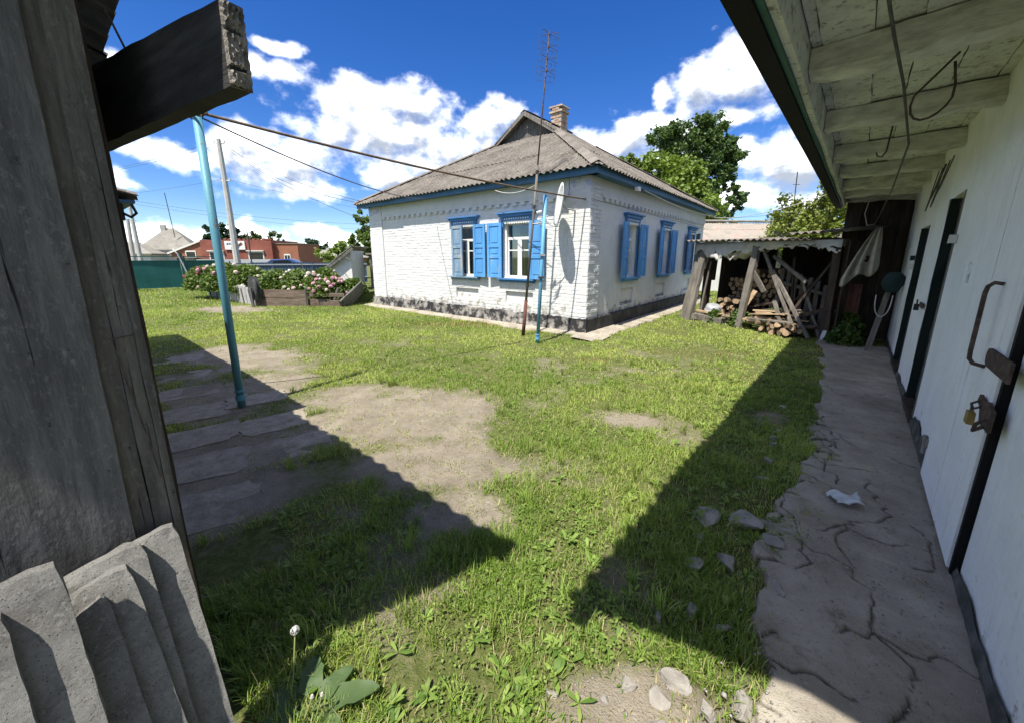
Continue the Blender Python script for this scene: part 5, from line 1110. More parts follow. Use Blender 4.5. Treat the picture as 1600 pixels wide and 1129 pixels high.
# ---------------------------------------------------------------- rubble and litter along the path
def chunk(x, y, r, h, seed):
    rnd = random.Random(seed); bm = bmesh.new(); bmesh.ops.create_icosphere(bm, subdivisions=3, radius=1.0); mb = MB(); yaw = rnd.uniform(0, 6); sx_, sy_ = rnd.uniform(0.85, 1.25), rnd.uniform(0.6, 0.95)
    cuts = [(Vector((rnd.gauss(0, 1), rnd.gauss(0, 1), rnd.gauss(0, 0.5))).normalized(), rnd.uniform(0.30, 0.62)) for _ in range(9)] + [(Vector((rnd.uniform(-0.15, 0.15), rnd.uniform(-0.15, 0.15), 1)).normalized(), rnd.uniform(0.35, 0.6))]
    vs = []
    for v in bm.verts:
        q = v.co.copy()
        for n_, d_ in cuts:
            e_ = q.dot(n_) - d_
            if e_ > 0: q -= n_ * e_
        q += Vector((rnd.uniform(-1, 1), rnd.uniform(-1, 1), rnd.uniform(-1, 1))) * 0.018
        a, b = q.x * sx_ * r, q.y * sy_ * r; vs.append((x + a * math.cos(yaw) - b * math.sin(yaw), y + a * math.sin(yaw) + b * math.cos(yaw), q.z * (h * 1.1 + 0.010) + 0.006))
    mb.add(vs, [tuple(v.index for v in f.verts) for f in bm.faces]); bm.free(); return mb
RUB = [(1.43, 2.06, 0.13, 0.035), (1.22, 2.12, 0.11, 0.03), (1.60, 1.98, 0.12, 0.03), (1.52, 1.86, 0.10, 0.025), (1.10, 1.90, 0.05, 0.02), (0.95, 1.70, 0.07, 0.03), (1.16, 1.74, 0.09, 0.03), (0.82, 1.43, 0.06, 0.03), (0.66, 1.40, 0.045, 0.02), (0.93, 1.36, 0.05, 0.025), (0.44, 1.13, 0.055, 0.02), (0.56, 1.08, 0.05, 0.03), (0.62, 1.14, 0.06, 0.02), (0.70, 1.05, 0.05, 0.02), (0.85, 1.08, 0.07, 0.02), (0.52, 1.0, 0.05, 0.02), (2.37, 3.15, 0.06, 0.03), (2.28, 3.03, 0.05, 0.025), (2.05, 2.75, 0.07, 0.03), (1.85, 2.5, 0.06, 0.03), (2.5, 3.3, 0.04, 0.02), (2.95, 3.85, 0.06, 0.025), (3.4, 4.4, 0.05, 0.02), (0.34, 1.08, 0.03, 0.015), (1.3, 1.55, 0.08, 0.025), (0.15, 1.1, 0.03, 0.015)]
for i, (x, y, r, h) in enumerate(RUB):
    sunny = y < 1.2
    tag(chunk(x, y, r, h, i).build('rubble_chunk', 'rubble', None, (x, y, 0)), 'pale broken concrete chunk in the sunlit grass at the bottom' if sunny else 'broken concrete chunk in the shade along the path edge', 'rubble', 'sunlit concrete chunks' if sunny else 'shaded concrete chunks')
mb = MB(); fo = (2.19, 2.2)
mb.sheet(lambda u, v: (fo[0] + (u - 0.5) * (0.13 + 0.05 * v) + (v - 0.5) * 0.05, fo[1] + (v - 0.5) * (0.12 + 0.03 * math.sin(u * 7)) - (u - 0.5) * 0.04, 0.055 + 0.012 * math.sin(u * 9 + v * 5) + 0.008 * math.sin(v * 13) + 0.01 * u), 10, 10)
o = mb.build('plastic_scrap', 'foil', None, (*fo, 0.04), smooth=True, recalc=False); o.modifiers.new('t', 'SOLIDIFY').thickness = 0.002; tag(o, 'crumpled pale plastic scrap lying on the cracked path', 'litter')

# ---------------------------------------------------------------- vegetation
def leaves(name, C, size, tint, parent=None, base=(0, 0, 0), mat='leaf', elong=1.5, up_bias=0.4, rng=RNG):
    n = len(C); nrm = rng.normal(size=(n, 3)); nrm[:, 2] = np.abs(nrm[:, 2]) + up_bias; nrm /= np.linalg.norm(nrm, axis=1)[:, None]
    a = rng.normal(size=(n, 3)); a -= nrm * (a * nrm).sum(1)[:, None]; a /= np.linalg.norm(a, axis=1)[:, None]; b = np.cross(nrm, a)
    s = (np.asarray(size) * rng.uniform(0.6, 1.3, n))[:, None]
    p0 = C - a * s * elong / 2; p2 = C + a * s * elong / 2; p1 = C + b * s / 2 + nrm * s * 0.10; p3 = C - b * s / 2 + nrm * s * 0.10
    v = np.stack([p0, p1, p2, p3], 1).reshape(-1, 3); f = np.arange(4 * n).reshape(n, 4)
    return mesh_np(name, v, f, mat, base, parent, np.repeat(tint, 4, 0))
def tree(name, label, base, H, R, n_leaf, leaf, c_dark, c_light, crown=(0.35, 1.0), nb=26, lobes=None, trunk_r=0.2, group=None, cat='tree', tuft=0.42, seed=1, kind='round'):
    rng = np.random.default_rng(seed); t_ = thing(name, label, cat, base, group); bx, by, bz = base
    mb = MB(); cz0, cz1 = H * crown[0], H * crown[1]
    top = Vector((bx + rng.uniform(-0.3, 0.3), by, bz + H * 0.86)); mid = Vector((bx + rng.uniform(-0.2, 0.2), by + 0.1, bz + H * 0.4))
    mb.tube([(bx, by, bz - 0.2), mid, top], [trunk_r, trunk_r * 0.7, trunk_r * 0.12], 9)
    cen = []
    if lobes is None:
        for i in range(nb):
            q = rng.normal(size=3); q /= np.linalg.norm(q); rad = rng.uniform(0.45, 0.95)
            if kind == 'cone':
                zz = rng.uniform(0, 1); rr = R * (1 - zz) * rng.uniform(0.5, 1); an = rng.uniform(0, 6.28); cen.append((bx + rr * math.cos(an), by + rr * math.sin(an), bz + cz0 + (cz1 - cz0) * zz, R * 0.28 * (1.1 - zz)))
            else: cen.append((bx + q[0] * R * rad, by + q[1] * R * rad, bz + (cz0 + cz1) / 2 + q[2] * (cz1 - cz0) / 2 * rad, R * rng.uniform(0.28, tuft)))
    else: cen = [(bx + x, by + y, bz + z, r) for x, y, z, r in lobes]
    for (x, y, z, r) in cen:
        s = Vector((bx, by, bz)).lerp(top, min(0.95, max(0.25, (z - bz) / H * 0.75))); m_ = s.lerp(Vector((x, y, z)), 0.55) - Vector((0, 0, 0.04 * H * 0.3))
        mb.tube([s, m_, (x, y, z)], [trunk_r * 0.35, trunk_r * 0.2, trunk_r * 0.05], 5)
    mb.build('trunk', 'log_bark', t_, smooth=True)
    P = []; T = []; tot = sum(r ** 2 for *_, r in cen)
    for (x, y, z, r) in cen:
        n = int(n_leaf * r ** 2 / tot); sub = max(4, int(n / 60)); q = rng.normal(size=(sub, 3)); q /= np.linalg.norm(q, axis=1)[:, None]
        sc_ = np.array([x, y, z]) + q * r * (rng.uniform(0.35, 1.0, (sub, 1)) ** 0.6); k = rng.integers(0, sub, n)
        pts = sc_[k] + rng.normal(size=(n, 3)) * r * 0.17; P.append(pts)
        tt = np.clip(0.5 + rng.normal(size=(sub, 1)) * 0.22, 0, 1)[k] * 0.6 + rng.uniform(0, 1, (n, 1)) * 0.4
        T.append(np.array(c_dark) * (1 - tt) + np.array(c_light) * tt)
    leaves('crown', np.concatenate(P), leaf, np.concatenate(T), t_, rng=rng)
    return t_
# behind the cottage
tree('walnut_tree', 'broad light green tree rising behind the cottage roof', (9.5, 24.5, 0), 8.9, 3.9, 26000, 0.17, (0.085, 0.135, 0.022), (0.24, 0.32, 0.07), (0.22, 0.98), 34, trunk_r=0.24, seed=3,
     lobes=[(x * 0.9, y, z * 0.93 - 0.1, r * 0.9) for x, y, z, r in [(-3.0, 0, 6.4, 1.0), (-2.2, 0.5, 7.2, 0.9), (-3.6, 0, 7.6, 0.5), (-1.2, 0, 7.2, 1.2), (-0.2, 0.4, 7.0, 1.3), (0.8, 0, 6.7, 1.3), (1.8, 0.5, 6.2, 1.2), (2.4, 0, 5.3, 1.2), (3.0, 0, 4.4, 1.1), (1.2, -0.6, 5.2, 1.4), (-0.4, -0.6, 5.7, 1.5), (-1.8, -0.4, 5.6, 1.2), (2.6, 0, 3.3, 1.0), (0.6, -0.8, 4.0, 1.4), (-1.0, 0, 4.3, 1.3), (2.0, -0.5, 3.0, 1.1), (3.2, 0.4, 5.2, 0.7), (0.3, 0.6, 7.9, 0.6), (-2.6, 0, 8.0, 0.45)]])
tree('tall_dark_tree', 'tall dark green tree with open crown far behind the cottage', (18.2, 40, 0), 15.6, 5.0, 34000, 0.20, (0.045, 0.085, 0.032), (0.15, 0.22, 0.085), (0.3, 1.0), 30, trunk_r=0.4, seed=5,
     lobes=[(-3.8, 0, 12.9, 1.0), (-2.6, 0, 13.3, 1.0), (-1.4, 0, 13.0, 1.1), (-3.0, 0, 11.8, 0.9), (-1.9, 0, 11.6, 1.1), (0.2, 0, 14.0, 1.1), (1.4, 0, 14.1, 1.0), (0.9, 0, 12.9, 1.2), (2.3, 0, 13.2, 0.8), (-0.3, 0, 12.2, 1.0), (2.0, 0, 12.0, 1.2), (3.2, 0, 12.4, 0.8), (3.6, 0, 11.2, 0.9), (2.6, 0, 10.6, 1.2), (1.2, 0, 10.8, 1.1), (3.5, 0, 9.7, 0.8), (0.2, 0, 10.3, 1.1), (1.8, 0, 9.2, 1.0), (2.7, 0, 8.4, 0.6), (3.9, 0, 8.3, 0.6), (4.7, 0, 7.4, 0.75), (3.6, 0, 7.1, 0.7), (4.6, 0, 6.5, 0.5), (2.9, 0, 6.3, 0.6), (3.8, 0, 5.4, 0.6), (4.6, 0, 4.6, 0.5), (2.6, 0, 5.0, 0.7), (-0.6, 0, 8.8, 1.3), (1.0, 0, 7.6, 1.3), (0.3, 0, 5.5, 1.3)])
tree('yellow_green_tree', 'yellow green bushy tree above the wood store roof', (13.9, 17.2, 0), 5.2, 2.35, 19000, 0.10, (0.09, 0.12, 0.02), (0.25, 0.29, 0.065), (0.25, 0.98), 26, trunk_r=0.12, seed=8, tuft=0.36)
tree('low_shrub_tree', 'small bush growing over the reddish shed roof', (11.9, 14.9, 0), 2.95, 0.85, 3600, 0.09, (0.09, 0.12, 0.02), (0.25, 0.29, 0.065), (0.5, 0.98), 9, trunk_r=0.05, seed=9)
tree('corner_tree', 'dark green tree beside the left end of the cottage', (-9.3, 25.5, 0), 4.3, 1.35, 7000, 0.14, (0.05, 0.085, 0.02), (0.17, 0.24, 0.06), (0.2, 1.0), 16, trunk_r=0.1, seed=11)
tree('light_shrub', 'bright green bush behind the slanting cellar roof', (-12.8, 29.0, 0), 2.7, 1.6, 4000, 0.15, (0.10, 0.15, 0.03), (0.26, 0.33, 0.08), (0.1, 1.0), 12, trunk_r=0.07, seed=12)
tree('spruce_tree', 'dark spreading tree standing behind the red shop', (-40.5, 54.0, 0), 6.1, 2.3, 5000, 0.28, (0.012, 0.032, 0.016), (0.035, 0.07, 0.035), (0.2, 1.0), 16, trunk_r=0.2, seed=13)
tree('pale_tree', 'pale green tree top showing above the red shop', (-38.0, 58.0, 0), 5.3, 3.0, 4500, 0.3, (0.045, 0.07, 0.025), (0.10, 0.135, 0.05), (0.3, 1.0), 14, trunk_r=0.2, seed=14)
tree('horizon_tree', 'bluish green tree far off between shop and cellar', (-49.5, 95.0, 0), 5.2, 4.5, 3500, 0.5, (0.035, 0.06, 0.04), (0.08, 0.115, 0.07), (0.1, 1.0), 14, trunk_r=0.3, seed=15)
tree('far_garden_tree', 'distant green tree right of the tall dark tree', (26.5, 45.0, 0), 4.8, 2.6, 3500, 0.25, (0.04, 0.07, 0.03), (0.10, 0.15, 0.05), (0.1, 1.0), 12, trunk_r=0.2, seed=16)
rw = np.random.default_rng(77); n = 26000; an = rw.uniform(-1.25, 1.25, n); an = np.where((an > -0.62) & (an < -0.5), an, an); d_ = rw.uniform(120, 150, n)
hh = 2.2 + 3.2 * vn(an * 30, an * 0, 5) + 1.5 * vn(an * 90, an * 0, 6)
C_ = np.stack([np.sin(an) * d_, np.cos(an) * d_, rw.uniform(0, 1, n) ** 0.7 * hh], 1); tt = rw.uniform(0, 1, (n, 1))
o = leaves('far_woods', C_, 1.1, np.array((0.035, 0.055, 0.035)) * (1 - tt) + np.array((0.075, 0.10, 0.06)) * tt); tag(o, 'low line of far off trees along the horizon', 'woods', kind='stuff')

# ---------------------------------------------------------------- flower bed
bed = thing('flower_bed', 'raised flower bed edged with grey slates and brown boards', 'flower bed', (-8.6, 12.65, 0))
mb = MB(); mb.add([(-12.6, 15.9, 0.32), (-8.55, 12.75, 0.32), (-5.45, 12.42, 0.32), (-5.3, 15.0, 0.32), (-9.5, 17.5, 0.32), (-12.6, 15.9, -0.1), (-8.55, 12.75, -0.1), (-5.45, 12.42, -0.1), (-5.3, 15.0, -0.1), (-9.5, 17.5, -0.1)], [(0, 1, 2, 3, 4), (0, 5, 6, 1), (1, 6, 7, 2), (2, 7, 8, 3), (3, 8, 9, 4), (4, 9, 5, 0)]); mb.build('soil_fill', 'soil', bed)
L0, L1 = Vector((-12.7, 15.85, 0)), Vector((-8.62, 12.66, 0)); nd = 7
for i in range(nd):
    a, b = L0.lerp(L1, i / nd), L0.lerp(L1, (i + 0.99) / nd); h_ = 0.60 + random.uniform(-0.04, 0.04); tl_ = Vector((0, -0.05, 0)) + Vector((random.uniform(-0.04, 0.04), random.uniform(-0.04, 0.04), 0))
    th_ = Vector((0.02, 0.03, 0)); mb = MB(); mb.hexa([a, b, b + th_, a + th_, a + tl_ + Vector((0, 0, h_)), b + tl_ + Vector((0, 0, h_ + random.uniform(-0.03, 0.03))), b + tl_ + th_ + Vector((0, 0, h_)), a + tl_ + th_ + Vector((0, 0, h_))]); mb.build('edge_slate', 'slate_flat', bed)
    if i < nd: 
        mb = MB(); q = b + Vector((-0.05, -0.09, 0)); mb.bar(q, q + Vector((random.uniform(-0.08, 0.02), 0, 0.55)), 0.03, 0.03); mb.build('stake', 'wood_dark', bed)
for (x0, y0, x1, y1, z, h_) in [(-8.55, 12.62, -6.75, 12.40, 0.14, 0.27), (-8.57, 12.62, -6.72, 12.40, 0.42, 0.26), (-6.70, 12.42, -5.95, 12.36, 0.13, 0.25), (-6.70, 12.40, -5.45, 12.30, 0.40, 0.12), (-5.95, 12.34, -5.45, 12.22, 0.12, 0.2)]:
    mb = MB(); mb.bar((x0, y0, z), (x1, y1, z - 0.01), 0.035, h_, j=0.008, n=6); mb.build('edge_board', 'board_bed', bed)
for (x, lean_) in ((-8.5, 0.0), (-6.72, 0.02), (-5.9, 0.25)):
    mb = MB(); mb.bar((x, 12.36, -0.02), (x + lean_, 12.33, 0.62), 0.06, 0.06, j=0.004, n=4); mb.build('stake', 'wood_dark', bed)
mb = MB(); mb.bar((-5.55, 12.25, 0.0), (-5.15, 13.1, 0.62), 0.05, 0.5, up=(0.3, 0, 1), j=0.02, n=4); tag(mb.build('rotten_board', 'wood_dark', None, (-5.4, 12.5, 0)), 'dark rotten board standing at the right end of the flower bed', 'board')
# jacket thrown over the bed edge
mb = MB()
def jk(u, v):
    an = 2 * math.pi * u; w_ = (0.13 + 0.06 * math.sin(v * 2.6)) * (1.0 if v > 0.12 else 0.55 + v * 3.5); fold = 1 + 0.16 * math.sin(an * 5 + v * 3)
    return (-8.50 + w_ * math.cos(an) * fold + 0.05 * v, 12.50 + 0.075 * math.sin(an) * fold - 0.03 * v, 0.98 - 0.80 * v + 0.05 * math.sin(an * 3) * (v > 0.9))
mb.sheet(jk, 40, 16); mb.add([jk(i / 40, 0) for i in range(40)], [tuple(range(40))])
jo = thing('jacket', 'dark jacket hung over the corner of the flower bed', 'jacket', (-8.5, 12.5, 0.2)); mb.build('body', 'cloth_dark', jo, smooth=True)
mb = MB(); mb.tube([(-8.42, 12.44, 0.88), (-8.36, 12.40, 0.7), (-8.35, 12.38, 0.45), (-8.36, 12.40, 0.22)], [0.04, 0.06, 0.055, 0.05], 10); mb.build('sleeve', 'cloth_dark', jo, smooth=True)
# peonies
def flower_mesh():
    rng = np.random.default_rng(5); n = 70; q = rng.normal(size=(n, 3)); q[:, 2] = np.abs(q[:, 2]) * 0.8; q /= np.linalg.norm(q, axis=1)[:, None]
    C = q * 0.055 * rng.uniform(0.5, 1, (n, 1)); a = np.cross(q, rng.normal(size=(n, 3))); a /= np.linalg.norm(a, axis=1)[:, None]; b = np.cross(q, a); s = 0.042
    v = np.stack([C - a * s, C + b * s + q * 0.01, C + a * s, C - b * s + q * 0.012], 1).reshape(-1, 3); return v, np.arange(4 * n).reshape(n, 4)
FV, FF_ = flower_mesh(); FM = []
for nm, c in (('pink', (0.60, 0.34, 0.41)), ('pale', (0.70, 0.56, 0.57)), ('white', (0.72, 0.66, 0.62)), ('deep', (0.40, 0.06, 0.13))):
    o = mesh_np('flower', FV, FF_, 'petal', tint=np.array(c) * RNG.uniform(0.85, 1.1, (len(FV), 1))); FM.append(o.data); bpy.data.objects.remove(o)
def peony(x, y, h, r, nfl, kinds, label, seed):
    rng = np.random.default_rng(seed); t_ = thing('peony_bush', label, 'flowers', (x, y, 0.3), 'peony bushes'); n = int(2600 * r * r * 2.4)
    q = rng.normal(size=(n, 3)); q /= np.linalg.norm(q, axis=1)[:, None]; rr = rng.uniform(0.3, 1, (n, 1)) ** 0.5
    C = np.array([x, y, 0.34]) + q * rr * np.array([r, r, h]); C[:, 2] = 0.34 + np.abs(C[:, 2] - 0.34); tt = rng.uniform(0, 1, (n, 1))
    leaves('foliage', C, 0.07, np.array((0.05, 0.085, 0.02)) * (1 - tt) + np.array((0.17, 0.24, 0.06)) * tt, t_, elong=2.0, rng=rng)
    for i in range(nfl):
        an = rng.uniform(math.pi * 0.9, math.pi * 2.1); e = rng.uniform(0.15, 1.2); d_ = Vector((math.cos(an) * math.cos(e) * r, math.sin(an) * math.cos(e) * r, h * math.sin(e)))
        o = bpy.data.objects.new('flower', FM[kinds[i % len(kinds)]]); COL.objects.link(o); o.parent = t_; o.location = d_ * 1.04 + Vector((0, 0, 0.04)); o.rotation_euler = (rng.uniform(-0.2, 0.9), rng.uniform(-0.5, 0.5), rng.uniform(0, 6)); s = rng.uniform(0.65, 1.1); o.scale = (s, s, s)
for i, (x, y, h, r, nf, k_, lab) in enumerate([(-12.2, 15.2, 0.95, 0.75, 13, (3, 0, 1, 1), 'peony bush with deep pink blooms at the left corner of the bed'), (-11.2, 14.9, 1.05, 0.85, 9, (1, 2, 0), 'tall pale pink peony bush behind the blue post'), (-9.9, 14.3, 1.0, 0.85, 6, (2, 1), 'mostly leafy peony bush left of the jacket'), (-8.6, 14.0, 0.85, 0.75, 2, (2,), 'leafy green peony clump right behind the jacket'),
        (-7.7, 13.9, 0.85, 0.75, 14, (2, 1), 'white flowered peony bush in the middle of the bed'), (-6.7, 13.6, 0.9, 0.7, 8, (2, 1), 'white and green peony bush before the cellar roof'), (-6.2, 12.9, 0.62, 0.62, 22, (0, 1, 0), 'rounded peony bush crowded with pink blooms over the boards'), (-5.6, 13.4, 0.55, 0.5, 0, (1,), 'low green bush without blooms at the right end of the bed')]):
    peony(x, y, h, r, nf, k_, lab, 40 + i)

# ---------------------------------------------------------------- beyond the yard, left
def ax_frame(O, ang): return frame(O, (math.cos(ang), math.sin(ang)), (-math.sin(ang), math.cos(ang)))
GA, GB = Vector((-19.5, 17.2, 0)), Vector((-15.6, 20.7, 0))
gd = (GB - GA).normalized(); gn = Vector((gd.y, -gd.x, 0)); GL = (GB - GA).length
gf = frame((GA.x, GA.y), (gd.x, gd.y), (gn.x, gn.y))
for k, (a, b, lab) in enumerate(((0, 3.55, 'wide dark green metal gate panel left of the leaning pipe'), (3.68, GL, 'narrower dark green metal gate panel beside the peonies'))):
    g = thing('yard_gate', lab, 'gate', gf(a, 0, 0), 'green gate panels')
    mb = MB(); n = 14
    mb.sheet(lambda u, v: gf(a + 0.05 + (b - a - 0.1) * u, 0.012 * math.sin(u * 9 + v * 4) * math.sin(v * 3.1), 0.14 + 1.26 * v), n, 6); mb.build('sheet', 'gate_green', g, recalc=False)
    for (x0, x1, z0, z1) in ((a, a + 0.05, 0.08, 1.66), (b - 0.05, b, 0.08, 1.66), (a + 0.05, b - 0.05, 0.09, 0.14), (a + 0.05, b - 0.05, 1.40, 1.44), (a + 0.05, b - 0.05, 1.60, 1.64)):
        mb = MB(); mb.boxf(gf, x0, x1, -0.03, 0.035, z0, z1); mb.build('frame_bar', 'gate_green', g)
for x, lab in ((3.615, 'green gate post between the two green gate panels'), (GL + 0.06, 'green gate post next to the red peonies')):
    mb = MB(); mb.boxf(gf, x - 0.055, x + 0.055, -0.06, 0.05, -0.1, 1.75); mb.boxf(gf, x - 0.065, x + 0.065, -0.07, 0.06, 1.75, 1.77); tag(mb.build('gate_post', 'gate_green', None, gf(x, 0, 0)), lab, 'post')
mb = MB(); mb.tube([gf(3.9, 0.35, 0), gf(3.72, 0.22, 0.9), gf(3.5, 0.1, 1.75), gf(3.35, 0.08, 2.0)], 0.03, 8); tag(mb.build('leaning_pipe', 'galvanised', None, gf(3.9, 0.35, 0), smooth=True), 'bent grey pipe leaning against the green gate', 'pipe')
# blue sheet fence right of the gate
bf = thing('blue_fence', 'low dark blue metal sheet fence behind the peonies', 'fence', (-12, 21.5, 0))
F0, F1 = Vector((-15.4, 21.0, 0)), Vector((-8.9, 23.6, 0)); fd = (F1 - F0).normalized(); FL = (F1 - F0).length; ff = frame((F0.x, F0.y), (fd.x, fd.y), (fd.y, -fd.x)); n = 7
for i in range(n):
    a, b = FL * i / n + 0.04, FL * (i + 1) / n - 0.04; mb = MB(); zt = 1.28 + random.uniform(-0.03, 0.03); mb.sheet(lambda u, v: ff(a + (b - a) * u, 0.012 * math.sin(u * 40), 0.1 + (zt - 0.1) * v), 24, 1); mb.build('sheet', 'fence_blue', bf, recalc=False)
    mb = MB(); mb.boxf(ff, a - 0.07, a - 0.01, -0.03, 0.04, 0, 1.38); mb.build('post', 'fence_blue', bf)
for z in (0.4, 1.16): 
    mb = MB(); mb.boxf(ff, 0, FL, 0.02, 0.05, z, z + 0.05); mb.build('rail', 'galvanised', bf)
# parked car behind the fence
car = thing('parked_car', 'blue hatchback parked in front of the red shop', 'car', (-18.7, 31.0, 0))
cf = ax_frame((-18.7, 31.0), 0.25); mb = MB(); prof = [(-2.0, 0.30), (-2.02, 0.62), (-1.75, 0.86), (-0.95, 0.98), (-0.35, 1.40), (0.9, 1.46), (1.65, 1.10), (1.98, 1.0), (2.05, 0.6), (2.0, 0.30)]
vs = []; 
for (y, ins) in ((-0.82, 0.12), (-0.70, 0.0), (0.70, 0.0), (0.82, 0.12)):
    vs += [cf(x * (1 - ins * 0.12), y * (0.80 if z > 1.05 else 1), z - (0.03 if abs(y) > 0.75 and z > 0.9 else 0)) for x, z in prof]
m_ = len(prof); fs = [(k * m_ + i, k * m_ + (i + 1) % m_, (k + 1) * m_ + (i + 1) % m_, (k + 1) * m_ + i) for k in range(3) for i in range(m_)] + [tuple(range(m_)), tuple(3 * m_ + i for i in range(m_ - 1, -1, -1))]
mb.add(vs, fs); mb.build('body', 'car_blue', car, smooth=False)
for sg in (-1, 1):
    mb = MB(); q = [(-0.80, 1.0), (-0.32, 1.33), (0.85, 1.38), (1.4, 1.08)]; mb.prism(cf, q, sg * 0.70, sg * 0.835); mb.build('side_window', 'pane_dark', car)
    for x in (-1.25, 1.25):
        mb = MB(); mb.tube([cf(x, sg * 0.62, 0.30), cf(x, sg * 0.84, 0.30)], 0.30, 16); w_ = mb.build('wheel', 'dark_metal', car); mb = MB(); mb.tube([cf(x, sg * 0.83, 0.30), cf(x, sg * 0.85, 0.30)], 0.17, 12); mb.build('rim', 'galvanised', w_)
for x0, x1, nm in ((-0.93, -0.38, 'windscreen'), (0.95, 1.6, 'rear_window')):
    mb = MB(); z0, z1 = (1.0, 1.395) if nm == 'windscreen' else (1.455, 1.13); mb.add([cf(x0 - 0.03, -0.58, z0 + 0.02), cf(x0 - 0.03, 0.58, z0 + 0.02), cf(x1 - 0.03 * (1 if x1 < 0 else -1), 0.52, z1 + 0.02), cf(x1 - 0.03 * (1 if x1 < 0 else -1), -0.52, z1 + 0.02)], [(0, 1, 2, 3)]); mb.build(nm, 'pane_dark', car)
# shop
shop = thing('shop', 'red brick shop with stepped parapet, sign and shuttered windows', 'shop', (-33, 45, 0))
sf_ = ax_frame((-36.5, 45.5), 0.03)
def blk(F, x0, x1, y0, y1, z0, z1, name, mat, par): mb = MB(); mb.boxf(F, x0, x1, y0, y1, z0, z1); return mb.build(name, mat, par)
blk(sf_, 0, 8.2, 0, 6, 0, 3.55, 'wall', 'shop_red', shop); blk(sf_, 8.205, 10.9, 0.6, 6, 0, 3.15, 'side_wall', 'shop_brown', shop)
for i in range(11): blk(sf_, 2.2 + i * 0.55, 2.5 + i * 0.55, -0.01, 0.25, 3.552, 3.72, 'parapet_step', 'shop_red', shop)
blk(sf_, 7.5, 8.25, -0.03, 0.4, 3.552, 3.66, 'parapet_cap', 'shop_red', shop); blk(sf_, 8.21, 11.0, 0.5, 6, 3.152, 3.22, 'roof_edge', 'far_slate', shop)
for (x0, x1) in ((0.9, 2.6), (5.4, 7.2)):
    w_ = blk(sf_, x0, x1, -0.05, 0.02, 1.2, 2.25, 'window', 'render_white', shop); blk(sf_, x0 + 0.12, x1 - 0.12, -0.07, -0.052, 1.3, 2.12, 'pane', 'pane_dark', w_); blk(sf_, x0 - 0.1, x1 + 0.1, -0.25, -0.02, 2.26, 2.36, 'awning', 'render_white', w_)
dw = blk(sf_, 9.2, 9.95, 0.54, 0.62, 0.2, 1.95, 'door', 'render_white', shop); blk(sf_, 9.28, 9.55, 0.52, 0.538, 1.1, 1.8, 'pane', 'pane_dark', dw); blk(sf_, 9.62, 9.87, 0.52, 0.538, 1.1, 1.8, 'pane', 'pane_dark', dw)
blk(sf_, 0.5, 10.9, -1.6, -1.55, 0.9, 1.35, 'railing', 'galvanised', shop)
sg_ = blk(sf_, 2.9, 5.2, -0.16, -0.04, 2.45, 3.42, 'sign', 'render_white', shop); mb = MB()
for i in range(5): x = 3.15 + i * 0.22; mb.prism(sf_, [(x, 3.0), (x + 0.15, 2.98 + 0.04 * (i % 2)), (x + 0.2, 3.22), (x + 0.05, 3.2)], -0.175, -0.162)
mb.prism(sf_, [(4.3, 2.7), (4.6, 2.62), (4.5, 2.8), (3.9, 2.72)], -0.175, -0.162); mb.build('sign_print', 'car_blue', sg_)
mb = MB(); mb.prism(sf_, [(4.5, 2.75), (5.0, 3.05), (4.85, 3.3), (4.55, 3.1), (4.4, 2.95)], -0.178, -0.163); mb.prism(sf_, [(3.6, 2.6), (4.4, 2.55), (4.2, 2.72), (3.7, 2.75)], -0.178, -0.163); mb.build('sign_print', 'rust_red', sg_)
mb = MB(); mb.prism(sf_, [(-3.9, 1.5), (-0.02, 1.5), (-0.02, 3.35), (-0.4, 3.3), (-3.9, 2.0)], 0.5, 6); mb.build('annex_wall', 'shop_brown', shop)
mb = MB(); mb.prism(sf_, [(-4.2, 1.92), (0.0, 3.45), (0.0, 3.62), (-4.2, 2.1)], 0.3, 6.1); mb.build('annex_roof', 'render_white', shop)
w_ = blk(sf_, -2.2, -1.0, 0.44, 0.5, 1.55, 2.35, 'window', 'render_white', shop); blk(sf_, -2.1, -1.1, 0.42, 0.438, 1.62, 2.2, 'pane', 'pane_dark', w_)
# grey roofed house and its neighbour
def hip_house(name, label, O, ang, L, D, ze, zr, mat, wall, base=0.0):
    h = thing(name, label, 'house', (*O, 0)); F = ax_frame(O, ang)
    blk(F, -L / 2, L / 2, -D / 2, D / 2, 0, ze, 'wall', wall, h); o_ = 0.35
    rl = max(0.05, L / 2 - D / 2); e = [(-L / 2 - o_, -D / 2 - o_), (L / 2 + o_, -D / 2 - o_), (L / 2 + o_, D / 2 + o_), (-L / 2 - o_, D / 2 + o_)]
    mb = MB(); vs = [F(x, y, ze) for x, y in e] + [F(-rl, 0, zr), F(rl, 0, zr)] + [F(x, y, ze - 0.12) for x, y in e]
    mb.add(vs, [(0, 1, 5, 4), (1, 2, 5), (2, 3, 4, 5), (3, 0, 4), (0, 6, 7, 1), (1, 7, 8, 2), (2, 8, 9, 3), (3, 9, 6, 0), (6, 9, 8, 7)]); r = mb.build('roof', mat, h)
    blk(F, -0.9, -0.4, -0.3, 0.2, zr - 0.7, zr + 0.35, 'chimney', 'mortar', r)
    for x in (-L * 0.28, L * 0.22):
        w_ = blk(F, x - 0.5, x + 0.5, -D / 2 - 0.04, -D / 2 + 0.01, 1.0, 2.1, 'window', 'render_white', h); blk(F, x - 0.4, x + 0.4, -D / 2 - 0.06, -D / 2 - 0.042, 1.1, 2.0, 'pane', 'pane_dark', w_)
    return h
hip_house('grey_roof_house', 'white house with pointed grey hip roof left of the red shop', (-43.6, 50.0), 0.45, 5.2, 4.4, 2.5, 5.2, 'far_slate', 'render_white')
hip_house('low_roof_house', 'low house with flat grey roof at the far left behind the gate', (-46.5, 46.0), 0.3, 8.0, 5.0, 2.0, 3.4, 'far_slate', 'render_white')
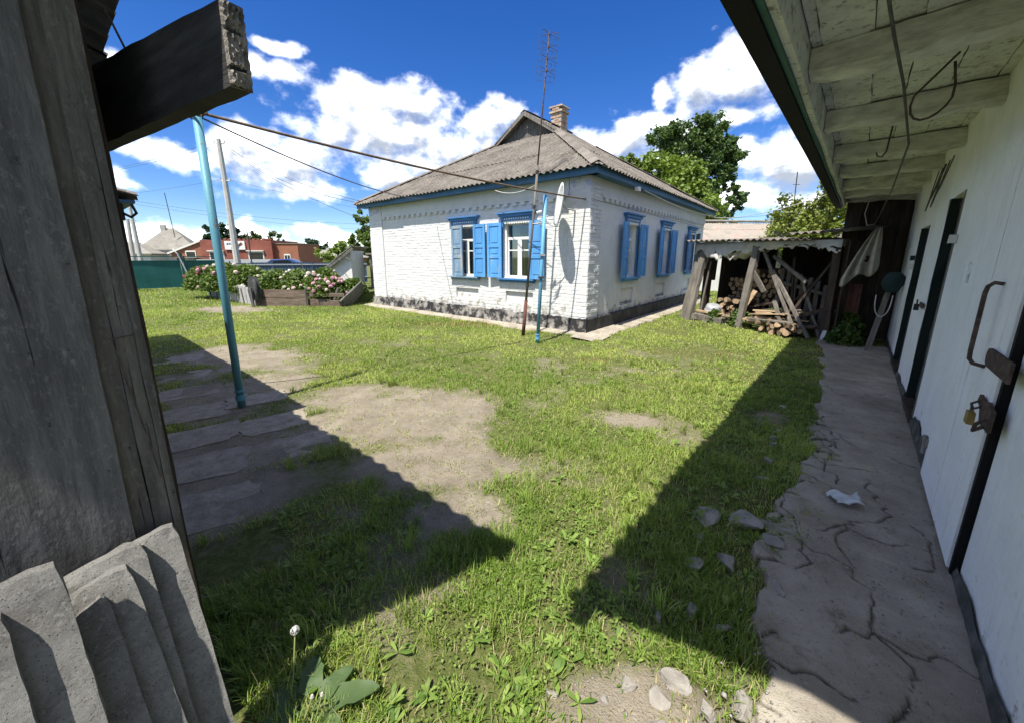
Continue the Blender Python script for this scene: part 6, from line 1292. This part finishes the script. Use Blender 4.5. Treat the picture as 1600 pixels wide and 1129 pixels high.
hip_house('distant_house', 'distant low grey roof right of the red shop', (-33.5, 72.0), 0.1, 12.0, 8.0, 1.5, 2.9, 'far_slate', 'shop_brown')
# utility poles and wires
def upole(x, y, H, r, label, arm=True):
    t_ = thing('utility_pole', label, 'utility pole', (x, y, 0)); mb = MB(); mb.tube([(x, y, -0.2), (x - 0.05, y, H)], [r * 1.35, r * 0.8], 8); mb.build('shaft', 'pole_concrete', t_)
    for z in (H - 0.25, H - 2.3):
        mb = MB(); mb.tube([(x - 0.35, y - 0.03, z), (x + 0.35, y - 0.03, z)], 0.03, 6); a_ = mb.build('crossarm', 'galvanised', t_)
        for s in (-0.3, 0.3): mb = MB(); mb.tube([(x + s, y - 0.03, z), (x + s, y - 0.03, z + 0.14)], [0.035, 0.05], 8); mb.build('insulator', 'render_white', a_)
    return t_
upole(-17.1, 24.0, 8.35, 0.15, 'tall concrete utility pole in front of the red shop'); upole(-38.5, 40.0, 7.4, 0.16, 'concrete utility pole at the far left above the gate'); 
mb = MB(); mb.tube([(-39.6, 40.3, 0), (-39.2, 40.2, 5.4)], [0.2, 0.14], 8); tag(mb.build('pole_strut', 'pole_concrete', None, (-39.6, 40.3, 0)), 'short grey pole standing close beside the far left utility pole', 'pole')
T1 = (-17.1, 24.0, 8.2)
wire((-17.4, 24, 8.2), (-60, 52, 12), 0.6, 0.010, 'wire', 'upper wire running left from the tall utility pole')
wire((-16.8, 24, 8.1), (-62, 50, 10.8), 0.6, 0.010, 'wire', 'second wire running left from the tall utility pole')
wire((-17.1, 24, 8.2), HL(7.8, 0.3, 3.3), 0.35, 0.009, 'wire', 'upper wire from the tall utility pole to the cottage roof corner')
wire((-16.8, 24, 8.1), HL(7.5, 0.3, 3.2), 0.55, 0.009, 'wire', 'middle wire from the tall utility pole to the cottage eave')
wire((-17.1, 24, 8.15), HL(7.9, 0.2, 2.75), 0.35, 0.009, 'wire', 'lowest wire from the tall utility pole to the cottage wall')
wire((-17.4, 24, 6.1), (-60, 50, 9.0), 0.5, 0.008, 'wire', 'lower wire running left from the crossarm of the tall pole')
wire((-16.8, 24, 6.1), (-4, 34, 4.6), 0.4, 0.008, 'wire', 'lower wire running right behind the cottage roof')
wire((-38.5, 40, 7.2), (-9, 45, 5.2), 0.7, 0.014, 'wire', 'long low wire from the far left pole across the red shop')
wire((-38.5, 40, 6.9), (-9, 46, 4.6), 0.7, 0.012, 'wire', 'thin lower wire from the far left pole behind the tall pole')
mb = MB(); mb.tube([(-42.3, 49.0, 4.0), (-42.6, 49.0, 9.3)], 0.04, 5); tag(mb.build('thin_mast', 'dark_metal', None, (-42.3, 49, 4)), 'thin antenna mast on the pointed grey roof', 'mast')
mb = MB(); mb.tube([(-25.0, 37, 0), (-25.0, 37, 3.9)], 0.05, 6); tag(mb.build('lamp_pole', 'dark_metal', None, (-25.0, 37, 0)), 'thin dark pole in front of the brown end of the shop', 'pole')
mb = MB(); mb.tube([(21.4, 30, 2), (21.2, 30, 7.8)], 0.035, 5); mb.tube([(21.0, 30, 6.9), (21.5, 30, 6.9)], 0.02, 5); tag(mb.build('thin_mast', 'dark_metal', None, (21.4, 30, 2)), 'thin antenna mast rising behind the yellow green tree', 'mast')
wire((9.0, 30, 4.0), (40, 34, 6.8), 0.2, 0.012, 'wire', 'thin dark wire crossing the sky right of the dark tree')
wire(HR(LEN_R, 0.2, 3.05), BF(5.0, 1.2, 2.66), 0.16, 0.008, 'wire_pale', 'pale wire from the cottage eave end to the barn eave')
wire(HR(1.9, 0.34, 3.08), HR(LEN_R, 0.36, 3.05), 0.10, 0.012, 'wire_pale', 'pale cable along the shaded cottage eave')
mb = MB(); mb.boxf(HR, 1.45, 1.60, OV - 0.03, OV + 0.05, 3.02, 3.10, 0.006); tag(mb.build('insulator_box', 'render_white', None, HR(1.5, OV, 3.0)), 'small white insulator bracket under the shaded cottage eave', 'bracket')
# cellar entrance with one sloping roof
cel = thing('cellar_hut', 'small white cellar hut with one steep grey slate roof', 'hut', (-7.9, 18.0, 0))
kf = ax_frame((-7.55, 18.1), 0.0)
mb = MB(); mb.prism(kf, [(-1.75, 0.0), (0.0, 0.0), (0.0, 1.90), (-1.75, 0.62)], 0.0, 1.5); mb.build('wall', 'render_white', cel)
kO = Vector(kf(-1.95, -0.25, 0.52)); kU = Vector((0, 1, 0)); kV = Vector((1.0, 0, 0.735)); corrugated(cel, kO, kU, kV, kU.cross(kV) * -1 if kU.cross(kV).z < 0 else kU.cross(kV), 2.1, lambda u: 2.65, 'far_slate', sw=1.0, pitch=0.15, amp=0.02)
mb = MB(); mb.bar(kf(0.12, -0.15, 0), kf(0.12, -0.15, 2.0), 0.10, 0.10, j=0.008, n=4); mb.build('post', 'wood_grey', cel); mb = MB(); mb.bar(kf(-1.9, -0.22, 0.47), kf(0.2, -0.22, 1.99), 0.04, 0.12, j=0.006, n=5); mb.build('barge_board', 'wood_dark', cel)
mb = MB(); mb.bar(kf(0.1, -0.2, 1.45), kf(-0.25, -0.2, 1.65), 0.04, 0.07); mb.build('brace', 'wood_dark', cel); mb = MB(); mb.tube([kf(0.1, -0.1, 1.9), kf(0.45, 0, 2.6)], 0.015, 5); mb.build('rod', 'dark_metal', cel)
mb = MB(); mb.bar((-8.9, 16.8, 0.3), (-9.25, 16.8, 1.55), 0.03, 0.03); tag(mb.build('garden_stake', 'wood_dark', None, (-8.9, 16.8, 0.3)), 'thin dark stake slanting before the cellar roof', 'stake')
lt = thing('back_shelter', 'dark cluttered shelter between cellar hut and cottage', 'shed', (-6.6, 19.2, 0)); lf = ax_frame((-7.2, 19.6), 0.05)
blk(lf, -0.1, 2.6, -0.4, 1.5, 1.72, 1.80, 'roof', 'far_slate', lt); blk(lf, 0, 2.5, 1.2, 1.4, 0, 1.7, 'back_wall', 'wood_dark', lt)
for x in (0.05, 1.0, 2.4): blk(lf, x, x + 0.09, -0.3, -0.21, 0, 1.72, 'post', 'wood_grey', lt)
for i in range(12):
    mb = MB(); x, z = random.uniform(0.1, 1.6), random.uniform(0.1, 1.2); mb.boxf(lf, x, x + random.uniform(0.1, 0.35), 0.1, 0.5, z, z + random.uniform(0.08, 0.3), 0.04)
    tag(mb.build('stored_item', random.choice(['render_white', 'wood_grey', 'rust_red', 'cloth_dark', 'galvanised']), None, lf(x, 0.1, z)), 'odd stored item cluttering the shelter beside the cottage corner', 'clutter', 'clutter in the back shelter')
# reddish roof behind the wood store
rs = thing('back_shed', 'long shed with streaked reddish grey slate roof behind the wood store', 'shed', (11.5, 18.5, 0)); rf_ = ax_frame((9.0, 17.8), 0.12)
blk(rf_, 0, 8.5, 0.3, 4, 0, 2.3, 'wall', 'render_white', rs); kU = Vector(rf_(1, 0, 0)) - Vector(rf_(0, 0, 0)); kV = Vector(rf_(0, 1, 0.42)) - Vector(rf_(0, 0, 0)); corrugated(rs, rf_(-0.3, 0, 2.32), kU, kV, kU.cross(kV), 9.0, lambda u: 2.55, 'red_slate', sw=1.1)
mb = MB(); mb.tube([rf_(-0.3, 2.32, 3.42), rf_(8.7, 2.32, 3.42)], 0.07, 6); mb.build('ridge_cap', 'far_slate', rs)

# ---------------------------------------------------------------- grass
def excluded(x, y):
    s, w = loc(BW, BD, BN, x, y); ex = (w < 0.0) & (s > -4.2) & (s < 6.8)
    l, r = loc(A0, DL, DR, x, y); ex |= (l > -0.15) & (r > -0.12) & (l < LEN_L + 0.2) & (r < LEN_R)
    a, b = loc(SC, SM, SN, x, y); ex |= (a < -0.03) & (b < 0.02); ex |= (a < 0.0) & (a > -0.9) & (b < 0.34)
    for (sx_, sy_, w_, d_) in SLABS:
        dx, dy = x - sx_, y - sy_; c, q = math.cos(0.67), math.sin(0.67); ex |= (np.abs(dx * c + dy * q) < w_ * 0.47) & (np.abs(-dx * q + dy * c) < d_ * 0.46)
    p_, q_ = loc(WO, WP, WQ, x, y); ex |= (p_ > 0.2) & (p_ < 3.3) & (q_ > 0.15) & (q_ < 2.9)
    return ex
def visible(x, y, m=0.25): return np.abs(x) < (y * 1.42 + m)
CH = []
def grass_zone(y0, y1, dens, lo, hi, w, rng, xlim=22, seg=2):
    area = 2 * xlim * (y1 - y0); n = int(area * dens); x = rng.uniform(-xlim, xlim, n); y = rng.uniform(y0, y1, n)
    k = visible(x, y) & ~excluded(x, y); x, y = x[k], y[k]
    b = bare_map(x, y); s, ww = loc(BW, BD, BN, x, y); pe = np.interp(s, ps, edge)
    onpath = (s > -4.2) & (s < 5.5) & (ww < pe + 0.02)
    cl = fbm(x * 3.1, y * 3.1, 17, 4); cl2 = fbm(x * 11, y * 11, 19, 2)
    pr = np.clip(1.1 - b * 1.25, 0.05, 1) * np.clip(0.40 + (cl - 0.36) * 3.2, 0.08, 1) * np.clip(0.4 + (cl2 - 0.35) * 3, 0.25, 1)
    pr = np.where((b > 0.4) & (cl2 > 0.66), np.maximum(pr, 0.30), pr); pr = np.where(onpath, 0.012 + 0.35 * (cl > 0.63), pr); pr = np.where((s > -4.2) & (s < 5.5) & (ww > pe) & (ww < pe + 0.18), np.maximum(pr * 1.2, 0.3), pr)
    k = rng.uniform(0, 1, len(x)) < pr; x, y, cl, b, cl2 = x[k], y[k], cl[k], b[k], cl2[k]; n = len(x)
    L = rng.uniform(lo, hi, n) * (0.55 + 0.9 * np.clip(cl, 0.2, 0.8)) * (1 - 0.45 * b) * np.where(rng.uniform(0, 1, n) < 0.04, 1.8, 1.0)
    an = rng.uniform(0, 2 * math.pi, n); lean_ = rng.uniform(0.15, 0.95, n) ** 0.9; dx, dy = np.cos(an), np.sin(an)
    z = height(x, y) - 0.004; tipx = x + dx * L * lean_; tipy = y + dy * L * lean_; tipz = z + L * np.sqrt(np.clip(1 - (lean_ * 0.92) ** 2, 0.05, 1))
    mx_ = x + dx * L * lean_ * 0.35; my_ = y + dy * L * lean_ * 0.35; mz_ = z + (tipz - z) * 0.62
    wd = w * rng.uniform(0.6, 1.4, n); sx_, sy_ = -dy * wd / 2, dx * wd / 2
    V = np.stack([np.stack([x - sx_, y - sy_, z], -1), np.stack([x + sx_, y + sy_, z], -1), np.stack([mx_ + sx_ * 0.85, my_ + sy_ * 0.85, mz_], -1), np.stack([mx_ - sx_ * 0.85, my_ - sy_ * 0.85, mz_], -1), np.stack([tipx, tipy, tipz], -1)], 1)
    m_ = fbm(x * 0.8, y * 0.8, 23, 3); t1 = np.clip((m_ - 0.3) * 2 + rng.normal(0, 0.22, n), 0, 1)[:, None]
    col = np.array((0.155, 0.245, 0.037)) * (1 - t1) + np.array((0.41, 0.475, 0.12)) * t1
    dry = (rng.uniform(0, 1, n) < 0.11 + 0.30 * b + 0.25 * (cl < 0.40))[:, None]; col = np.where(dry, np.array((0.40, 0.36, 0.18)) * rng.uniform(0.7, 1.2, (n, 1)), col)
    st = np.exp(-(((x - 3.0) / 0.7) ** 2 + ((y - 6.2) / 0.22) ** 2)) + np.exp(-(((x - 1.3) / 0.4) ** 2 + ((y - 5.8) / 0.12) ** 2)) + 0.7 * np.exp(-(((x + 1.3) / 1.2) ** 2 + ((y - 9.0) / 0.35) ** 2)); sd = (rng.uniform(0, 1, n) < st * 0.75)[:, None]
    col = np.where(sd, np.array((0.34, 0.21, 0.10)) * rng.uniform(0.7, 1.2, (n, 1)), col)
    CH.append((V, col))
rg = np.random.default_rng(99)
grass_zone(0.75, 1.9, 21000, 0.025, 0.075, 0.0040, rg, 3.0); grass_zone(1.9, 3.2, 12500, 0.022, 0.062, 0.0046, rg, 5.0); grass_zone(3.2, 5.2, 7200, 0.02, 0.052, 0.0058, rg, 8.0)
grass_zone(5.2, 8.5, 3600, 0.02, 0.05, 0.0085, rg, 12.0); grass_zone(8.5, 13.0, 1600, 0.025, 0.06, 0.013, rg, 15.0); grass_zone(13.0, 22.0, 330, 0.04, 0.10, 0.022, rg, 24.0)
# taller tufts standing out of the turf
tx, ty = rg.uniform(-2.8, 3.6, 900), 0.9 + rg.uniform(0, 1, 900) ** 1.2 * 5.0; s, ww = loc(BW, BD, BN, tx, ty)
k = visible(tx, ty) & ~excluded(tx, ty) & (ww > 0.9) & (bare_map(tx, ty) < 0.6); tx, ty = tx[k][:230], ty[k][:230]
kk = np.repeat(np.arange(len(tx)), 26); n = len(kk); x = tx[kk] + rg.normal(0, 0.014, n); y = ty[kk] + rg.normal(0, 0.014, n); L = rg.uniform(0.05, 0.13, n) * rg.uniform(0.7, 1.3, len(tx))[kk]
an = rg.uniform(0, 6.283, n); ln = rg.uniform(0.1, 0.9, n); dx, dy = np.cos(an), np.sin(an); z = height(x, y); wd = rg.uniform(0.0025, 0.005, n); sx_, sy_ = -dy * wd / 2, dx * wd / 2; tz = z + L * np.sqrt(np.clip(1 - (ln * 0.95) ** 2, 0.04, 1))
CH.append((np.stack([np.stack([x - sx_, y - sy_, z], -1), np.stack([x + sx_, y + sy_, z], -1), np.stack([x + dx * L * ln * 0.4 + sx_, y + dy * L * ln * 0.4 + sy_, z + (tz - z) * 0.66], -1), np.stack([x + dx * L * ln * 0.4 - sx_, y + dy * L * ln * 0.4 - sy_, z + (tz - z) * 0.66], -1), np.stack([x + dx * L * ln, y + dy * L * ln, tz], -1)], 1),
           np.array((0.16, 0.245, 0.05)) * rg.uniform(0.7, 1.5, (len(tx), 1))[kk] + np.array((0.10, 0.06, 0.02)) * rg.uniform(0, 1, (n, 1))))
V = np.concatenate([c[0] for c in CH]); Cc = np.concatenate([c[1] for c in CH]); nb = len(V); print('blades', nb)
base_i = (np.arange(nb) * 5)[:, None]
tri = np.concatenate([base_i + np.array([[0, 1, 2]]), base_i + np.array([[0, 2, 3]]), base_i + np.array([[3, 2, 4]])], 1).reshape(-1, 3)
shadef = np.array([0.75, 0.75, 1.0, 1.0, 1.1])
o = mesh_np('grass', V.reshape(-1, 3), tri, 'grass_blade', tint=np.repeat(Cc, 5, 0)); tag(o, 'short uneven green grass growing over the yard', 'grass', kind='stuff')

# broad leaved weeds: rosettes of long leaves
def rosette_mesh(P, rng, lo, hi, nl, cd, clt, flat=0.45):
    Vs = []; Ts = []
    for (x, y, sc_) in P:
        m_ = rng.integers(*nl); z0 = float(height(np.array(x), np.array(y)))
        a0 = rng.uniform(0, 6.28, m_); L = rng.uniform(lo, hi, m_) * sc_; W_ = L * rng.uniform(0.22, 0.36, m_); e = rng.uniform(0.15, 1.0, m_)
        dx, dy = np.cos(a0), np.sin(a0); px, py = -dy, dx; q = []
        for t, wf_ in ((0.05, 0.12), (0.40, 0.75), (0.72, 1.0), (1.0, 0.0)):
            r_ = L * (t * np.cos(e) + 0.12 * t * t); zz = z0 + L * (np.sin(e) * t - 0.42 * t * t * np.sin(e)) + 0.01
            for sgn in ((-1, 1) if wf_ > 0 else (0,)): q.append(np.stack([x + dx * r_ + px * W_ * wf_ * 0.5 * sgn, y + dy * r_ + py * W_ * wf_ * 0.5 * sgn, zz + 0.15 * W_ * wf_ * abs(sgn)], -1))
        Vs.append(np.stack(q, 1)); t_ = rng.uniform(0, 1, (m_, 1)); Ts.append(np.array(cd) * (1 - t_) + np.array(clt) * t_)
    V = np.concatenate(Vs); T = np.concatenate(Ts); n = len(V); b = (np.arange(n) * 7)[:, None]
    f = np.concatenate([b + np.array([[0, 1, 3]]), b + np.array([[0, 3, 2]]), b + np.array([[2, 3, 5]]), b + np.array([[2, 5, 4]]), b + np.array([[4, 5, 6]])], 1).reshape(-1, 3)
    return V.reshape(-1, 3), f, np.repeat(T, 7, 0)
P = []
rr_ = np.random.default_rng(4)
while len(P) < 720:
    u = rr_.uniform()
    if u < 0.55: s = rr_.uniform(-3.9, 3.5); w_ = rr_.normal(1.12, 0.30); x, y = BW[0] + BD[0] * s + BN[0] * w_, BW[1] + BD[1] * s + BN[1] * w_
    elif u < 0.75: x, y = rr_.uniform(-1.5, 0.6), rr_.uniform(0.9, 2.2)
    else: x, y = rr_.uniform(-3, 3.5), rr_.uniform(1.0, 5.5)
    if y < 0.8 or not visible(np.array(x), np.array(y)) or excluded(np.array([x]), np.array([y]))[0]: continue
    s, w_ = loc(BW, BD, BN, x, y)
    if w_ < 0.66 or (bare_map(np.array([x]), np.array([y]))[0] > 0.35 and rr_.uniform() < 0.9): continue
    P.append((x, y, rr_.uniform(0.55, 1.15) * (1.0 if y < 3 else 1.1)))
v, f, tt = rosette_mesh(P, rr_, 0.025, 0.068, (4, 12), (0.085, 0.155, 0.026), (0.25, 0.34, 0.075))
o = mesh_np('weeds', v, f, 'leaf', tint=tt); tag(o, 'low broad leaved weeds among the grass', 'weeds', kind='stuff')
# clover and small round leaves close to the camera
n = 52000; x = rr_.uniform(-2.6, 3.4, n); y = 0.85 + rr_.uniform(0, 1, n) ** 1.3 * 3.2; k = visible(x, y) & ~excluded(x, y); x, y = x[k], y[k]
s, w_ = loc(BW, BD, BN, x, y); cl = fbm(x * 2.4, y * 2.4, 71, 4); k = (cl > 0.50) & (w_ > 0.70) & (bare_map(x, y) < 0.35); x, y = x[k], y[k]; tt = rr_.uniform(0, 1, (len(x), 1))
C_ = np.stack([x, y, height(x, y) + rr_.uniform(0.012, 0.045, len(x))], 1)
o = leaves('clover', C_, 0.011, np.array((0.11, 0.175, 0.03)) * (1 - tt) + np.array((0.23, 0.31, 0.065)) * tt, elong=1.15, up_bias=1.2, rng=rr_); tag(o, 'small round clover leaves matted in the grass', 'clover', kind='stuff')
# straw and dead clippings strewn over the bare soil
n = 24000; x = rr_.uniform(-3.2, 3.0, n); y = rr_.uniform(1.2, 6.5, n); b = bare_map(x, y); s, w_ = loc(BW, BD, BN, x, y); k = (b > 0.25) & visible(x, y) & (w_ > 0.85) & ~excluded(x, y); x, y = x[k], y[k]; n = len(x)
an = rr_.uniform(0, 6.28, n); L = rr_.uniform(0.012, 0.045, n); dx, dy = np.cos(an) * L, np.sin(an) * L; z = height(x, y) + 0.004; wx, wy = -np.sin(an) * 0.0012, np.cos(an) * 0.0012
V = np.stack([np.stack([x - dx - wx, y - dy - wy, z], -1), np.stack([x - dx + wx, y - dy + wy, z + 0.001], -1), np.stack([x + dx, y + dy, z + rr_.uniform(0, 0.01, n)], -1)], 1)
col = np.repeat(np.array((0.36, 0.31, 0.19)) * rr_.uniform(0.5, 1.2, (n, 1)), 3, 0); o = mesh_np('straw', V.reshape(-1, 3), np.arange(3 * n).reshape(n, 3), 'leaf', tint=col); tag(o, 'bits of dry straw scattered over the bare soil', 'straw', kind='stuff')
# greenery round the wood store foot and beside the barn end
for i, (x, y, h, r, lab) in enumerate([(5.35, 8.75, 0.42, 0.26, 'leafy weed clump at the foot of the middle wood store post'), (5.05, 9.3, 0.30, 0.22, 'leafy weed clump below the grey pan'), (5.85, 8.35, 0.50, 0.25, 'leafy weed growing up through the scrap boards'), (6.45, 7.15, 0.55, 0.30, 'dark green weeds behind the metal rail'), (6.15, 6.85, 0.35, 0.3, 'dark green weeds at the far end of the path'), (5.95, 7.75, 0.30, 0.25, 'ivy like weed on the split log heap')]):
    t_ = thing('weed_clump', lab, 'weed', (x, y, 0)); n = 520; q = rr_.normal(size=(n, 3)); q /= np.linalg.norm(q, axis=1)[:, None]; C_ = np.array([x, y, 0.02]) + np.abs(q) * np.array([0, 0, h]) + q * np.array([r, r, 0]) * rr_.uniform(0.3, 1, (n, 1)); tt = rr_.uniform(0, 1, (n, 1))
    leaves('foliage', C_, 0.055, np.array((0.04, 0.08, 0.016)) * (1 - tt) + np.array((0.12, 0.19, 0.04)) * tt, t_, elong=1.3, rng=rr_)
    mb = MB()
    for j in range(5): mb.tube([(x, y, -0.02), (x + rr_.uniform(-r, r) * 0.6, y + rr_.uniform(-r, r) * 0.6, h * 0.8)], 0.005, 4)
    mb.build('stems', 'log_bark', t_)
# dandelion clocks and the burdock at the shed corner
def dand(bx, by, tx, ty, tz, puff, label):
    t_ = thing('dandelion', label, 'dandelion', (bx, by, 0)); mb = MB(); b, e = Vector((bx, by, 0)), Vector((tx, ty, tz)); mb.tube([b, b.lerp(e, 0.5) + Vector((0.006, 0, 0)), e], [0.0032, 0.0028, 0.0022], 6); mb.build('stalk', 'stalk', t_, smooth=True)
    mb = MB()
    if puff:
        for i in range(70):
            q = Vector(rr_.normal(size=3)).normalized(); mb.tube([e + Vector((0, 0, 0.006)), e + Vector((0, 0, 0.006)) + q * 0.016], 0.0004, 3); 
        for i in range(50):
            q = Vector(rr_.normal(size=3)).normalized(); c_ = e + Vector((0, 0, 0.006)) + q * 0.015; a_ = q.orthogonal().normalized() * 0.004; mb.add([c_ - a_, c_ + q.cross(a_), c_ + a_], [(0, 1, 2)])
    else: mb.tube([e - Vector((0, 0, 0.008)), e, e + Vector((0, 0, 0.008))], [0.004, 0.007, 0.004], 8)
    mb.build('head', 'render_white' if puff else 'canvas', t_, recalc=False)
t = NT('stalk'); M['stalk'] = t.fin((0.16, 0.19, 0.06), 0.6)
dand(-0.80, 1.04, -0.79, 1.12, 0.27, True, 'dandelion clock on a tall stalk by the slabs'); dand(-0.70, 0.97, -0.645, 1.00, 0.15, False, 'bare dandelion stalk leaning right beside the burdock'); dand(-0.74, 0.98, -0.68, 1.0, 0.14, False, 'second bare dandelion stalk just left of the leaning one')
bt = thing('burdock', 'broad leaved burdock catching sun at the lower left', 'plant', (-0.72, 1.03, 0)); rb = np.random.default_rng(6)
for i, (an, L, W_, e) in enumerate([(0.25, 0.24, 0.085, 0.40), (0.9, 0.17, 0.07, 0.5), (-0.5, 0.18, 0.08, 0.35), (1.9, 0.18, 0.08, 0.55), (2.8, 0.16, 0.08, 0.4), (-1.6, 0.17, 0.07, 0.3), (3.6, 0.15, 0.07, 0.5)]):
    n_ = 9; vs = []
    for k in range(n_ + 1):
        t_ = k / n_; wv_ = W_ * math.sin(math.pi * min(1, t_ * 0.92 + 0.06)) ** 0.7 * (0.25 if t_ < 0.25 else 1) * (1 + 0.12 * math.sin(k * 2.4)); r_ = L * t_; zz = 0.01 + L * (math.sin(e) * 1.5 * t_ - math.sin(e) * 1.1 * t_ * t_)
        for sg in (-1, 0, 1): vs.append((-0.72 + math.cos(an) * r_ - math.sin(an) * wv_ / 2 * sg, 1.03 + math.sin(an) * r_ + math.cos(an) * wv_ / 2 * sg, zz + 0.012 * abs(sg) + 0.005 * math.sin(k * 1.7 + sg)))
    fs = np.array([(3 * k + c, 3 * k + c + 1, 3 * k + c + 4, 3 * k + c + 3) for k in range(n_) for c in (0, 1)]); mesh_np('leaf', np.array(vs), fs, 'leaf', parent=bt, tint=np.tile(np.array([[0.085, 0.135, 0.05]]), (len(vs), 1)), smooth=True)

# grit and pebbles on soil and path
n = 5200; x = rr_.uniform(-3.2, 4.5, n); y = 0.95 + rr_.uniform(0, 1, n) ** 1.4 * 5.0; s, w_ = loc(BW, BD, BN, x, y); onp = (w_ > 0.03) & (w_ < 0.8) & (s > -4) & (s < 5); b = bare_map(x, y); k = visible(x, y) & ~excluded(x, y) & (w_ > 0.03) & ((b > 0.3) | onp); x, y, onp = x[k], y[k], onp[k]; n = len(x)
r_ = rr_.uniform(0.0022, 0.0075, n) * np.where(rr_.uniform(0, 1, n) < 0.05, 2.2, 1); z = np.where(onp, 0.024, height(x, y) + 0.002)
oc = np.array([(1, 0, 0), (0, 1, 0), (-1, 0, 0), (0, -1, 0), (0, 0, 0.7), (0, 0, -0.5)], float); V = np.stack([x, y, z], -1)[:, None, :] + oc[None] * r_[:, None, None] * rr_.uniform(0.6, 1.3, (n, 6, 1))
f = (np.arange(n) * 6)[:, None, None] + np.array([(0, 1, 4), (1, 2, 4), (2, 3, 4), (3, 0, 4), (1, 0, 5), (2, 1, 5), (3, 2, 5), (0, 3, 5)])[None]
o = mesh_np('pebbles', V.reshape(-1, 3), f.reshape(-1, 3), 'rubble'); tag(o, 'grit and small pebbles strewn over soil and path', 'pebbles', kind='stuff')
